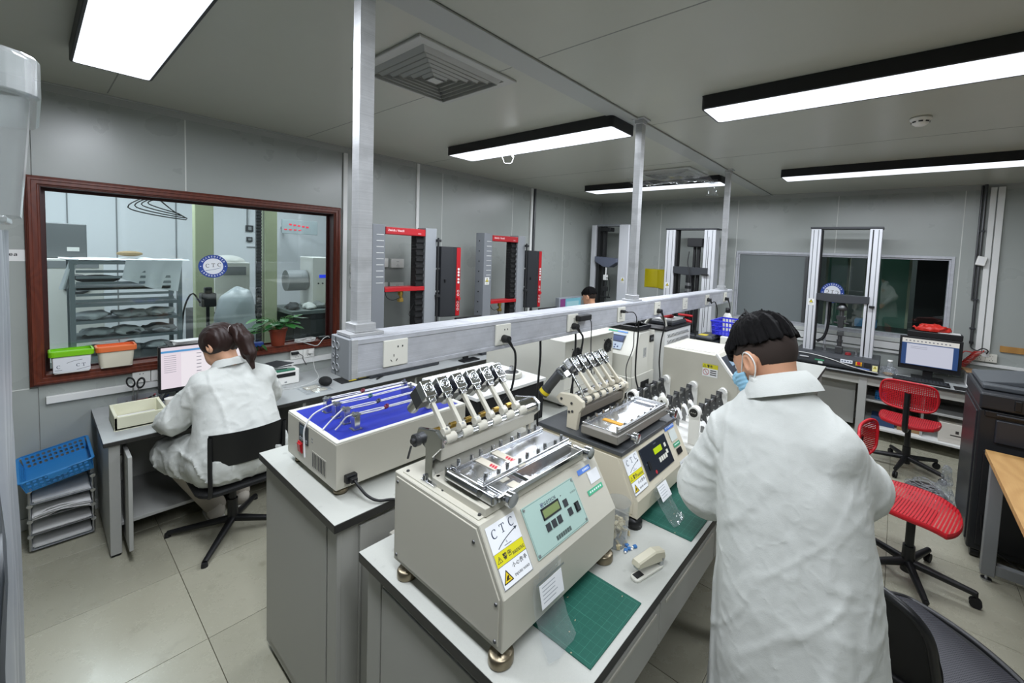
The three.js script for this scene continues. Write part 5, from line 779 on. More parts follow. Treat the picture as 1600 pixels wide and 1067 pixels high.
  print(here('paper_tag', 'small white paper tag taped on the corner of the black-panelled tester', 'tag', [-0.62, 0.95, -1.6]), 'tag', 0.07, 0.042, [-0.6235, 0.975, -1.605], SU, [-0.3, 0.95, 0], 64, (x, w, h) => { x.fillStyle = '#e4e6e8'; x.fillRect(0, 0, w, h); x.fillStyle = '#a4a8ae'; for (let i = 0; i < 3; i++) x.fillRect(8, 8 + i * 10, 40, 3); });
}

// ---------------------------------------------------------------- on and around the desk by the wooden window
{
  const mon = here('computer_monitor', 'computer monitor with a lit pale page in front of the seated worker', 'monitor', [-3.8, 0.67, -0.76]);
  P(mon, 'housing', [BX(-3.8, -3.765, 0.765, 1.078, -1.02, -0.5, 0.006)], mat.black);
  print(mon, 'screen', 0.495, 0.275, [-3.7645, 0.931, -0.76], SU, [0, 1, 0], 640, (x, w, h) => {
    x.fillStyle = '#f2e6f0'; x.fillRect(0, 0, w, h); x.fillStyle = '#fbf4fa'; x.fillRect(w * 0.2, h * 0.16, w * 0.8, h * 0.84); x.fillStyle = '#5aa0d8'; x.fillRect(0, h * 0.08, w, h * 0.05); x.fillStyle = '#8a8894';
    for (let i = 0; i < 9; i++) x.fillRect(w * 0.03, h * (0.2 + 0.05 * i), w * 0.12, 3); for (let i = 0; i < 8; i++) x.fillRect(w * 0.36, h * (0.2 + 0.09 * i), w * 0.05, 6); for (let i = 0; i < 7; i++) x.fillRect(w * (0.52 + 0.2 * hash(i, 1, 1)), h * (0.22 + 0.1 * i), w * 0.16, 3);
  }, 'lit screen', { emissive: 0xffffff, emissiveIntensity: 0.85, color: 0x101010 });
  const em = mon.children[mon.children.length - 1].material; em.emissiveMap = em.map;
  P(mon, 'stand', [BX(-3.83, -3.8, 0.68, 0.95, -0.8, -0.72, 0.004)], mat.black); P(mon, 'base', BX(-3.9, -3.7, 0.6705, 0.684, -0.88, -0.64, 0.006), mat.black);
  const cl = here('document_clip', 'sheaf of white papers on a black clipboard lying on top of the monitor', 'papers', [-3.83, 1.079, -0.75]);
  P(cl, 'board', rot(BX(-3.93, -3.72, 1.079, 1.084, -1.0, -0.55, 0.001), 0, 0, 0, [-3.8, 1.08, -0.75]), mat.black); for (let i = 0; i < 4; i++) P(cl, 'sheet', rot(BX(-3.92, -3.74, 1.084 + i * 0.004, 1.086 + i * 0.004, -0.95, -0.58), 0, 0.05 * (i - 1.5), 0.03 * i, [-3.83, 1.085, -0.75]), mat.paper);
  const kb = here('keyboard', 'black keyboard under the hands of the seated worker', 'keyboard', [-3.6, 0.67, -0.72]); P(kb, 'case', BX(-3.67, -3.53, 0.6705, 0.688, -0.93, -0.5, 0.004), mat.black); P(kb, 'keys', Array.from({ length: 60 }, (_, i) => BC(-3.65 + 0.025 * (i % 5), 0.69, -0.52 - 0.034 * Math.floor(i / 5), 0.02, 0.006, 0.028)), mat.charcoal);
  const fb = here('foam_box', 'open cream foam box at the near end of the desk', 'box', [-3.6, 0.67, -0.385]);
  P(fb, 'wall', [BX(-3.72, -3.475, 0.672, 0.76, -0.29, -0.275, 0.003), BX(-3.72, -3.475, 0.672, 0.76, -0.495, -0.48, 0.003), BX(-3.49, -3.475, 0.672, 0.75, -0.495, -0.275, 0.003), BX(-3.72, -3.705, 0.672, 0.765, -0.495, -0.275, 0.003)], M(0xdad9c0, 0.7)); P(fb, 'floor', BX(-3.72, -3.475, 0.6705, 0.683, -0.495, -0.275), M(0xdad9c0, 0.7)); P(fb, 'paper', rot(BX(-3.7, -3.5, 0.7, 0.702, -0.47, -0.3), 0, 0, 0.08, [-3.6, 0.7, -0.38]), mat.paper);
  const cup = here('white_cup', 'white plastic cup beside the foam box', 'cup', [-3.66, 0.67, -0.545]); P(cup, 'wall', LA([[0.026, 0], [0.034, 0.085], [0.036, 0.087], [0.032, 0.087], [0.024, 0.004], [0, 0.004]], -3.66, 0.671, -0.545), mat.plasticWhite);
  const bc = here('blue_case', 'dark blue zip case next to the hands of the seated worker', 'case', [-3.56, 0.67, -0.6]); P(bc, 'body', BX(-3.62, -3.5, 0.69, 0.735, -0.66, -0.57, 0.012), M(0x1a2f8a, 0.6)); P(bc, 'zip', BX(-3.5, -3.498, 0.71, 0.713, -0.655, -0.575), mat.grey);
  const hp = here('pen_tray', 'tray of pens and markers behind the foam box', 'pens', [-3.87, 0.67, -0.44]);
  P(hp, 'tray', [BX(-3.95, -3.78, 0.6705, 0.68, -0.56, -0.33, 0.002), BX(-3.95, -3.945, 0.68, 0.74, -0.56, -0.33), BX(-3.785, -3.78, 0.68, 0.71, -0.56, -0.33)], mat.grey);
  const pc = [0x8a1f2a, 0x1c1c20, 0xd8d8d6, 0x303a6a, 0x7a3030, 0x202024, 0x9a9a98];
  for (let i = 0; i < 11; i++) P(hp, 'pen', CY([-3.93 + rnd(0.03), 0.685 + rnd(0.02), -0.34 - 0.02 * i], [-3.8 + rnd(0.02), 0.72 + rnd(0.05), -0.36 - 0.018 * i + rnd(-0.03, 0.03)], 0.006, 0.005, 8), M(pc[i % 7], 0.4));
  P(hp, 'wide_marker', rot(BX(-3.86, -3.8, 0.7, 0.725, -0.4, -0.34, 0.006), 0, 0.4, 0.5, [-3.83, 0.71, -0.37]), mat.plasticWhite);
  const sc = here('scissors', 'black-handled scissors standing in the pen tray', 'scissors', [-3.9, 0.68, -0.39]);
  P(sc, 'handle', [new THREE.TorusGeometry(0.026, 0.006, 8, 20).scale(0.7, 1.2, 1).rotateY(1.2).rotateX(0.2).translate(-3.885, 0.845, -0.385), new THREE.TorusGeometry(0.026, 0.006, 8, 20).scale(0.7, 1.2, 1).rotateY(1.0).rotateX(-0.2).translate(-3.87, 0.835, -0.43)], mat.black); P(sc, 'blade', [CY([-3.89, 0.685, -0.4], [-3.883, 0.815, -0.395], 0.005, 0.004, 6), CY([-3.89, 0.685, -0.4], [-3.875, 0.805, -0.42], 0.005, 0.004, 6)], mat.steel);
  one('cable_tangle', [TB([[-3.97, 0.83, -0.56], [-3.9, 0.86, -0.55], [-3.88, 0.78, -0.6], [-3.86, 0.7, -0.6], [-3.82, 0.74, -0.6], [-3.84, 0.9, -0.54], [-3.86, 1.0, -0.53]], 0.004, 40, 6), TB([[-3.97, 0.84, -0.54], [-3.86, 0.8, -0.6], [-3.83, 0.69, -0.6], [-3.83, 0.69, -0.64]], 0.004, 30, 6), BX(-3.99, -3.955, 0.815, 0.86, -0.575, -0.525, 0.006)], mat.cable, 'black cables running from the wall socket behind the monitor', 'cables');
  const ld = here('label_device', 'white box printer with a black slot and green cover on the desk', 'printer', [-3.87, 0.67, -1.2]);
  P(ld, 'body', [BX(-4.0, -3.75, 0.6705, 0.79, -1.32, -1.09, 0.01)], mat.plasticWhite); const ls = P(ld, 'slot', BX(-3.752, -3.747, 0.735, 0.765, -1.29, -1.16, 0.002), mat.black); P(ld, 'green_cover', [BX(-3.79, -3.75, 0.776, 0.792, -1.29, -1.16, 0.003)], M(0x2f7a5c, 0.4)); P(ld, 'button', [0, 1, 2].map((i) => BX(-3.751, -3.747, 0.69, 0.698, -1.13 - 0.05 * i, -1.115 - 0.05 * i)), mat.grey); for (let i = 0; i < 5; i++) P(ld, 'paper_bundle', rot(BX(-3.98, -3.8, 0.79 + i * 0.006, 0.795 + i * 0.006, -1.28, -1.12), 0, 0.2 * (i - 2), 0.02, [-3.89, 0.79, -1.2]), i % 2 ? mat.paper : mat.charcoal);
  one('black_sleeve', SP(-3.54, 0.705, -1.43, 0.05, 1.3, 0.72, 0.9), mat.blackMatt, 'black fabric sleeve lump beside the rail end on the desk', 'sleeve');
  const zb = here('sample_bag', 'flat clear bag with pale samples lying on the desk below the rail end', 'bag', [-3.5, 0.67, -1.34]); P(zb, 'bag', grid(12, 10, (u, v) => [-3.62 + 0.24 * u, 0.675 + 0.02 * (0.5 + fbm(u * 4, v * 4, 2)) * Math.sin(u * 3.14) * Math.sin(v * 3.14), -1.24 - 0.19 * v]), mat.film); P(zb, 'samples', [BX(-3.48, -3.42, 0.6715, 0.676, -1.4, -1.3, 0.001), BX(-3.58, -3.5, 0.6715, 0.678, -1.38, -1.28, 0.001)], mat.card);
  const bm = here('black_mat', 'black board with yellow and white stickers lying on the desk edge', 'board', [-3.57, 0.67, -1.65]); P(bm, 'board', BX(-3.65, -3.48, 0.6705, 0.676, -1.79, -1.53, 0.002), mat.black); P(bm, 'sticker', [BX(-3.55, -3.5, 0.676, 0.6765, -1.66, -1.6), BX(-3.6, -3.52, 0.676, 0.6765, -1.75, -1.69)], mat.yellow);
  one('marker_pen', CY([-3.4, 0.678, -1.78], [-3.5, 0.678, -1.93], 0.007, 0.006, 10), mat.black, 'black pen lying on the desk under the power rail', 'pen');
  // window sill
  const tub = (z, lid, label, text) => {
    const t = here('plastic_tub', label, 'tub', [-4.04, 0.936, z]), w = 0.085, q = (k, y, dx) => { const a = rrect(-4.04 - 0.06 * k, -4.04 + 0.06 * k, z - w * k, z + w * k, 0.02 * k); return a.map(([x, zz]) => [x, y, zz]); };
    P(t, 'body', grid(20, 6, (u, v) => { const k = 0.86 + 0.12 * v, a = rrect(-4.04 - 0.06 * k, -4.04 + 0.06 * k, z - w * k, z + w * k, 0.02), m = Math.round(u * 20) % 20; return [a[m][0], 0.937 + 0.12 * v, a[m][1]]; }), text ? mat.plasticWhite : M(0xd8d2be, 0.5)); P(t, 'bottom', BX(-4.09, -3.99, 0.9365, 0.94, z - 0.07, z + 0.07), mat.plasticWhite);
    P(t, 'lid', [PY(rrect(-4.107, -3.973, z - 0.093, z + 0.093, 0.022), 1.04, 1.075, 0.004, [rrect(-4.1, -3.98, z - 0.086, z + 0.086, 0.018)]), BX(-4.1, -3.98, 1.055, 1.061, z - 0.086, z + 0.086, 0.004)], lid);
    if (text) print(t, 'paper_label', 0.15, 0.09, [-3.9815, 0.99, z], SU, [0.1, 0.99, 0], 256, (x, ww, h) => { x.fillStyle = '#e4e6ea'; x.fillRect(0, 0, ww, h); x.fillStyle = '#2a3246'; x.font = `${h * 0.3}px serif`; x.fillText('C', 20, h * 0.72); x.fillText('C T', ww * 0.6, h * 0.7); x.strokeStyle = '#333'; x.lineWidth = 3; x.beginPath(); x.moveTo(ww * 0.36, h * 0.4); x.quadraticCurveTo(ww * 0.5, h * 0.25, ww * 0.78, h * 0.22); x.moveTo(10, h * 0.85); x.lineTo(60, h * 0.85); x.moveTo(ww * 0.62, h * 0.92); x.lineTo(ww * 0.98, h * 0.78); x.stroke(); });
  };
  tub(-0.145, mat.lime, 'white tub with a lime green lid and printed label on the window sill', true); tub(-0.335, mat.orange, 'cream tub with an orange lid on the window sill', false);
  const pl = here('potted_plant', 'potted leafy vine in a terracotta pot on the window sill', 'plant', [-4.04, 0.936, -1.26]);
  P(pl, 'pot', LA([[0, 0], [0.045, 0], [0.06, 0.12], [0.066, 0.122], [0.068, 0.142], [0.06, 0.142], [0.056, 0.12], [0, 0.118]], -4.04, 0.936, -1.26, 28), M(0x8a3a22, 0.6)); P(pl, 'soil', LA([[0, 0.124], [0.056, 0.124]], -4.04, 0.936, -1.26), M(0x2a1d14, 0.95));
  const leafG = (L) => grid(6, 8, (u, v) => { const w = 0.42 * L * Math.pow(Math.sin(Math.PI * Math.pow(v, 0.72)), 0.8), s = (u - 0.5) * 2; return [s * w, -0.22 * L * v * v + 0.12 * L * Math.abs(s) * (1 - v), v * L]; });
  for (let i = 0; i < 34; i++) {
    const a = i * 2.4, r = 0.03 + 0.1 * Math.sqrt(rnd()), h = 1.1 + 0.11 * rnd() - r * 0.35 + (i % 7 === 0 ? 0.04 : 0), p = [-4.035 + Math.abs(r * Math.cos(a)) * (rnd() > 0.4 ? 0.9 : -0.4), h, -1.26 + 1.35 * r * Math.sin(a)];
    const g = leafG(0.06 + 0.03 * rnd()).rotateX(rnd(-0.5, 0.35)).rotateY(Math.atan2(p[0] + 4.04, p[2] + 1.26) + rnd(-0.5, 0.5)).translate(...p);
    P(pl, 'leaf', g, M([0x2c6a2e, 0x3a7d38, 0x245a2a, 0x4a8c40][i % 4], 0.45, 0, { transmission: 0.15, thickness: 0 }));
    P(pl, 'stem', TB([[-4.04, 1.06, -1.26], [(-4.04 + p[0]) / 2, h + 0.01, (-1.26 + p[2]) / 2], p], 0.002, 8, 5), M(0x4a7a3c, 0.6));
  }
  P(pl, 'trailing_leaf', [0, 1, 2].map((i) => leafG(0.06).rotateX(0.6).rotateY(2.5 + i * 0.6).translate(-4.0 + 0.01 * i, 0.96, -1.13 + 0.03 * i)), M(0x2a5a2c, 0.5));
  const cc = []; for (let i = 0; i <= 90; i++) { const a = i * 0.35, r = 0.055 + 0.008 * Math.sin(i * 0.9); cc.push([-4.03 + r * 0.8 * Math.cos(a), 0.945 + 0.02 * (i / 90) + 0.003 * Math.sin(i), -1.46 + r * 1.3 * Math.sin(a)]); }
  one('cable_coil', [TB(cc, 0.0035, 320, 6), TB([[-4.0, 0.95, -1.42], [-4.005, 0.91, -1.5], [-4.0, 0.9, -1.55], [-4.01, 0.95, -1.6], [-4.02, 0.965, -1.64], [-4.03, 0.95, -1.66]], 0.0035, 40, 6)], mat.cableWhite, 'coiled white cable on the window sill', 'cable');
  one('power_adapter', [BX(-4.08, -4.03, 0.938, 0.965, -1.675, -1.58, 0.006)], mat.black, 'black adapter block on the window sill beside the coiled cable', 'adapter');
  one('sill_packet', [BX(-4.1, -4.05, 0.938, 0.975, -1.165, -1.1, 0.008)], M(0x24408a, 0.4), 'small blue packet on the window sill left of the pot', 'packet');
  const ws = here('window_sticker', 'round blue and white laboratory sticker on the wooden window', 'sticker', [-4.13, 1.59, -0.86]);
  const seal = (x, w, h) => { x.clearRect(0, 0, w, h); x.fillStyle = '#26479a'; x.beginPath(); x.arc(w / 2, h / 2, w * 0.495, 0, 7); x.fill(); x.fillStyle = '#e8ebf0'; x.beginPath(); x.arc(w / 2, h / 2, w * 0.345, 0, 7); x.fill(); x.fillStyle = '#f0f2f6'; x.font = `bold ${w * 0.095}px sans-serif`; x.textAlign = 'center';
    const arc = (t, a0, r, flip) => [...t].forEach((c, i) => { x.save(); const a = a0 + (flip ? -1 : 1) * (i - (t.length - 1) / 2) * 0.235; x.translate(w / 2 + r * Math.cos(a), h / 2 + r * Math.sin(a)); x.rotate(a + (flip ? -Math.PI / 2 : Math.PI / 2)); x.fillText(c, 0, w * 0.033); x.restore(); });
    arc('ACCREDITED', -Math.PI / 2, w * 0.42, false); arc('LABORATORY', Math.PI / 2, w * 0.42, true); x.beginPath(); x.arc(w * 0.08, h / 2, w * 0.02, 0, 7); x.arc(w * 0.92, h / 2, w * 0.02, 0, 7); x.fill();
    x.fillStyle = '#4a4a42'; x.font = `${w * 0.22}px serif`; x.fillText('C', w * 0.3, h * 0.55); x.fillText('T', w * 0.5, h * 0.53); x.fillText('C', w * 0.7, h * 0.51); x.strokeStyle = '#2c4a8a'; x.lineWidth = w * 0.014; x.beginPath(); x.moveTo(w * 0.24, h * 0.68); x.quadraticCurveTo(w * 0.5, h * 0.66, w * 0.76, h * 0.56); x.stroke(); };
  const disc = (parent, r, c, u, v, mirror) => { const g = new THREE.CircleGeometry(r, 40); g.keepUV = true; const t = canvas(512, 512, (x, w, h) => { if (mirror) { x.translate(w, 0); x.scale(-1, 1); } seal(x, w, h); }); return P(parent, 'disc', frameTo(g, c, u, v), M(0xffffff, 0.4, 0, { map: t })); };
  disc(ws, 0.088, [XL - 0.089, 1.59, -0.86], SU, [0, 1, 0]);
  const ws2 = here('window_sticker', 'round blue and white laboratory sticker on the back window behind the white tester', 'sticker', [-0.62, 1.34, -6.05]); disc(ws2, 0.125, [-0.62, 1.46, -6.049], [1, 0, 0], [0, 1, 0], true);
  // paper trays and basket on the floor
  const tr = here('paper_tray_stack', 'stack of grey paper trays on the floor beside the desk', 'paper trays', [-3.85, 0, -0.085]);
  for (let i = 0; i < 4; i++) {
    const y = 0.015 + 0.088 * i; const tray = P(tr, 'tray', [BX(-4.0, -3.7, y, y + 0.004, -0.2, 0.03), BX(-4.0, -3.7, y, y + 0.025, 0.027, 0.03), BX(-4.0, -3.7, y, y + 0.025, -0.2, -0.197), BX(-4.0, -3.997, y, y + 0.025, -0.2, 0.03)], M(0x8d9195, 0.35));
    for (const z of [0.032, -0.202]) P(tr, 'post', [TB([[-3.71, y, z], [-3.705, y + 0.03, z], [-3.71, y + 0.08, z]], 0.006, 10, 6), TB([[-3.99, y, z], [-3.99, y + 0.08, z]], 0.006, 4, 6), CY([-3.7, y + 0.082, z], [-3.715, y + 0.082, z], 0.011)], mat.steel);
    for (let k = 0; k < [5, 4, 8, 2][i]; k++) P(tr, 'paper', grid(6, 4, (u, v) => [-3.98 + 0.275 * u + 0.012 * noise(k, i) + (i === 2 ? 0.02 * u : 0), y + 0.008 + 0.0035 * k + (i === 2 ? 0.015 * noise(u * 3, v * 3, k) * u + 0.012 * Math.sin(v * 3.1) : 0.002 * noise(u * 3, k)), 0.02 - 0.21 * v + 0.006 * noise(k, 3, i)]), mat.paper);
  }
  const bk = thing('plastic_basket', 'blue perforated plastic basket tilted on top of the paper trays', 'basket', [-3.85, 0.395, -0.08]); bk.rotation.set(0.2, 0, -0.09);
  const per = (w, h, nx, ny) => { const holes = []; for (let i = 0; i < nx; i++) for (let j = 0; j < ny; j++) { const x = (-0.5 + (i + 0.5) / nx) * w * 0.94, y = h * (0.18 + 0.62 * (ny > 1 ? j / (ny - 1) : 0.5)); holes.push(rrect(x - (w / nx) * 0.3, x + (w / nx) * 0.3, y - h * 0.1, y + h * 0.1, h * 0.06, 2)); } return PZ([[-w / 2, 0], [w / 2, 0], [w / 2, h], [-w / 2, h]], -0.0015, 0.0015, 0, holes); };
  P(bk, 'long_side', frameTo(per(0.25, 0.075, 11, 3), [0.15, 0, 0], [0, 0, -1], [0.25, 1, 0]), mat.blueBasket); P(bk, 'long_side', frameTo(per(0.25, 0.075, 11, 3), [-0.15, 0, 0], [0, 0, 1], [-0.25, 1, 0]), mat.blueBasket);
  P(bk, 'short_side', frameTo(per(0.31, 0.075, 13, 3), [0, 0, 0.125], [1, 0, 0], [0, 1, 0.15]), mat.blueBasket); P(bk, 'short_side', frameTo(per(0.31, 0.075, 13, 3), [0, 0, -0.125], [-1, 0, 0], [0, 1, -0.15]), mat.blueBasket);
  P(bk, 'rim', PY(rrect(-0.178, 0.178, -0.145, 0.145, 0.02), 0.07, 0.078, 0.002, [rrect(-0.168, 0.168, -0.135, 0.135, 0.015)]), mat.blueBasket); P(bk, 'bottom', BX(-0.15, 0.15, -0.002, 0.002, -0.125, 0.125), mat.blueBasket); P(bk, 'handle', BX(0.175, 0.182, 0.045, 0.075, -0.04, 0.04, 0.003), mat.blueBasket);
  // shelf of bins at the photographer's left shoulder
  const rk = here('storage_rack', 'grey rack draped in dusty plastic sheet at the left edge', 'rack', [-1.15, 0, 0.33]), pf = M(0x9aa0a6, 0.35, 0, { transmission: 0.3, thickness: 0 });
  P(rk, 'shelf', [1.78, 1.2, 0.6, 0.1].map((y) => BX(-1.4, -0.9, y - 0.025, y, 0.04, 0.62, 0.003)), mat.grey); P(rk, 'post', [[-1.38, 0.05], [-0.92, 0.06], [-1.38, 0.6], [-0.92, 0.6]].map(([x, z]) => BX(x - 0.016, x + 0.016, 0, 1.78, z - 0.01, z + 0.02, 0.002)), mat.grey);
  P(rk, 'plastic_sheet', grid(24, 30, (u, v) => [-0.885 - 0.42 * u + 0.004 * noise(u * 8, v * 9), 1.8 - 1.72 * v, 0.029 - 0.004 * Math.sin(u * 19 + 2 * noise(v * 4, u)) - 0.003 * noise(u * 6, v * 12, 4)]), pf, 'hanging plastic sheet');
  const bin = here('storage_bin', 'translucent plastic storage bin with a rim at the top left edge', 'bin', [-1.18, 1.82, 0.22]), bp = M(0xdde1e0, 0.26, 0, { transmission: 0.86, thickness: 0 });
  const loop = (k, y) => rrect(-1.18 - 0.19 * k, -1.18 + 0.19 * k, 0.22 - 0.235 * k, 0.22 + 0.235 * k, 0.05).map(([x, z]) => [x, y, z]);
  const lo = loop(0.9, 1.822), hi = loop(0.97, 2.05), N = lo.length; P(bin, 'body', grid(N, 1, (u, v) => { const m = Math.round(u * N) % N; return [0, 1, 2].map((q) => mixn(lo[m][q], hi[m][q], v)); }), bp); P(bin, 'rim', PY(loop(1, 0).map(([x, , z]) => [x, z]), 1.995, 2.055, 0.004, [loop(0.965, 0).map(([x, , z]) => [x, z])]), bp); P(bin, 'floor', BX(-1.34, -1.02, 1.81, 1.822, 0.02, 0.42, 0.004), bp);
  one('dark_cloth', SP(-1.18, 1.905, 0.22, 0.15, 0.95, 0.55, 1.2), M(0x2a2c34, 0.9), 'dark folded cloth inside the translucent bin', 'cloth');
}

// ---------------------------------------------------------------- tensile testers along the left wall
const triSign = (t, c, u, v, w, h) => print(t, 'warning_label', w, h, c, u, v, 96, (x, W, Hh) => { x.fillStyle = '#e4e4de'; x.fillRect(0, 0, W, Hh); tri(x, W / 2, Hh * 0.4, W * 0.38, '#c8b81c', '#1c1c1c'); x.fillStyle = '#444'; x.fillRect(W * 0.2, Hh * 0.78, W * 0.6, Hh * 0.05); });
{
  const make = (z0, label, near, extra) => {
    const t = here('tensile_tester', label, 'test machine', [-3.62, 0.67, z0 - 0.32]), X0 = -3.64, X1 = -3.5, zA = z0, zB = z0 - 0.112, zC = z0 - 0.425, zD = z0 - 0.505, zE = z0 - 0.625, g = M(0x7d8186, 0.42), gl = M(0x94989c, 0.42);
    P(t, 'base', [BX(-3.9, -3.45, 0.671, 0.86, zE - 0.03, zA + 0.03, 0.012)], mat.charcoal);
    const a = P(t, 'column', BX(X0, X1, 0.86, 1.985, zB, zA, 0.004), g); P(a, 'slot', Array.from({ length: 9 }, (_, i) => BX(X1 - 0.001, X1 + 0.002, 1.895 - 0.052 * i, 1.9 - 0.052 * i, zB + 0.012, zA - 0.035, 0.001)), mat.white); P(a, 'hole', Array.from({ length: 9 }, (_, i) => CY([-3.58, 1.9 - 0.11 * i, zA - 0.001], [-3.58, 1.9 - 0.11 * i, zA + 0.002], 0.008, 0.008, 8)), mat.black);
    P(t, 'column', BX(X0, X1, 0.86, 1.985, zE, zD, 0.004), gl); P(t, 'bellows', Array.from({ length: 38 }, (_, i) => BX(X0 + 0.03, X1 - 0.02 - (i % 2) * 0.012, 0.86 + 0.029 * i, 0.8885 + 0.029 * i, zD + 0.002, zC)), mat.blackMatt);
    P(t, 'top_beam', BX(X0 + 0.02, X1 + 0.006, 1.905, 1.968, zD + 0.006, zB - 0.001, 0.004), mat.red);
    print(t, 'beam_text', 0.36, 0.05, [X1 + 0.007, 1.937, (zB + zD) / 2 + 0.01], SU, [0, 1, 0], 384, (x, w, h) => { x.fillStyle = '#b3141f'; x.fillRect(0, 0, w, h); x.fillStyle = '#f2e4e4'; x.font = `bold ${h * 0.5}px sans-serif`; x.fillText('Zwick / Roell', w * 0.04, h * 0.6); x.font = `${h * 0.3}px sans-serif`; x.fillText('Z005', w * 0.84, h * 0.85); });
    P(t, 'crosshead', BX(X0 + 0.02, X1 + 0.004, near ? 1.4 : 1.215, near ? 1.438 : 1.25, zD + 0.004, zB - 0.002, 0.004), mat.red);
    const cy = near ? 1.4 : 1.215, cz = z0 - 0.29; P(t, 'load_cell', [CY([-3.55, cy - 0.04, cz], [-3.55, cy, cz], 0.022), CY([-3.55, cy - 0.07, cz - 0.01], [-3.55, cy - 0.04, cz], 0.014), BX(-3.57, -3.53, cy - 0.1, cy - 0.07, cz - 0.02, cz + 0.02, 0.003)], mat.brass); P(t, 'lower_grip', [BX(-3.58, -3.52, 0.86, 1.0, cz - 0.03, cz + 0.03, 0.004), CY([-3.55, 1.0, cz], [-3.55, near ? 1.06 : 1.12, cz], 0.018)], mat.steel);
    P(t, 'cable', [TB([[-3.55, cy - 0.06, cz], [-3.54, cy - 0.08, cz + 0.08], [-3.53, cy - 0.05, cz + 0.14], [-3.54, cy, cz + 0.15]], 0.003, 24, 5), TB([[-3.58, cy, cz - 0.16], [-3.56, cy - 0.1, cz - 0.15], [-3.55, cy - 0.22, cz - 0.09], [-3.56, cy - 0.26, cz - 0.14]], 0.003, 24, 5)], mat.cable);
    P(t, 'guide_rod', [CY([-3.48, 0.95, zE - 0.005], [-3.48, 1.9, zE - 0.005], 0.009), BX(-3.5, -3.465, 1.86, 1.885, zE - 0.03, zE + 0.01, 0.002), BX(-3.5, -3.465, 1.33, 1.355, zE - 0.03, zE + 0.01, 0.002)], mat.iron);
    const p = P(t, 'control_column', PY([[-3.62, zE - 0.03], [-3.5, zE - 0.055], [-3.46, zE - 0.16], [-3.46, zE - 0.25], [-3.62, zE - 0.25]], 1.13, 1.82, 0.004), M(0x2b2d31, 0.4), 'tall dark control column with a red strip'); P(p, 'lamp_window', BX(-3.492, -3.478, 1.47, 1.5, zE - 0.1, zE - 0.085, 0.001), mat.black);
    P(p, 'red_strip', BX(-3.466, -3.4555, 1.135, 1.815, zE - 0.252, zE - 0.205, 0.002), mat.red); P(p, 'button', [1.6, 1.57, 1.54, 1.5, 1.47].map((y) => CY([-3.456, y, zE - 0.229], [-3.452, y, zE - 0.229], 0.012)), mat.white); P(p, 'ring_button', [1.38, 1.345, 1.27, 1.235, 1.2].map((y) => new THREE.TorusGeometry(0.011, 0.002, 6, 14).rotateY(Math.PI / 2).translate(-3.4545, y, zE - 0.229)), mat.paper); P(p, 'stop_button', CY([-3.456, 1.308, zE - 0.229], [-3.435, 1.308, zE - 0.229], 0.015, 0.018), mat.redSeat);
    P(p, 'support_arm', [CY([-3.53, 1.6, zE + 0.005], [-3.53, 1.6, zE - 0.06], 0.012), CY([-3.53, 1.38, zE + 0.005], [-3.53, 1.38, zE - 0.06], 0.012)], mat.steel);
    if (!near) triSign(t, [X1 + 0.001, 1.47, zA - 0.05], SU, [0, 1, 0], 0.06, 0.08);
    return t;
  };
  make(-1.775, 'grey tensile tester with a red beam behind the first post, nearer the wooden window', true); make(-2.99, 'grey tensile tester with a red beam and warning label, farther along the left wall', false);
  for (const [z, l] of [[-2.74, 'back of a black monitor beside the nearer grey tester'], [-3.97, 'black monitor edge beside the farther grey tester']]) { const m = here('computer_monitor', l, 'monitor', [-3.45, 0.67, z]); P(m, 'housing', BX(-3.44, -3.4, 0.82, 1.12, z - 0.16, z + 0.16, 0.006), mat.black); P(m, 'stand', [BX(-3.46, -3.44, 0.68, 0.9, z - 0.03, z + 0.03), BX(-3.44, -3.34, 0.671, 0.684, z - 0.1, z + 0.1, 0.004)], mat.black); }
}
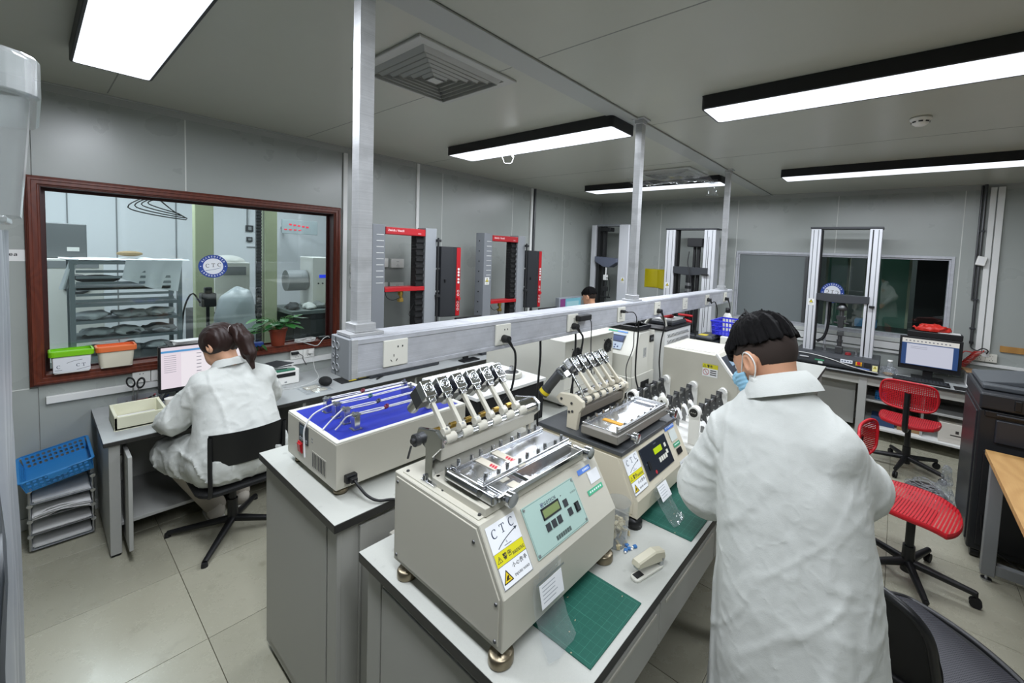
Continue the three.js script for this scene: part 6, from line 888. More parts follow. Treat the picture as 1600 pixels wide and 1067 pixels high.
// ---------------------------------------------------------------- white tensile testers before the back wall
{
  const al = M(0xd4d6da, 0.4, 0.25);
  const groove = (x0, x1, y0, y1, z) => [0.28, 0.72].map((k) => BX(mixn(x0, x1, k) - 0.004, mixn(x0, x1, k) + 0.004, y0, y1, z - 0.001, z + 0.0015));
  const a = here('tensile_tester', 'white twin-column tensile tester standing before the back window', 'test machine', [-0.475, 0.67, -5.6]);
  for (const [x0, x1] of [[-0.812, -0.712], [-0.265, -0.155]]) { const c = P(a, 'column', BX(x0, x1, 0.82, 2.2, -5.66, -5.5, 0.006), al); P(c, 'groove', groove(x0, x1, 0.83, 2.19, -5.5), mat.midgrey); }
  P(a, 'screw_cover', [BX(-0.712, -0.7, 0.83, 2.19, -5.62, -5.54)], mat.blackMatt); P(a, 'screw_cover', [BX(-0.24, -0.228, 0.83, 2.19, -5.5, -5.497)], mat.black);
  P(a, 'top_plate', BX(-0.82, -0.147, 2.2, 2.222, -5.68, -5.49, 0.003), mat.charcoal);
  const body = P(a, 'base', [PX([[-5.75, 0.69], [-5.4, 0.69], [-5.37, 0.72], [-5.38, 0.79], [-5.42, 0.825], [-5.75, 0.825]], -0.87, -0.085, 0.006)], mat.charcoal); P(a, 'foot', [[-0.83, -5.42], [-0.13, -5.42], [-0.83, -5.7], [-0.13, -5.7]].map(([x, z]) => CY([x, 0.671, z], [x, 0.69, z], 0.025)), mat.black);
  P(body, 'silver_line', TB([[-0.86, 0.8, -5.378], [-0.7, 0.798, -5.377], [-0.52, 0.775, -5.372], [-0.35, 0.735, -5.367], [-0.2, 0.712, -5.366], [-0.09, 0.705, -5.368]], 0.004, 30, 6), mat.white);
  const st = (x, y, w, h, col, f) => print(a, 'base_label', w, h, [x, y, -5.3665], [1, 0, 0], [0, 1, -0.1], 96, (c, W, Hh) => { c.fillStyle = col; c.fillRect(0, 0, W, Hh); f && f(c, W, Hh); });
  st(-0.62, 0.745, 0.09, 0.016, '#3a8a62'); st(-0.61, 0.72, 0.045, 0.024, '#cfd4cf'); st(-0.37, 0.775, 0.11, 0.035, '#e4e8ee', (c, W, Hh) => { c.fillStyle = '#6a7484'; for (let i = 0; i < 4; i++) c.fillRect(8 + i * 22, Hh * 0.3, 15, Hh * 0.4); }); st(-0.77, 0.762, 0.09, 0.012, '#c8cacc'); st(-0.26, 0.768, 0.055, 0.04, '#e0a81c'); st(-0.185, 0.768, 0.06, 0.045, '#101214'); st(-0.12, 0.745, 0.045, 0.06, '#e6e0a0', (c, W, Hh) => tri(c, W / 2, Hh * 0.35, W * 0.3, '#c8b81c', '#222')); st(-0.22, 0.725, 0.11, 0.012, '#5a78b8');
  P(a, 'stop_button', CY([-0.26, 0.775, -5.37], [-0.26, 0.778, -5.34], 0.014, 0.017), mat.redSeat);
  P(a, 'crosshead', PZ([[-0.712, 1.475], [-0.22, 1.475], [-0.22, 1.4], [-0.4, 1.385], [-0.55, 1.385], [-0.712, 1.4]], -5.62, -5.48, 0.004), mat.charcoal); P(a, 'crosshead_stub', BX(-0.22, -0.17, 1.36, 1.385, -5.49, -5.46, 0.004), mat.black);
  P(a, 'load_cell', [LA([[0, 1.385], [0.02, 1.385], [0.05, 1.34], [0.055, 1.31], [0.03, 1.3], [0, 1.3]], -0.46, 0, -5.54), CY([-0.46, 1.24, -5.54], [-0.46, 1.3, -5.54], 0.022)], mat.darkSteel); P(a, 'upper_grip', [BX(-0.51, -0.42, 1.2, 1.24, -5.57, -5.51, 0.004), BX(-0.49, -0.435, 1.11, 1.2, -5.57, -5.51, 0.004), CY([-0.53, 1.16, -5.54], [-0.39, 1.16, -5.54], 0.012)], mat.iron);
  P(a, 'lower_grip', [BX(-0.49, -0.43, 1.02, 1.07, -5.57, -5.51, 0.004), CY([-0.46, 0.9, -5.54], [-0.46, 1.02, -5.54], 0.022), BX(-0.495, -0.425, 0.826, 0.9, -5.58, -5.5, 0.006), CY([-0.46, 0.95, -5.54], [-0.46, 0.97, -5.54], 0.03)], mat.darkSteel); P(a, 'support_stand', [BX(-0.64, -0.28, 0.885, 0.895, -5.6, -5.56), BX(-0.61, -0.59, 0.826, 0.885, -5.6, -5.56), BX(-0.31, -0.29, 0.826, 0.885, -5.6, -5.56)], mat.steel);
  P(a, 'cable_chain', TB([[-0.59, 1.385, -5.64], [-0.59, 1.2, -5.64], [-0.6, 1.06, -5.64], [-0.63, 0.96, -5.63], [-0.69, 0.91, -5.62]], 0.016, 30, 8), mat.black); P(a, 'red_knob', CY([-0.37, 0.826, -5.5], [-0.37, 0.85, -5.5], 0.03, 0.026), M(0x8a1f24, 0.4)); P(a, 'rear_post', CY([-0.62, 0.83, -5.68], [-0.62, 1.39, -5.68], 0.012), al); triSign(a, [-0.762, 1.37, -5.498], [1, 0, 0], [0, 1, 0], 0.055, 0.075);
  const b = here('tensile_tester', 'white twin-column tensile tester between the second and third post', 'test machine', [-2.24, 0.67, -5.6]);
  for (const [x0, x1] of [[-2.595, -2.46], [-2.055, -1.9]]) { const c = P(b, 'column', BX(x0, x1, 0.8, 2.195, -5.66, -5.5, 0.006), al); P(c, 'groove', groove(x0, x1, 0.81, 2.185, -5.5), mat.midgrey); }
  P(b, 'top_plate', BX(-2.605, -1.885, 2.195, 2.215, -5.68, -5.49, 0.003), mat.charcoal); P(b, 'screw_cover', BX(-2.46, -2.43, 0.8, 2.195, -5.62, -5.53), mat.blackMatt); P(b, 'base', BX(-2.66, -1.83, 0.671, 0.8, -5.75, -5.4, 0.02), mat.charcoal);
  P(b, 'crosshead', PZ([[-2.46, 1.69], [-1.98, 1.69], [-1.98, 1.6], [-2.18, 1.58], [-2.3, 1.58], [-2.46, 1.6]], -5.62, -5.48, 0.004), mat.charcoal); P(b, 'crosshead_stub', BX(-2.05, -1.96, 1.59, 1.61, -5.49, -5.46, 0.003), mat.black); P(b, 'motor_box', BX(-2.265, -2.065, 1.965, 2.08, -5.6, -5.46, 0.006), mat.black); P(b, 'motor_column', [BX(-2.2, -2.17, 0.8, 1.965, -5.56, -5.52), BX(-2.15, -2.11, 0.8, 1.965, -5.56, -5.52)], mat.blackMatt);
  P(b, 'load_cell', [CY([-2.22, 1.48, -5.48], [-2.22, 1.58, -5.48], 0.045), CY([-2.22, 1.4, -5.48], [-2.22, 1.44, -5.48], 0.05)], mat.black); P(b, 'load_ring', [CY([-2.22, 1.44, -5.48], [-2.22, 1.48, -5.48], 0.04), CY([-2.22, 1.36, -5.48], [-2.22, 1.4, -5.48], 0.042)], mat.steel); P(b, 'upper_grip', [BX(-2.27, -2.18, 1.2, 1.36, -5.51, -5.45, 0.008), CY([-2.3, 1.27, -5.48], [-2.15, 1.27, -5.48], 0.02)], mat.iron); P(b, 'lower_grip', [BX(-2.27, -2.17, 0.8, 1.0, -5.52, -5.44, 0.008), CY([-2.22, 1.0, -5.48], [-2.22, 1.1, -5.48], 0.03)], mat.iron); P(b, 'red_handle', [CY([-2.32, 1.04, -5.43], [-2.12, 1.04, -5.43], 0.016), CY([-2.22, 0.98, -5.41], [-2.12, 0.96, -5.41], 0.02)], mat.red); P(b, 'guide_rod', [CY([-2.39, 0.8, -5.56], [-2.39, 1.6, -5.56], 0.012), TB([[-2.23, 1.9, -5.46], [-2.24, 1.75, -5.45], [-2.2, 1.6, -5.44], [-2.16, 1.4, -5.43], [-2.17, 1.25, -5.43]], 0.006, 30, 6)], mat.iron); P(b, 'side_slot', BX(-1.99, -1.985, 0.9, 2.1, -5.499, -5.497), mat.black); triSign(b, [-2.54, 1.42, -5.498], [1, 0, 0], [0, 1, 0], 0.06, 0.08);
  const c = here('tensile_tester', 'pale twin-column tensile tester in the far left corner of the room', 'test machine', [-3.52, 0.67, -5.6]);
  P(c, 'column', BX(-3.875, -3.79, 0.8, 2.27, -5.66, -5.5, 0.006), al); P(c, 'column', BX(-3.375, -3.19, 0.8, 2.28, -5.66, -5.5, 0.02), al); P(c, 'top_plate', BX(-3.79, -3.375, 2.25, 2.285, -5.64, -5.52, 0.003), mat.midgrey); P(c, 'screw_cover', [BX(-3.77, -3.72, 0.8, 2.25, -5.62, -5.52), BX(-3.68, -3.64, 0.8, 2.25, -5.6, -5.54)], mat.iron); P(c, 'drive_box', BX(-3.68, -3.5, 2.17, 2.23, -5.58, -5.45, 0.008), mat.black);
  P(c, 'base', BX(-3.93, -3.15, 0.671, 0.8, -5.75, -5.4, 0.02), mat.charcoal); P(c, 'crosshead', PZ([[-3.77, 1.78], [-3.37, 1.76], [-3.37, 1.7], [-3.5, 1.62], [-3.6, 1.62], [-3.77, 1.7]], -5.62, -5.46, 0.006), M(0x5a6070, 0.4)); P(c, 'load_cell', [BX(-3.59, -3.53, 1.42, 1.5, -5.5, -5.45, 0.004), CY([-3.56, 1.5, -5.48], [-3.56, 1.62, -5.48], 0.01)], mat.white); P(c, 'grip', [CY([-3.56, 1.1, -5.48], [-3.56, 1.42, -5.48], 0.016), CY([-3.64, 1.16, -5.47], [-3.46, 1.16, -5.47], 0.01), BX(-3.6, -3.52, 1.25, 1.32, -5.5, -5.46, 0.004)], mat.iron); P(c, 'cable', TB([[-3.53, 1.46, -5.45], [-3.47, 1.44, -5.44], [-3.45, 1.3, -5.44], [-3.48, 1.15, -5.44]], 0.005, 24, 5), mat.cable); triSign(c, [-3.27, 1.44, -5.498], [1, 0, 0], [0, 1, 0], 0.06, 0.08);
  const m = here('computer_monitor', 'small monitor with a cyan and pink screen at the far left desk', 'monitor', [-3.75, 0.67, -4.75]); P(m, 'housing', BX(-3.78, -3.71, 0.86, 1.175, -5.08, -4.55, 0.006), M(0x9aa0a8, 0.4)); print(m, 'screen', 0.48, 0.28, [-3.709, 1.018, -4.815], SU, [0, 1, 0], 160, (x, w, h) => { x.fillStyle = '#7cc0d4'; x.fillRect(0, 0, w, h); x.fillStyle = '#8a4a8a'; x.fillRect(0, 0, w * 0.24, h); x.fillStyle = '#a8d8e4'; x.fillRect(w * 0.3, h * 0.15, w * 0.6, h * 0.3); }, null, { emissive: 0xffffff, emissiveIntensity: 0.7, color: 0x101010 }); const mm = m.children[1].material; mm.emissiveMap = mm.map; P(m, 'stand', [BX(-3.82, -3.78, 0.68, 1.0, -4.86, -4.76), BX(-3.9, -3.7, 0.671, 0.685, -4.95, -4.67, 0.004)], mat.charcoal);
  const ds = here('wall_desk', 'short grey desk under the small cyan monitor in the far left corner', 'desk', [-3.72, 0, -4.76]); P(ds, 'worktop', BX(-4.0, -3.45, 0.645, 0.67, -5.3, -4.25, 0.003), mat.deskTop); P(ds, 'panel', [BX(-3.98, -3.47, 0, 0.645, -4.28, -4.255), BX(-3.98, -3.47, 0, 0.645, -5.295, -5.27)], mat.deskSide);
}

// ---------------------------------------------------------------- right side: chairs, copier, wooden table, things on the back desk
{
  const holeTex = (n, sz) => tex(256, (u, v) => { const a = (u * n) % 1, b = (v * n) % 1; return Math.hypot(a - 0.5, (b - 0.5) * 1.2) < 0.28 ? 0 : 255; }, sz, false);
  const redHoles = M(0xc01a26, 0.42, 0, { alphaMap: holeTex(8, 0.115), alphaTest: 0.5 });
  const soft = (a, b, u, v) => { const s = u * 2 - 1, t = v * 2 - 1; return [a * s * Math.sqrt(1 - 0.32 * t * t), b * t * Math.sqrt(1 - 0.32 * s * s), s, t]; };
  const star = (t, n, R, y, r) => { for (let i = 0; i < n; i++) { const a = (i / n) * 2 * Math.PI + r, x = Math.sin(a), z = Math.cos(a); const l = P(t, 'leg', [CY([0, 0.105, 0], [x * R, 0.075, z * R], 0.024, 0.016, 10)], mat.black); P(l, 'caster', [CY([x * R + z * 0.014, 0.027, z * R - x * 0.014], [x * R + z * 0.004, 0.027, z * R - x * 0.004], 0.027, 0.027, 14), CY([x * R - z * 0.004, 0.027, z * R + x * 0.004], [x * R - z * 0.014, 0.027, z * R + x * 0.014], 0.027, 0.027, 14), CY([x * R, 0.03, z * R], [x * R, 0.085, z * R], 0.009)], mat.blackMatt); } P(t, 'column', [CY([0, 0.05, 0], [0, 0.2, 0], 0.034, 0.03), CY([0, 0.2, 0], [0, y, 0], 0.022)], mat.black); };
  const red = (name, label, p, turn, legTurn) => {
    const t = thing(name, label, 'chair', p, turn, 'red perforated office chairs');
    P(t, 'seat', grid(18, 18, (u, v) => { const [x, z, s, q] = soft(0.215, 0.21, u, v); return [x, 0.452 + 0.012 * s * s - 0.03 * Math.pow(Math.max(0, q), 3), z]; }), redHoles);
    P(t, 'seat_rim', [...grid2(soft)], mat.redSeat);
    P(t, 'seat_plate', BX(-0.09, 0.09, 0.405, 0.425, -0.1, 0.1, 0.004), mat.black);
    P(t, 'backrest', grid(16, 12, (u, v) => { const [x, y] = soft(0.205, 0.125, u, v); return [x, 0.72 + y, -0.235 - 0.035 * (1 - (x / 0.2) ** 2)]; }), redHoles); P(t, 'backrest_rim', TB(Array.from({ length: 40 }, (_, i) => { const a = (i / 40) * 2 * Math.PI, k = Math.pow(Math.abs(Math.cos(a)) ** 4 + Math.abs(Math.sin(a)) ** 4, -0.25), x = 0.205 * k * Math.cos(a) * 0.93, y = 0.125 * k * Math.sin(a) * 0.93; return [x, 0.72 + y, -0.235 - 0.035 * (1 - (x / 0.2) ** 2)]; }), 0.009, 80, 7, true), mat.redSeat);
    P(t, 'back_arm', [TB([[0, 0.41, -0.05], [0, 0.41, -0.22], [0, 0.45, -0.285], [0, 0.6, -0.29], [0, 0.75, -0.285]], 0.022, 24, 8)], mat.black); P(t, 'lever', CY([0.02, 0.41, 0.05], [0.14, 0.395, 0.07], 0.006), mat.black);
    star(t, 5, 0.29, 0.41, legTurn); return t;
  };
  function grid2(f) { const o = []; for (let s = 0; s < 4; s++) o.push(grid(18, 4, (u, v) => { const [a, b] = [[u, 0], [1, u], [1 - u, 1], [0, 1 - u]][s], [x, z, p, q] = f(0.215, 0.21, a, b), k = Math.sin(v * Math.PI); return [x * (1 + 0.02 * k), 0.453 + 0.012 * p * p - 0.03 * Math.pow(Math.max(0, q), 3) - 0.03 * v, z * (1 + 0.02 * k)]; })); return o; }
  red('office_chair', 'red perforated office chair beside the standing worker, seat turned to the right', [0.16, 0, -3.1], 1.36, 0.15);
  red('office_chair', 'red perforated office chair facing the back desk below the black monitor', [0.17, 0, -4.82], Math.PI - 0.12, 0.5);
  const mc = thing('mesh_chair', 'black mesh chair in the bottom right corner', 'chair', [0.17, 0, -1.93], 2.47), net = M(0x3a3a40, 0.4, 0.2, { alphaMap: holeTex(16, 0.11), alphaTest: 0.5 });
  P(mc, 'seat', grid(18, 18, (u, v) => { const [x, z, s, q] = soft(0.245, 0.24, u, v); return [x, 0.46 - 0.015 * (1 - s * s) - 0.02 * Math.pow(Math.max(0, q), 3), z]; }), net);
  P(mc, 'seat_pad', grid(12, 12, (u, v) => { const [x, z] = soft(0.23, 0.225, u, v); return [x, 0.432, z]; }), mat.blackMatt);
  P(mc, 'seat_frame', TB(Array.from({ length: 40 }, (_, i) => { const [x, z, s, q] = soft(0.245, 0.24, ...(i < 10 ? [i / 10, 0] : i < 20 ? [1, (i - 10) / 10] : i < 30 ? [1 - (i - 20) / 10, 1] : [0, 1 - (i - 30) / 10])); return [x, 0.452 - 0.02 * Math.pow(Math.max(0, q), 3), z]; }), 0.013, 90, 8, true), mat.black);
  P(mc, 'backrest', grid(16, 14, (u, v) => { const [x, y] = soft(0.225, 0.17, u, v); return [x, 0.655 + y, -0.25 - 0.05 * (1 - (x / 0.22) ** 2) - 0.1 * (v - 0.3)]; }), M(0x121214, 0.6)); P(mc, 'back_frame', [TB(Array.from({ length: 40 }, (_, i) => { const a = (i / 40) * 2 * Math.PI, k = Math.pow(Math.abs(Math.cos(a)) ** 4 + Math.abs(Math.sin(a)) ** 4, -0.25), x = 0.225 * k * Math.cos(a) * 0.93, y = 0.17 * k * Math.sin(a) * 0.93; return [x, 0.655 + y, -0.25 - 0.05 * (1 - (x / 0.22) ** 2) - 0.1 * (y / 0.34 + 0.2)]; }), 0.014, 80, 8, true), ...[-0.19, 0.19].map((x) => TB([[x, 0.44, -0.05], [x, 0.44, -0.2], [x, 0.5, -0.235], [x, 0.57, -0.25]], 0.013, 16, 8))], mat.black); star(mc, 5, 0.3, 0.43, 0.3);
  // copier
  const k = here('copier', 'large black office copier beside the wooden table', 'copier', [0.8, 0, -3.92]);
  P(k, 'body', [BX(0.455, 1.1, 0.06, 0.955, -4.22, -3.6, 0.012)], M(0x1b1d20, 0.42)); P(k, 'side_panel', BX(0.447, 0.457, 0.1, 0.93, -4.18, -3.64, 0.004), M(0x24262a, 0.38));
  P(k, 'scanner', [BX(0.45, 1.1, 0.96, 1.06, -4.22, -3.58, 0.015)], M(0x202226, 0.4)); P(k, 'lid', [BX(0.47, 1.08, 1.06, 1.095, -4.2, -3.68, 0.012), PZ([[0.47, 1.095], [0.75, 1.14], [0.8, 1.14], [0.85, 1.095]], -4.15, -3.75, 0.006)], M(0x4a4e52, 0.4));
  P(k, 'cassette', BX(0.53, 1.09, 0.76, 0.905, -3.604, -3.585, 0.01), M(0x2a2c31, 0.35)); P(k, 'cassette', BX(0.49, 1.09, 0.1, 0.7, -3.604, -3.59, 0.006), M(0x17181b, 0.45)); P(k, 'front_band', BX(0.48, 1.09, 0.915, 0.95, -3.604, -3.59, 0.004), M(0x17181b, 0.35)); P(k, 'handle', BX(0.53, 0.66, 0.93, 0.94, -3.592, -3.578, 0.003), M(0x3a3d42, 0.3)); P(k, 'latch', BX(0.6, 0.63, 0.98, 1.04, -3.585, -3.57, 0.004), mat.black); P(k, 'caster', [[0.5, -3.65], [1.05, -3.65], [0.5, -4.17], [1.05, -4.17]].map(([x, z]) => CY([x - 0.02, 0.03, z], [x + 0.02, 0.03, z], 0.03)), mat.black);
  P(k, 'cord', TB([[0.51, 0.3, -3.585], [0.52, 0.2, -3.57], [0.6, 0.1, -3.56], [0.75, 0.03, -3.55]], 0.005, 24, 6), mat.cable);
  const w = here('work_table', 'pale wooden table top on a grey steel frame at the right edge', 'table', [0.95, 0, -2.75]);
  for (let i = 0; i < 6; i++) P(w, 'board', BX(0.48 + 0.16 * i, 0.639 + 0.16 * i, 0.72, 0.75, -3.46, -2.1, 0.002), mat.palewood);
  P(w, 'leg', [[0.5, -3.44], [1.35, -3.44], [0.5, -2.18], [1.35, -2.18]].map(([x, z]) => BX(x, x + 0.06, 0.04, 0.72, z, z + 0.06, 0.004))[0], M(0x7c7f80, 0.45)); for (const [x, z] of [[1.35, -3.44], [0.5, -2.18], [1.35, -2.18]]) P(w, 'leg', BX(x, x + 0.06, 0.04, 0.72, z, z + 0.06, 0.004), M(0x7c7f80, 0.45));
  P(w, 'rail', [BX(0.56, 1.35, 0.05, 0.11, -3.43, -3.39, 0.003), BX(0.56, 1.35, 0.66, 0.72, -3.43, -3.39, 0.003), BX(0.51, 0.55, 0.66, 0.72, -3.38, -2.18, 0.003)], M(0x7c7f80, 0.45)); for (const [x, z] of [[0.53, -3.41], [1.38, -3.41], [0.53, -2.15], [1.38, -2.15]]) P(w, 'levelling_foot', [CY([x, 0, z], [x, 0.01, z], 0.025), CY([x, 0.01, z], [x, 0.045, z], 0.008)], mat.steel);
  // back desk
  const m = here('computer_monitor', 'black monitor with a blue-framed document on the back desk', 'monitor', [0.31, 0.67, -5.62]);
  P(m, 'housing', [rot(BX(0.065, 0.555, 0.76, 1.1, -5.64, -5.6, 0.006), -0.04, 0, 0, [0.3, 0.76, -5.6])], mat.black); print(m, 'screen', 0.44, 0.27, [0.305, 0.945, -5.592], [1, 0, 0], [0, 1, -0.04], 384, (x, W, h) => { x.fillStyle = '#2e4f86'; x.fillRect(0, 0, W, h); x.fillStyle = '#ecebe6'; x.fillRect(0, 0, W, h * 0.17); x.fillStyle = '#dcdff0'; x.fillRect(W * 0.09, h * 0.2, W * 0.82, h * 0.78); x.fillStyle = '#7a7c88'; for (let i = 0; i < 12; i++) x.fillRect(W * (0.06 + 0.07 * i), h * 0.07, W * 0.03, h * 0.04); for (let i = 0; i < 2; i++) x.fillRect(W * 0.16, h * (0.3 + 0.06 * i), W * 0.3, 2); }, null, { emissive: 0xffffff, emissiveIntensity: 0.7, color: 0x101010 }); const em = m.children[1].material; em.emissiveMap = em.map;
  P(m, 'stand', [BX(0.27, 0.35, 0.685, 0.85, -5.66, -5.63, 0.004), BX(0.18, 0.44, 0.671, 0.687, -5.72, -5.53, 0.006)], mat.black);
  const mm = here('black_case', 'flat black case lying on top of the back desk monitor', 'case', [0.32, 1.1, -5.66]); P(mm, 'body', BX(0.12, 0.55, 1.102, 1.16, -5.74, -5.61, 0.008), mat.black); P(mm, 'paper', BX(0.36, 0.53, 1.16, 1.166, -5.72, -5.62), mat.paper);
  one('red_bag', [nets((x, y, z) => ellip(x, y, z, [0.32, 1.188, -5.67], [0.14, 0.05, 0.06]) + 0.012 * noise(x * 30, y * 40, z * 30) + 0.005 * noise(x * 70, y * 90, z * 70), [0.15, 1.163, -5.76], [0.5, 1.27, -5.58], 0.009)], M(0xc4281c, 0.5), 'crumpled red bag on top of the back desk monitor', 'bag');
  const kb = here('keyboard', 'black keyboard on the back desk below the monitor', 'keyboard', [0.25, 0.67, -5.45]); P(kb, 'case', BX(0.03, 0.47, 0.6705, 0.69, -5.52, -5.38, 0.004), mat.black); P(kb, 'keys', Array.from({ length: 75 }, (_, i) => BC(0.052 + 0.0275 * (i % 15), 0.691, -5.5 + 0.025 * Math.floor(i / 15), 0.022, 0.005, 0.018)), mat.charcoal);
  one('mouse_pad', BX(0.5, 0.66, 0.6705, 0.675, -5.52, -5.37, 0.002), mat.blackMatt, 'black mouse pad at the right end of the keyboard', 'mouse pad');
  const bt = here('plastic_bottle', 'clear bagged bottle between the tester and the monitor on the back desk', 'bottle', [0.0, 0.67, -5.52]); P(bt, 'bottle', LA([[0, 0], [0.035, 0], [0.037, 0.09], [0.025, 0.12], [0.02, 0.14], [0, 0.14]], 0.0, 0.671, -5.52), mat.film); P(bt, 'cap', LA([[0, 0], [0.022, 0], [0.022, 0.02], [0, 0.02]], 0.0, 0.812, -5.52), mat.plasticWhite); P(bt, 'bag', nets((x, y, z) => Math.abs(ellip(x, y, z, [0.0, 0.715, -5.5], [0.07, 0.06, 0.07]) + 0.012 * noise(x * 40, y * 40, z * 40)) - 0.002, [-0.1, 0.672, -5.6], [0.1, 0.79, -5.4], 0.006), mat.film); P(bt, 'contents', SP(-0.01, 0.692, -5.48, 0.03, 1.6, 0.6, 0.9), M(0xa08a70, 0.8));
  const bx = here('paper_box', 'open white box with papers at the right end of the back desk', 'box', [0.55, 0.67, -5.72]); P(bx, 'case', [BX(0.6, 0.78, 0.671, 0.79, -5.8, -5.62, 0.003)], mat.paper); P(bx, 'lid', rot(BX(0.58, 0.86, 0.8, 0.812, -5.84, -5.6, 0.003), 0, 0.1, -0.1, [0.7, 0.8, -5.7]), mat.kraft);
  one('paper_sheets', [rot(BX(0.9, 1.1, 0.76, 0.765, -5.8, -5.5), 0, 0.3, -0.08, [0.9, 0.76, -5.65]), rot(BX(0.9, 1.12, 0.72, 0.73, -5.75, -5.48), 0, -0.2, 0.02, [0.9, 0.72, -5.6]), BX(0.9, 1.1, 0.671, 0.72, -5.74, -5.5, 0.003)], mat.paper, 'loose grey papers piled behind the copier', 'papers');
  const cb = (x, y, z, w2, h, d, m2, label, txt) => { const t = here('cardboard_box', label, 'box', [x, y, z]); P(t, 'case', BX(x - w2 / 2, x + w2 / 2, y, y + h, z - d / 2, z + d / 2, 0.003), m2); P(t, 'tape', BX(x - 0.02, x + 0.02, y + h, y + h + 0.001, z - d / 2, z + d / 2), mat.card); if (txt) print(t, 'print', w2 * 0.6, h * 0.5, [x + w2 * 0.1, y + h * 0.5, z + d / 2 + 0.001], [1, 0, 0], [0, 1, 0], 96, (c, W, H2) => { c.fillStyle = '#cfcac0'; c.fillRect(0, 0, W, H2); c.fillStyle = '#3a3634'; c.fillRect(W * 0.5, H2 * 0.15, W * 0.2, H2 * 0.3); c.fillRect(W * 0.2, H2 * 0.6, W * 0.7, H2 * 0.12); }); };
  cb(0.52, 0.131, -5.56, 0.2, 0.19, 0.26, M(0xcfcac0, 0.8), 'white carton with dark print on the bottom shelf of the back desk', true); cb(0.2, 0.131, -5.58, 0.2, 0.13, 0.2, mat.kraft, 'brown carton on the bottom shelf behind the red chair', false); cb(-0.02, 0.131, -5.58, 0.2, 0.09, 0.2, M(0x2a4468, 0.6), 'dark blue box on the bottom shelf of the back desk', false);
  const bb = here('small_basket', 'small light blue basket on the upper shelf of the back desk', 'basket', [-0.05, 0.4, -5.55]); P(bb, 'base', BX(-0.1, 0.0, 0.401, 0.405, -5.6, -5.5), mat.blueBasket); P(bb, 'side_grid', [-0.1, -0.08, -0.06, -0.04, -0.02, 0].map((x) => BX(x - 0.003, x + 0.003, 0.405, 0.47, -5.503, -5.5)).concat([0.42, 0.445, 0.467].map((y) => BX(-0.1, 0, y, y + 0.006, -5.503, -5.499))), mat.blueBasket); P(bb, 'side_panel', [BX(-0.103, -0.1, 0.4, 0.47, -5.6, -5.5), BX(0, 0.003, 0.4, 0.47, -5.6, -5.5), BX(-0.1, 0, 0.4, 0.47, -5.603, -5.6)], mat.blueBasket);
  const pb = here('plastic_bag', 'clear plastic bag with a dark bundle on the floor by the copier', 'bag', [0.34, 0, -4.28]); P(pb, 'bundle', nets((x, y, z) => ellip(x, y, z, [0.29, 0.05, -4.28], [0.12, 0.06, 0.13]) + 0.012 * noise(x * 25, y * 25, z * 25), [0.14, 0, -4.46], [0.44, 0.13, -4.1], 0.011), M(0x2c2826, 0.8)); P(pb, 'bag', nets((x, y, z) => Math.abs(smin(ellip(x, y, z, [0.3, 0.055, -4.28], [0.145, 0.08, 0.16]), ellip(x, y, z, [0.4, 0.15, -4.3], [0.035, 0.14, 0.06]), 0.05) + 0.018 * noise(x * 18, y * 18, z * 18)) - 0.0022, [0.1, 0.002, -4.5], [0.46, 0.33, -4.06], 0.008), mat.film);
}
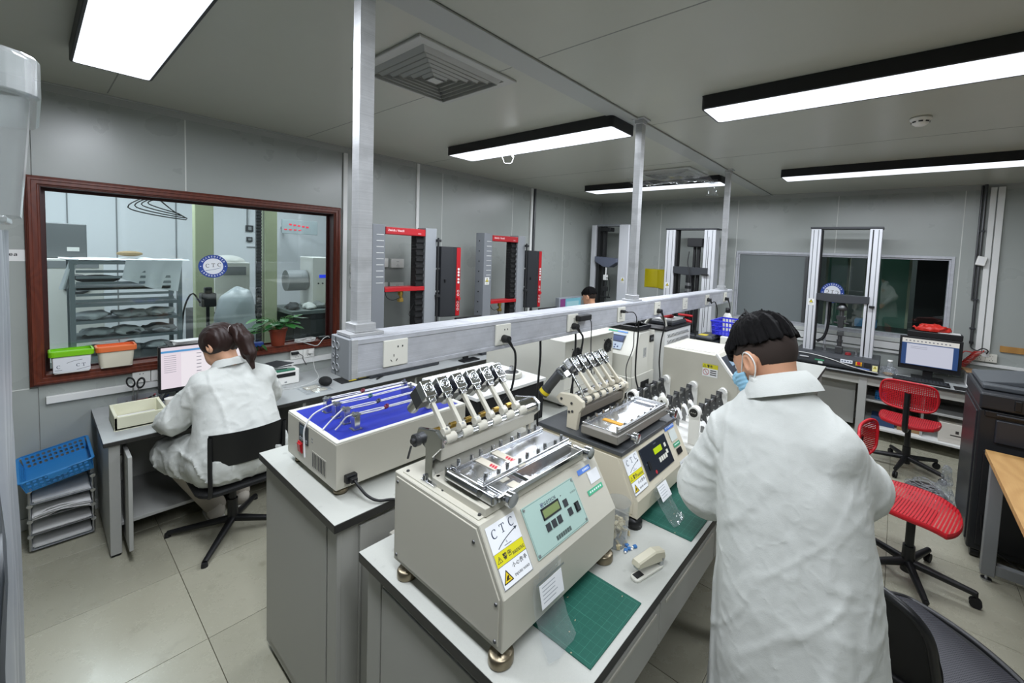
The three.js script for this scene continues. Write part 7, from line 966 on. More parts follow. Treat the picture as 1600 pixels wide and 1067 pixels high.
// ---------------------------------------------------------------- what stands in the rooms behind the windows
{
  const rk = here('wire_rack', 'grey slatted rack of folded cloth behind the wooden window', 'rack', [-5.35, 0, -0.52]), rm = M(0x7c858a, 0.4, 0.4), cl = [0x9aa0a2, 0xb8bcbc, 0x6a6e70, 0xc8ccd0].map((c) => M(c, 0.9));
  P(rk, 'post', [[-5.2, -0.2], [-5.2, -0.84], [-5.6, -0.2], [-5.6, -0.84]].map(([x, z]) => BX(x - 0.015, x + 0.015, 0, 1.58, z - 0.015, z + 0.015))[0], rm); for (const [x, z] of [[-5.2, -0.84], [-5.6, -0.2], [-5.6, -0.84]]) P(rk, 'post', BX(x - 0.015, x + 0.015, 0, 1.58, z - 0.015, z + 0.015), rm);
  for (const y of [0.62, 0.78, 0.93, 1.08, 1.22, 1.36, 1.57]) P(rk, 'shelf', [BX(-5.6, -5.2, y - 0.012, y, -0.84, -0.2), BX(-5.205, -5.19, y - 0.02, y + 0.006, -0.84, -0.2)], rm);
  for (let i = 0; i < 6; i++) P(rk, 'slat', BX(-5.2, -5.19, 1.24 + i * 0.048, 1.262 + i * 0.048, -0.8, -0.22), rm);
  let n = 0; for (const y of [0.78, 0.93, 1.08]) for (const z of [-0.32, -0.52, -0.72]) { n++; one('folded_cloth', nets((x, yy, zz) => ellip(x, yy, zz, [-5.36, y + 0.03, z], [0.15, 0.035, 0.1]) + 0.016 * noise(x * 16, yy * 30, zz * 16 + n), [-5.56, y + 0.001, z - 0.12], [-5.2, y + 0.085, z + 0.12], 0.014), cl[n % 4], ['crumpled grey cloth', 'loose white cloth', 'dark folded cloth'][n % 3] + ' on the ' + ['lower', 'middle', 'upper'][Math.round((y - 0.78) / 0.15)] + ' rack shelf, ' + ['left', 'middle', 'right'][Math.round((-0.32 - z) / 0.2)] + ' of three', 'cloth', 'cloths on the rack'); }
  one('white_sheet', [grid(24, 14, (u, v) => [-5.58 + 0.4 * v, 1.585 + 0.02 * Math.abs(fbm(u * 6, v * 6, 2)), -0.14 - 0.78 * u]), grid(14, 12, (u, v) => [-5.18 + 0.025 * Math.sin(u * 14) * v, 1.59 - (0.16 + 0.2 * u * (1 - 0.4 * u)) * v, -0.5 - 0.36 * u + 0.05 * v * noise(u * 4, 1)]), grid(8, 10, (u, v) => [-5.2 + 0.05 * Math.sin(u * 5) * v, 1.59 - 0.24 * v, -0.19 + 0.06 * v - 0.05 * u])], M(0xe2e6ea, 0.9), 'white sheet spread over the top of the rack', 'sheet');
  one('dark_bundle', SP(-5.35, 1.42, -0.35, 0.1, 0.9, 0.35, 1.3), M(0x22262a, 0.9), 'dark bundle under the sheet on the rack', 'bundle'); one('brown_cap', SP(-5.45, 1.635, -0.55, 0.06, 1, 0.4, 1.4), M(0xa08a66, 0.9), 'tan cap on top of the sheeted rack', 'cap');
  const wm = (name, label, cat2, x, y, z, w, h, d, m, f) => { const t = here(name, label, cat2, [x, y, z]); P(t, 'case', BX(x - d / 2, x + d / 2, y, y + h, z - w / 2, z + w / 2, 0.01), m); f && f(t, x + d / 2, y, z); return t; };
  const wt = mat.plasticWhite, pan = (t, X, y0, y1, z0, z1, m) => P(t, 'panel', BX(X - 0.002, X + 0.004, y0, y1, z0, z1, 0.001), m);
  wm('washing_machine', 'white machine with a grey box on top at the left of the window view', 'machine', -6.6, 0.6, -0.2, 0.5, 0.95, 0.6, wt, (t, X) => { pan(t, X, 1.46, 1.53, -0.42, 0.02, mat.grey); P(t, 'door_ring', new THREE.TorusGeometry(0.08, 0.02, 8, 24).rotateY(Math.PI / 2).translate(X, 1.3, -0.28), mat.charcoal); });
  wm('grey_box', 'grey box standing on the white machine in the next room', 'box', -6.6, 1.55, -0.2, 0.3, 0.34, 0.4, M(0x6a6e70, 0.5), (t, X) => pan(t, X, 1.62, 1.66, -0.3, -0.22, mat.white));
  wm('steel_bench', 'white bench under the grey box in the next room', 'bench', -6.5, 0, -0.2, 0.8, 0.599, 0.8, M(0x9aa09e, 0.5), (t, X) => pan(t, X, 0.08, 0.5, -0.5, 0.1, mat.white));
  wm('cloth_tester', 'white tester with a rounded top behind the round sticker', 'test machine', -6.4, 0.95, -1.47, 0.34, 0.58, 0.4, wt, (t, X) => { pan(t, X, 1.38, 1.48, -1.6, -1.38, mat.grey); P(t, 'hood', SP(-6.4, 1.53, -1.47, 0.18, 1, 0.45, 0.95), wt); });
  wm('black_bench', 'black bench under the tester behind the sticker', 'bench', -6.46, 0, -1.5, 0.7, 0.949, 0.7, mat.black, (t, X) => pan(t, X, 0.3, 0.8, -1.8, -1.2, mat.charcoal));
  wm('drum_tester', 'pale drum tester with a blue lit display at the right of the window view', 'test machine', -6.0, 1.0, -2.3, 0.24, 0.62, 0.4, wt, (t, X) => { P(t, 'display', BX(X, X + 0.004, 1.36, 1.4, -2.37, -2.26, 0.001), new THREE.MeshStandardMaterial({ color: 0x2030c0, emissive: 0x2840e0, emissiveIntensity: 0.9 })); P(t, 'drum', CY([-6.0, 1.32, -2.17], [-6.0, 1.32, -1.95], 0.13, 0.13, 24), mat.grey); P(t, 'button', [-2.36, -2.3, -2.25].map((z) => CY([X, 1.29, z], [X + 0.006, 1.29, z], 0.01)), mat.charcoal); });
  wm('steel_bench', 'grey bench under the drum tester in the next room', 'bench', -5.9, 0.94, -2.3, 0.86, 0.05, 0.7, M(0x6a7472, 0.5)); wm('black_cupboard', 'dark cupboard below the drum tester bench', 'cupboard', -5.95, 0, -2.32, 0.8, 0.93, 0.6, mat.black, (t, X) => pan(t, X, 0.1, 0.86, -2.65, -1.99, M(0x2a3030, 0.4)));
  for (let i = 0; i < 3; i++) one('sample_pile', nets((x, y, z) => ellip(x, y, z, [-5.75 + 0.06 * (i % 2), 1.02, -1.95 - 0.15 * i], [0.12, 0.045, 0.065]) + 0.02 * noise(x * 18, y * 26, z * 18 + i * 5), [-5.95, 0.992, -2.05 - 0.15 * i], [-5.55, 1.09, -1.85 - 0.15 * i], 0.014), M([0x3a3e40, 0xc8ccc8, 0x8a8e8c, 0xb0b8b4, 0x4a4e50][i], 0.9), ['dark', 'white', 'grey', 'pale', 'charcoal'][i] + ' sample pile on the bench below the drum tester', 'samples', 'sample piles on the grey bench');
  one('yellow_bag', nets((x, y, z) => ellip(x, y, z, [-5.55, 1.08, -2.38], [0.06, 0.13, 0.06]) + 0.02 * noise(x * 20, y * 20, z * 20), [-5.72, 0.992, -2.46], [-5.5, 1.23, -2.26], 0.012), M(0xd2cc3a, 0.5), 'yellow bag at the right edge of the window view', 'bag');
  one('clear_sack', nets((x, y, z) => ellip(x, y, z, [-5.35, 0.95, -1.3], [0.15, 0.4, 0.17]) + 0.03 * noise(x * 9, y * 6, z * 9), [-5.6, 0.45, -1.55], [-5.1, 1.42, -1.05], 0.02), M(0xb8c0c4, 0.35), 'upright wrapped white bundle behind the seated worker', 'bundle');
  const ch = here('swivel_stand', 'black stand with a camera box behind the round sticker', 'stand', [-5.7, 0, -1.1]); P(ch, 'pole', CY([-5.6, 0.03, -1.12], [-5.6, 1.3, -1.12], 0.015), mat.black); P(ch, 'head', [BX(-5.66, -5.54, 1.1, 1.24, -1.18, -1.06, 0.01), BX(-5.62, -5.55, 1.24, 1.3, -1.15, -1.09, 0.01)], mat.black); P(ch, 'base', LA([[0, 0], [0.2, 0], [0.18, 0.02], [0, 0.03]], -5.6, 0, -1.12), mat.black); P(ch, 'cable', TB([[-5.55, 1.15, -1.05], [-5.5, 1.25, -0.98], [-5.5, 1.1, -0.92], [-5.52, 0.8, -0.9]], 0.008, 24, 6), mat.black);
  one('low_cupboard', [BX(-5.2, -4.6, 0.0, 0.8, -1.05, -0.45, 0.01), BX(-4.62, -4.595, 0.1, 0.7, -1.0, -0.5, 0.004)], M(0x14201f, 0.35), 'dark low cupboard beyond the monitor in the next room', 'cupboard');
  const gt = here('cable_chain', 'black vertical cable chain beside the second green pillar', 'cable chain', [-6.0, 0, -1.66]); P(gt, 'rail', BX(-6.0, -5.97, 0.6, 3, -1.69, -1.64), mat.black); P(gt, 'link', Array.from({ length: 60 }, (_, i) => BX(-5.97, -5.955, 0.62 + i * 0.038, 0.645 + i * 0.038, -1.69, -1.64)), mat.charcoal);
  for (const [y, z, s, l] of [[1.93, -2.0, 0.09, 'upper'], [1.78, -2.0, 0.07, 'lower']]) { const t = here('wall_switch', l + ' dark switch box on the far wall of the next room', 'switch', [-7.6, y, z]); P(t, 'plate', BX(-7.6, -7.57, y, y + s, z - s / 2, z + s / 2, 0.004), mat.charcoal); P(t, 'rocker', BX(-7.57, -7.565, y + 0.02, y + s - 0.02, z - 0.02, z + 0.02), mat.grey); }
  one('wall_conduit', [BX(-7.6, -7.58, 2.02, 3, -1.985, -1.97), BX(-7.6, -7.58, 1.2, 1.78, -2.2, -2.19), BX(-7.6, -7.58, 1.7, 1.71, -2.2, -1.97)], mat.grey, 'thin grey conduit above the switch boxes in the next room', 'conduit');
  one('hanger_bundle', [0, 1, 2, 3].map((i) => TB([[-6.3, 2.2 + 0.02 * i, -0.85], [-6.28, 2.14 - 0.02 * i, -0.78 + 0.05 * i], [-6.3, 2.06 - 0.02 * i, -1.02 - 0.02 * i], [-6.3, 2.08, -0.98], [-6.3, 2.2, -0.86]], 0.006, 40, 5, true)).concat([CY([-6.3, 2.2, -0.86], [-6.3, 3, -0.86], 0.003, 0.003, 5)]), mat.black, 'bundle of black wire hangers hanging above the rack', 'hangers');
  const led = here('led_reflection', 'dim red lit board in the next room standing in for a sign reflected in the window glass', 'display', [-6.9, 1.98, -2.42]); P(led, 'case', BX(-6.93, -6.9, 1.92, 2.12, -2.66, -2.2, 0.004), M(0xaab6ba, 0.5)); const lm = new THREE.MeshStandardMaterial({ color: 0x902030, emissive: 0xff3850, emissiveIntensity: 0.9 });  // added glowing board, stands in for an LED sign reflected in the window glass
  P(led, 'digit', [0, 1, 2, 3, 4].map((i) => BX(-6.9, -6.897, 2.04 - 0.006 * i, 2.062 - 0.006 * i, -2.32 - 0.055 * i, -2.285 - 0.055 * i)).concat([0, 1, 2, 3].map((i) => BX(-6.9, -6.897, 1.97, 1.985, -2.26 - 0.06 * i, -2.225 - 0.06 * i))), lm); P(led, 'bracket', BX(-7.6, -6.93, 2.0, 2.03, -2.45, -2.4), mat.grey);
  // beyond the back window
  const gp = M(0x9cc4b4, 0.15, 0, { transmission: 0.5, thickness: 0 });
  for (const [x0, x1, l] of [[-0.85, -0.6, 'narrow'], [-0.35, 0.12, 'wide']]) { const t = here('glass_partition', l + ' greenish glass partition seen through the back window', 'partition', [(x0 + x1) / 2, 0, -7.6]); P(t, 'pane', BX(x0, x1, 0.02, 2.55, -7.61, -7.6), gp); P(t, 'frame', [BX(x0 - 0.03, x0, 0, 2.59, -7.63, -7.58), BX(x1, x1 + 0.03, 0, 2.59, -7.63, -7.58)], M(0xc9ccb0, 0.5)); }
  wm('white_counter', 'white counter behind the back window', 'counter', -0.1, 0, -7.0, 0.5, 0.95, 0.7, wt, (t) => P(t, 'worktop', BX(-0.48, 0.28, 0.95, 0.98, -7.28, -6.72), mat.black)); wm('blue_box', 'light blue box on the counter behind the back window', 'box', -0.3, 0.981, -7.0, 0.2, 0.1, 0.25, M(0x4a8cc0, 0.5), (t, X) => pan(t, X, 1.0, 1.05, -7.05, -6.95, wt));
  const dr = here('dark_door', 'black open doorway panel seen through the back window', 'door', [0.33, 0, -7.4]); P(dr, 'leaf', BX(0.2, 0.52, 0.01, 2.2, -7.42, -7.38, 0.004), mat.blackMatt); P(dr, 'handle', CY([0.24, 1.0, -7.37], [0.34, 1.0, -7.37], 0.012), mat.steel);
  const pl = here('grey_cabinet', 'tall grey-green cabinet with a label behind the right of the back window', 'cabinet', [1.0, 0, -7.5]); P(pl, 'case', BX(0.55, 1.6, 0.01, 2.1, -7.9, -7.45, 0.006), M(0x8a9c94, 0.5)); P(pl, 'label', BX(0.62, 0.85, 1.5, 1.62, -7.45, -7.447), mat.grey); P(pl, 'window', BX(0.65, 0.8, 1.15, 1.3, -7.45, -7.447), mat.black);
}

// ---------------------------------------------------------------- people
const sub3 = (a, b) => [a[0] - b[0], a[1] - b[1], a[2] - b[2]], add3 = (a, b, k = 1) => [a[0] + b[0] * k, a[1] + b[1] * k, a[2] + b[2] * k], nrm = (a) => { const l = Math.hypot(...a); return a.map((x) => x / l); }, crs = (a, b) => [a[1] * b[2] - a[2] * b[1], a[2] * b[0] - a[0] * b[2], a[0] * b[1] - a[1] * b[0]];
const cranium = (x, y, z) => ellip(x, y, z, [0, 0.035, 0.012], [0.076, 0.09, 0.096]);
function headField(x, y, z) {
  const ax = Math.abs(x); let d = cranium(x, y, z);
  d = smin(d, ellip(x, y, z, [0, -0.03, -0.038], [0.062, 0.085, 0.055]), 0.03); d = smin(d, ellip(x, y, z, [0, -0.072, -0.045], [0.046, 0.043, 0.046]), 0.025);
  d = smin(d, capsule(x, y, z, [0, 0.008, -0.09], [0, -0.028, -0.108], 0.008, 0.013), 0.012); d = smin(d, capsule(ax, y, z, [0, 0.024, -0.084], [0.034, 0.022, -0.072], 0.01, 0.009), 0.015); d = smin(d, capsule(ax, y, z, [0, -0.062, -0.086], [0.02, -0.06, -0.078], 0.008, 0.004), 0.008);
  const eye = Math.hypot(ax - 0.031, y - 0.003, z + 0.094) - 0.014; d = Math.max(d, -eye) * 0.5 + 0.5 * Math.max(d, Math.min(d + 0.006, -eye));
  const ear = Math.max(ellip(ax, y, z, [0.079, -0.006, 0.012], [0.012, 0.033, 0.021]), -ellip(ax, y, z, [0.089, -0.003, 0.008], [0.008, 0.02, 0.011])); d = smin(d, ear, 0.008);
  return smin(d, capsule(x, y, z, [0, -0.05, 0.025], [0, -0.135, 0.036], 0.05, 0.047), 0.03);
}
function handBones(w, dir, palm, side, curl) {                   // wrist, way the fingers point, way the palm looks, +1 / -1, bend per joint
  const d = nrm(dir), n = nrm(sub3(palm, d.map((x) => x * (palm[0] * d[0] + palm[1] * d[1] + palm[2] * d[2])))), u = crs(d, n).map((x) => x * side), at = (a, b, c) => add3(add3(add3(w, d, a), u, b), n, c), list = [];
  [[0.026, 0.082, 0.042, 0.026, 0.02], [0.009, 0.088, 0.047, 0.029, 0.021], [-0.009, 0.083, 0.043, 0.027, 0.02], [-0.026, 0.074, 0.034, 0.021, 0.018]].forEach(([o, k, ...seg], i) => {
    let p = at(k, o, 0); list.push([at(0.008, o * 0.6, 0), p, 0.014, 0.0105]); let a = 0.15;
    seg.forEach((len, j) => { a += curl * (j ? 1.1 : 0.8); const q = add3(add3(p, d, len * Math.cos(a)), n, len * Math.sin(a)); list.push([p, q, 0.0092 - j * 0.0008, 0.0085 - j * 0.0009]); p = q; });
  });
  const t0 = at(0.02, 0.022, 0.006), t1 = at(0.048, 0.05, 0.016), t2 = at(0.074, 0.056, 0.026), t3 = at(0.094, 0.05, 0.038); list.push([t0, t1, 0.014, 0.011], [t1, t2, 0.0105, 0.0095], [t2, t3, 0.0095, 0.008], [add3(w, d, -0.05), at(0.015, 0, 0), 0.026, 0.023]);
  return list;
}
function handMesh(list) { const lo = [9, 9, 9], hi = [-9, -9, -9]; for (const [a, b] of list) for (const p of [a, b]) for (let k = 0; k < 3; k++) { lo[k] = Math.min(lo[k], p[k] - 0.035); hi[k] = Math.max(hi[k], p[k] + 0.035); } return nets(bones(list, 0.008), lo, hi, 0.0034); }
function headParts(t, body, c, facing, lean, o) {               // head at c looking along facing; hair, mask and eyes become parts
  const f = nrm(facing), r = nrm(crs(f, lean)), u = crs(r, f), m = new THREE.Matrix4().makeBasis(V(...r), V(...u), V(-f[0], -f[1], -f[2])).scale(V(o.size || 1, o.size || 1, o.size || 1)).setPosition(...c), put = (g) => g.applyMatrix4(m);
  body.push(put(nets(headField, [-0.105, -0.2, -0.135], [0.105, 0.145, 0.13], 0.0042)));
  const after = () => {
    P(t, 'eye', put(mergeGeometries([-1, 1].map((s) => flat(SP(s * 0.031, 0.003, -0.0775, 0.0115))))), M(0xe8e4de, 0.25)); P(t, 'iris', put(mergeGeometries([-1, 1].map((s) => flat(SP(s * 0.031, 0.001, -0.0845, 0.0056))))), M(0x1c120c, 0.2));
    if (o.hair === 'short') {
      P(t, 'shaved_hair', put(nets((x, y, z) => Math.max(cranium(x, y, z) - 0.0028, -(y - (z < -0.01 ? 0.03 : -0.012 - 0.42 * Math.max(0, z - 0.01)) + 0.012 * noise(x * 40, y * 40, z * 40)), Math.hypot(Math.abs(x) - 0.079, y + 0.006, z - 0.012) < 0.03 ? 0.01 : -1, -z - 0.075), [-0.1, -0.09, -0.11], [0.1, 0.14, 0.13], 0.004)), M(0x2e231d, 0.85), 'short shaved sides');
      P(t, 'hair', put(nets((x, y, z) => {
        const q = Math.atan2(x, -z), R = Math.hypot(x, z), n = noise(q * 5, y * 9 + R * 6, 3) * 0.005 + noise(q * 26, y * 12 + R * 14, 5) * 0.0032 + noise(x * 130, y * 60, z * 130) * 0.0016, line = z < -0.02 ? 0.05 - 0.5 * Math.max(0, -z - 0.05) : 0.052 - 0.12 * z;
        const top = Math.max(cranium(x, y, z) - 0.012 + n - 0.006 * smooth(0.05, 0.12, y), line + 1.3 * n - y), fringe = Math.max(ellip(x, y, z, [0, 0.055, -0.07], [0.068, 0.045, 0.036]) + 1.2 * n, 0.014 - y + 2 * n);
        return smin(top, fringe, 0.012);
      }, [-0.115, -0.01, -0.135], [0.115, 0.175, 0.14], 0.003)), mat.hair);
    } else {
      P(t, 'hair', put(nets((x, y, z) => { const n = noise(x * 60, y * 16, z * 22) * 0.004 + noise(x * 150, y * 22, z * 40) * 0.002; return Math.max(cranium(x, y, z) - 0.014 + n, -(z + 0.072 + 0.8 * Math.min(0, y - 0.03) * -1 - 0.5 * Math.max(0, y - 0.07)), -(y + 0.055) + 0.3 * n); }, [-0.105, -0.09, -0.12], [0.105, 0.16, 0.135], 0.004)), mat.hairBrown);
      const tl = bones([[[0, 0.07, 0.1], [0, 0.06, 0.145], 0.022, 0.03], [[0, 0.06, 0.145], [0, -0.01, 0.172], 0.036, 0.044], [[0, -0.01, 0.172], [0.005, -0.1, 0.175], 0.044, 0.036], [[0.005, -0.1, 0.175], [0.012, -0.2, 0.165], 0.034, 0.008]], 0.02);
      P(t, 'ponytail', put(nets((x, y, z) => tl(x, y, z) + noise(x * 90, y * 9, z * 90) * 0.006, [-0.07, -0.23, 0.06], [0.08, 0.13, 0.26], 0.0045)), mat.hairBrown); P(t, 'hair_tie', put(new THREE.TorusGeometry(0.024, 0.008, 8, 24).rotateX(0.25).translate(0, 0.066, 0.118)), M(0xe2d6d2, 0.8));
    }
    if (o.mask) {
      P(t, 'face_mask', put(nets((x, y, z) => { const d = Math.min(smin(ellip(x, y, z, [0, -0.03, -0.038], [0.062, 0.085, 0.055]), ellip(x, y, z, [0, -0.072, -0.045], [0.046, 0.043, 0.046]), 0.03), capsule(x, y, z, [0, 0.0, -0.09], [0, -0.03, -0.112], 0.01, 0.018)); return Math.max(Math.abs(d - 0.0075) - 0.0032 + 0.0012 * Math.sin(y * 520), y + 0.002 + 0.25 * Math.abs(x), -0.128 - y, z + 0.03 + 0.1 * y); }, [-0.085, -0.14, -0.15], [0.085, 0.02, 0.0], 0.0032)), M(0x8fc0d8, 0.75));
      for (const s of [-1, 1]) P(t, 'mask_strap', put(TB([[s * 0.062, -0.02, -0.045], [s * 0.078, 0.012, -0.01], [s * 0.087, 0.027, 0.012], [s * 0.089, 0.012, 0.032], [s * 0.084, -0.02, 0.032], [s * 0.072, -0.06, -0.005], [s * 0.06, -0.1, -0.04]], 0.0022, 40, 6)), mat.plasticWhite);
    }
  };
  return after;
}
const ridge = (n, w) => Math.exp(-((n / w) ** 2));
const crease0 = (x, y, z, k = 1) => { const wx = x + 0.05 * noise(x * 4, y * 4, z * 4), a = noise(wx * 9 * k + y * 2.2, y * 3.2 * k, z * 9 * k), b = noise(wx * 15 * k - y * 9, y * 8 * k + 4, z * 15 * k); return (1 - Math.abs(a) * 2.4) * 0.6 + (1 - Math.abs(b) * 2.6) * 0.32; };
const CREASE = (x, y, z, k = 1) => { const wx = x + 0.06 * noise(x * 5, y * 5, z * 5), a = noise(wx * 8 * k + y * 3, y * 3.4 * k, z * 8 * k - y * 2), b = noise(wx * 13 * k - y * 7, y * 9 * k + 4, z * 13 * k), c = noise(wx * 5 * k, y * 1.6 * k + 7, z * 5 * k); return 0.9 * ridge(a, 0.13) + 0.5 * ridge(b, 0.14) + 0.5 * c - 0.35; };
const DRAPE = (x, y, z) => { const wx = x + 0.04 * noise(x * 4, y * 3, z * 4), a = noise(wx * 11 + y * 1.2, y * 1.3, z * 6), b = noise(wx * 12 - y * 8, y * 6 + 4, z * 8), c = noise(wx * 20 + y * 14, y * 10, 3); return 0.9 * ridge(a, 0.12) + 0.4 * ridge(b, 0.1) + 0.25 * ridge(c, 0.12) - 0.3; };
const collar = (c, axis, r0, r1, h, open) => { const a = nrm(axis), u = nrm(crs(a, open)), v = crs(u, a); return mergeGeometries([0, 0.003].map((o) => flat(grid(44, 6, (s, t) => { const q = (s - 0.5) * 5.5 - Math.PI / 2, r = mixn(r0, r1, t) + o + 0.004 * Math.sin(t * 3.1), y = h * (1 - t) - 0.012 * t * t; return add3(add3(add3(c, u, r * Math.cos(q) * 1.05), v, r * Math.sin(q)), a, y); })))); };
{
  // the standing worker, seen from behind
  const t = here('person', 'standing worker in white lab coat and blue face mask bending over the bench', 'person', [-0.16, 0, -1.24]);
  const nk = [-0.232, 1.425, -1.25], hd = [-0.28, 1.522, -1.28], Rs = [-0.1, 1.35, -1.225], Ls = [-0.348, 1.285, -1.27], Re = [-0.035, 1.205, -1.37], Le = [-0.425, 1.085, -1.31], Rw = [-0.17, 1.06, -1.52], Lw = [-0.43, 1.03, -1.55];
  const skin = [nets(bones([[nk, [-0.255, 1.48, -1.27], 0.052, 0.05], [[-0.15, 0.95, -1.24], [-0.2, 1.3, -1.27], 0.1, 0.11], [nk, Rs, 0.045, 0.05], [nk, Ls, 0.045, 0.05], [Rs, Re, 0.045, 0.04], [Re, Rw, 0.04, 0.028], [Ls, Le, 0.045, 0.04], [Le, Lw, 0.04, 0.028], [[-0.23, 0.92, -1.24], [-0.23, 0.5, -1.25], 0.08, 0.06], [[-0.23, 0.5, -1.25], [-0.23, 0.08, -1.22], 0.055, 0.04], [[-0.08, 0.92, -1.23], [-0.07, 0.5, -1.24], 0.08, 0.06], [[-0.07, 0.5, -1.24], [-0.07, 0.08, -1.22], 0.055, 0.04]], 0.04), [-0.58, 0.02, -1.62], [0.08, 1.6, -1.08], 0.013)];
  const fin = headParts(t, skin, hd, [-0.8, -0.5, -0.42], [-0.28, 1, -0.12], { hair: 'short', mask: true, size: 0.94 });
  skin.push(handMesh(handBones([-0.19, 1.045, -1.545], [-0.3, -0.35, -0.7], [-0.3, -0.9, 0.3], 1, 0.5)), handMesh(handBones([-0.425, 1.02, -1.58], [0.25, -0.25, -0.9], [0.2, -0.95, 0.2], -1, 0.5)));
  P(t, 'body', skin, mat.skin); fin();
  const ky = [0.4, 0.6, 0.8, 0.95, 1.1, 1.25, 1.36, 1.46], ka = [[-0.13, -1.25, 0.235, 0.2], [-0.14, -1.245, 0.222, 0.185], [-0.15, -1.24, 0.205, 0.165], [-0.162, -1.24, 0.193, 0.15], [-0.183, -1.25, 0.187, 0.14], [-0.202, -1.258, 0.182, 0.132], [-0.212, -1.255, 0.155, 0.108], [-0.23, -1.255, 0.075, 0.066]];
  const torso = (x, y, z) => { let i = 0; while (i < 6 && y > ky[i + 1]) i++; const s = clamp((y - ky[i]) / (ky[i + 1] - ky[i]), 0, 1), q = ka[i].map((v, k) => mixn(v, ka[i + 1][k], s)), c = Math.cos(0.12), sn = Math.sin(0.12), X = (x - q[0]) * c - (z - q[1]) * sn, Z = (x - q[0]) * sn + (z - q[1]) * c; return (Math.pow(Math.pow(Math.abs(X) / q[2], 2.4) + Math.pow(Math.abs(Z) / q[3], 2.4), 1 / 2.4) - 1) * Math.min(q[2], q[3]); };
  const armhole = (x, y, z, s, e, off) => { const d = nrm(sub3(e, s)); const k = (x - s[0]) * d[0] + (y - s[1]) * d[1] + (z - s[2]) * d[2] - off; return Math.exp(-((k / 0.0065) ** 2)); };
  P(t, 'lab_coat', nets((x, y, z) => {
    let d = smin(torso(x, y, z), Math.min(capsule(x, y, z, nk, Rs, 0.066, 0.052), capsule(x, y, z, nk, Ls, 0.066, 0.06), capsule(x, y, z, nk, [-0.243, 1.475, -1.262], 0.066, 0.06)), 0.04);
    const r = smin(capsule(x, y, z, Rs, Re, 0.054, 0.066), capsule(x, y, z, Re, Rw, 0.064, 0.046), 0.03), l = smin(capsule(x, y, z, Ls, Le, 0.08, 0.09), capsule(x, y, z, Le, Lw, 0.084, 0.052), 0.03);
    const sl = Math.min(r, l); d = smin(d, r, 0.04); d = smin(d, l, mixn(0.012, 0.04, smooth(1.2, 1.3, y)));
    if (Math.abs(d) < 0.04) { const arm = smooth(0.03, -0.01, sl), low = smooth(1.4, 0.9, y); d -= CREASE(x, y, z, 1.1) * 0.008 * arm + DRAPE(x, y, z) * (1 - arm) * (0.0035 + 0.004 * low); d -= 0.008 * noise(x * 8 + z * 4, y * 0.8, z * 8) * low; if (l < 0.02) d += 0.0045 * armhole(x, y, z, Ls, Le, 0.012);  d += 0.0025 * Math.exp(-(((x + 0.165 + 0.03 * (1.2 - y)) / 0.005) ** 2)) * smooth(-1.15, -1.1, z); }
    return Math.max(d, 0.44 - y, y - 1.485);
  }, [-0.6, 0.42, -1.62], [0.12, 1.5, -0.99], 0.007), mat.coat);
  P(t, 'collar', collar([-0.228, 1.452, -1.258], [-0.36, 1, -0.22], 0.066, 0.094, 0.044, [-0.5, 0, -1]), mat.coat);
  P(t, 'trousers', nets(bones([[[-0.23, 0.6, -1.245], [-0.23, 0.08, -1.22], 0.085, 0.06], [[-0.07, 0.6, -1.235], [-0.07, 0.08, -1.22], 0.085, 0.06]], 0.02), [-0.36, 0.05, -1.36], [0.06, 0.62, -1.1], 0.014), M(0x22252c, 0.8));
  for (const x of [-0.23, -0.07]) { const s = P(t, 'shoe', nets(bones([[[x, 0.05, -1.2], [x, 0.04, -1.36], 0.045, 0.036]], 0.02), [x - 0.07, 0.0, -1.45], [x + 0.07, 0.12, -1.12], 0.009), M(0x2a2a2c, 0.6)); P(s, 'sole', PY(rrect(x - 0.045, x + 0.045, -1.4, -1.15, 0.04), 0, 0.016, 0.003), mat.plasticWhite); }
}
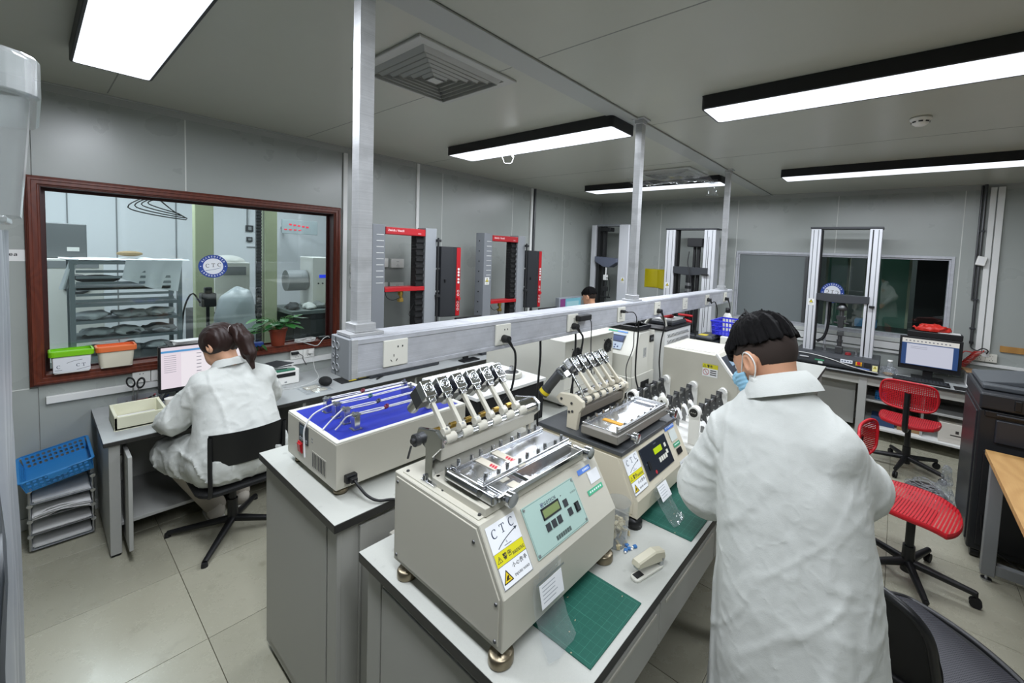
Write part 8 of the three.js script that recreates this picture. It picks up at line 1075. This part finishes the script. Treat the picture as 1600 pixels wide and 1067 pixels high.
{
  // the seated worker at the desk
  const t = here('person', 'seated worker in a white lab coat with a brown ponytail typing at the desk', 'person', [-3.12, 0, -0.75]);
  const pv = [-3.08, 0.5, -0.76], nk = [-3.235, 1.0, -0.755], hd = [-3.295, 1.14, -0.715], Ls = [-3.2, 0.935, -0.615], Rs = [-3.225, 0.925, -0.92], Le = [-3.27, 0.735, -0.495], Re = [-3.37, 0.76, -1.0], Lw = [-3.47, 0.735, -0.55], Rw = [-3.5, 0.735, -0.86], Lk = [-3.4, 0.5, -0.5], Rk = [-3.47, 0.5, -0.8], La = [-3.36, 0.09, -0.7], Ra = [-3.44, 0.09, -0.85];
  const skin = [nets(bones([[nk, [-3.27, 1.08, -0.735], 0.05, 0.046], [pv, [-3.19, 0.88, -0.76], 0.1, 0.09], [nk, Ls, 0.035, 0.04], [nk, Rs, 0.035, 0.04], [Ls, Le, 0.038, 0.034], [Le, Lw, 0.034, 0.024], [Rs, Re, 0.038, 0.034], [Re, Rw, 0.034, 0.024], [pv, Lk, 0.085, 0.055], [pv, Rk, 0.085, 0.055], [Lk, La, 0.05, 0.036], [Rk, Ra, 0.05, 0.036]], 0.035), [-3.62, 0.04, -1.12], [-2.92, 1.14, -0.36], 0.013)];
  const fin = headParts(t, skin, hd, [-0.8, -0.36, 0.5], [-0.25, 1, 0.1], { hair: 'tail' });
  skin.push(handMesh(handBones([-3.49, 0.732, -0.557], [-0.9, -0.18, -0.12], [0, -1, 0], -1, 0.4)), handMesh(handBones([-3.52, 0.732, -0.85], [-0.9, -0.18, 0.25], [0, -1, 0], 1, 0.4)));
  P(t, 'body', skin, M(0xd3a283, 0.55)); fin();
  P(t, 'bracelet', new THREE.TorusGeometry(0.03, 0.006, 8, 22).rotateY(Math.PI / 2).rotateY(0.15).translate(-3.478, 0.735, -0.553), M(0xd8b48c, 0.4));
  P(t, 'lab_coat', nets((x, y, z) => {
    let d = smin(smin(capsule(x, y, z, [-3.06, 0.5, -0.66], [-3.19, 0.88, -0.68], 0.14, 0.105), capsule(x, y, z, [-3.06, 0.5, -0.86], [-3.2, 0.88, -0.84], 0.14, 0.105), 0.12), Math.min(capsule(x, y, z, nk, Ls, 0.064, 0.062), capsule(x, y, z, nk, Rs, 0.064, 0.062), capsule(x, y, z, nk, [-3.25, 1.05, -0.75], 0.06, 0.054)), 0.06);
    d = smin(d, Math.min(capsule(x, y, z, [-3.1, 0.51, -0.68], Lk, 0.14, 0.098), capsule(x, y, z, [-3.1, 0.51, -0.84], Rk, 0.14, 0.098)), 0.07); d = smin(d, capsule(x, y, z, [-3.2, 0.44, -0.6], [-3.36, 0.46, -0.5], 0.08, 0.07), 0.05);
    const sl = Math.min(smin(capsule(x, y, z, Ls, Le, 0.064, 0.078), capsule(x, y, z, Le, Lw, 0.076, 0.044), 0.03), smin(capsule(x, y, z, Rs, Re, 0.064, 0.07), capsule(x, y, z, Re, Rw, 0.07, 0.044), 0.03)); d = smin(d, sl, 0.03);
    if (Math.abs(d) < 0.05) { const arm = smooth(0.03, -0.01, sl), low = smooth(0.75, 0.5, y); d -= CREASE(x, y, z, 1.3) * (0.007 + 0.006 * arm + 0.006 * low); }
    return Math.max(d, 0.385 - y, y - 1.06);
  }, [-3.62, 0.37, -1.13], [-2.86, 1.09, -0.33], 0.0098), mat.coat);
  P(t, 'collar', collar([-3.245, 1.025, -0.75], [-0.3, 1, 0.1], 0.058, 0.088, 0.036, [-1, 0, 0.3]), mat.coat);
  P(t, 'trousers', nets(bones([[Lk, La, 0.075, 0.056], [Rk, Ra, 0.075, 0.056]], 0.02), [-3.58, 0.06, -0.98], [-3.26, 0.6, -0.38], 0.014), M(0xb0a89c, 0.85));
  for (const a of [La, Ra]) { const s = P(t, 'shoe', nets(bones([[[a[0] + 0.02, 0.05, a[2]], [a[0] - 0.12, 0.04, a[2] - 0.01], 0.042, 0.036], [[a[0] + 0.02, 0.07, a[2]], [a[0] + 0.01, 0.1, a[2]], 0.04, 0.045]], 0.03), [a[0] - 0.2, 0.002, a[2] - 0.09], [a[0] + 0.1, 0.16, a[2] + 0.08], 0.009), M(0xc9c2b6, 0.7)); P(s, 'sole', PY(rrect(a[0] - 0.16, a[0] + 0.065, a[2] - 0.045, a[2] + 0.04, 0.038), 0, 0.014, 0.003), mat.plasticWhite); }
  // her chair
  const c = here('office_chair', 'black cross-footed office chair under the seated worker', 'chair', [-3.157, 0, -0.743]);
  P(c, 'seat', PY(rrect(-3.36, -2.93, -0.97, -0.54, 0.09), 0.345, 0.375, 0.008), mat.blackMatt); P(c, 'seat_plate', BX(-3.25, -3.05, 0.325, 0.345, -0.84, -0.64, 0.004), mat.iron);
  P(c, 'backrest', grid(20, 8, (u, v) => { const z = -0.585 - 0.365 * u, e = Math.abs(u - 0.5) * 2; return [-2.892 - 0.05 * e * e + 0.02 * (v - 0.5), 0.515 + 0.195 * v, z]; }), mat.black); P(c, 'backrest', grid(20, 8, (u, v) => { const z = -0.585 - 0.365 * u, e = Math.abs(u - 0.5) * 2; return [-2.9 - 0.05 * e * e + 0.02 * (v - 0.5), 0.515 + 0.195 * v, z]; }), mat.black);
  for (const z of [-0.59, -0.945]) P(c, 'back_frame', TB([[-3.05, 0.345, z], [-2.95, 0.35, z], [-2.93, 0.4, z], [-2.935, 0.55, z], [-2.93, 0.7, z]], 0.011, 24, 8), mat.black);
  P(c, 'column', [CY([-3.157, 0.06, -0.743], [-3.157, 0.2, -0.743], 0.028, 0.026), CY([-3.157, 0.2, -0.743], [-3.157, 0.33, -0.743], 0.018)], mat.black);
  for (const a of [35, 125, 215, 305]) { const q = a * D2R, x = Math.cos(q), z = Math.sin(q), e = [-3.157 + 0.33 * x, 0.025, -0.743 + 0.33 * z]; const l = P(c, 'leg', CY([-3.157, 0.075, -0.743], e, 0.022, 0.014, 10), mat.black); P(l, 'glide', CY([e[0], 0, e[2]], [e[0], 0.025, e[2]], 0.016, 0.014, 12), mat.rubber); }
}
{
  // the worker far behind, of whom the rail leaves only the head
  const t = here('person', 'dark-haired worker sitting at the far left monitor, only the head above the rail', 'person', [-3.35, 0, -4.85]), nk = [-3.38, 1.05, -4.85];
  const skin = [nets(bones([[nk, [-3.4, 1.14, -4.85], 0.052, 0.048], [[-3.32, 0.5, -4.85], [-3.37, 0.9, -4.85], 0.11, 0.11], [[-3.3, 0.5, -4.78], [-3.7, 0.5, -4.75], 0.08, 0.06], [[-3.3, 0.5, -4.92], [-3.7, 0.5, -4.95], 0.08, 0.06], [[-3.7, 0.5, -4.75], [-3.68, 0.06, -4.75], 0.055, 0.04], [[-3.7, 0.5, -4.95], [-3.68, 0.06, -4.95], 0.055, 0.04]], 0.03), [-3.8, 0.02, -5.06], [-3.15, 1.2, -4.64], 0.016)];
  const fin = headParts(t, skin, [-3.41, 1.205, -4.85], [-1, -0.15, 0.1], [0, 1, 0], { hair: 'short' }); P(t, 'body', skin, mat.skin); fin();
  P(t, 'shirt', nets((x, y, z) => Math.max(smin(smin(capsule(x, y, z, [-3.32, 0.5, -4.85], [-3.37, 0.92, -4.85], 0.15, 0.13), capsule(x, y, z, [-3.37, 0.98, -4.66], [-3.37, 0.98, -5.04], 0.07, 0.07), 0.08), Math.min(bones([[[-3.37, 0.97, -4.66], [-3.45, 0.72, -4.6], 0.06, 0.055], [[-3.45, 0.72, -4.6], [-3.62, 0.7, -4.7], 0.055, 0.045]])(x, y, z), bones([[[-3.37, 0.97, -5.04], [-3.45, 0.72, -5.1], 0.06, 0.055], [[-3.45, 0.72, -5.1], [-3.62, 0.7, -5.0], 0.055, 0.045]])(x, y, z)), 0.04) - 0.004 * CREASE(x, y, z), 0.42 - y), [-3.75, 0.4, -5.22], [-3.1, 1.1, -4.48], 0.014), M(0x5a6274, 0.85));
  P(t, 'trousers', nets(bones([[[-3.28, 0.5, -4.78], [-3.7, 0.5, -4.75], 0.1, 0.075], [[-3.28, 0.5, -4.92], [-3.7, 0.5, -4.95], 0.1, 0.075], [[-3.7, 0.5, -4.75], [-3.68, 0.06, -4.75], 0.07, 0.055], [[-3.7, 0.5, -4.95], [-3.68, 0.06, -4.95], 0.07, 0.055]], 0.02), [-3.82, 0.03, -5.1], [-3.12, 0.64, -4.6], 0.016), M(0x24262e, 0.85));
  for (const z of [-4.75, -4.95]) P(t, 'shoe', nets(bones([[[-3.67, 0.045, z], [-3.8, 0.04, z], 0.042, 0.036]], 0.02), [-3.88, 0, z - 0.08], [-3.58, 0.11, z + 0.08], 0.01), M(0x2a2a2c, 0.6));
  const c = here('stool', 'black stool under the far worker', 'stool', [-3.3, 0, -4.85]); P(c, 'seat', LA([[0, 0.34], [0.17, 0.34], [0.18, 0.36], [0.17, 0.385], [0, 0.385]], -3.3, 0, -4.85), mat.black); P(c, 'column', CY([-3.3, 0.02, -4.85], [-3.3, 0.34, -4.85], 0.025), mat.steel); P(c, 'base', LA([[0, 0], [0.2, 0], [0.19, 0.015], [0.03, 0.04], [0, 0.04]], -3.3, 0, -4.85), mat.black);
}

renderer.render(scene, camera);
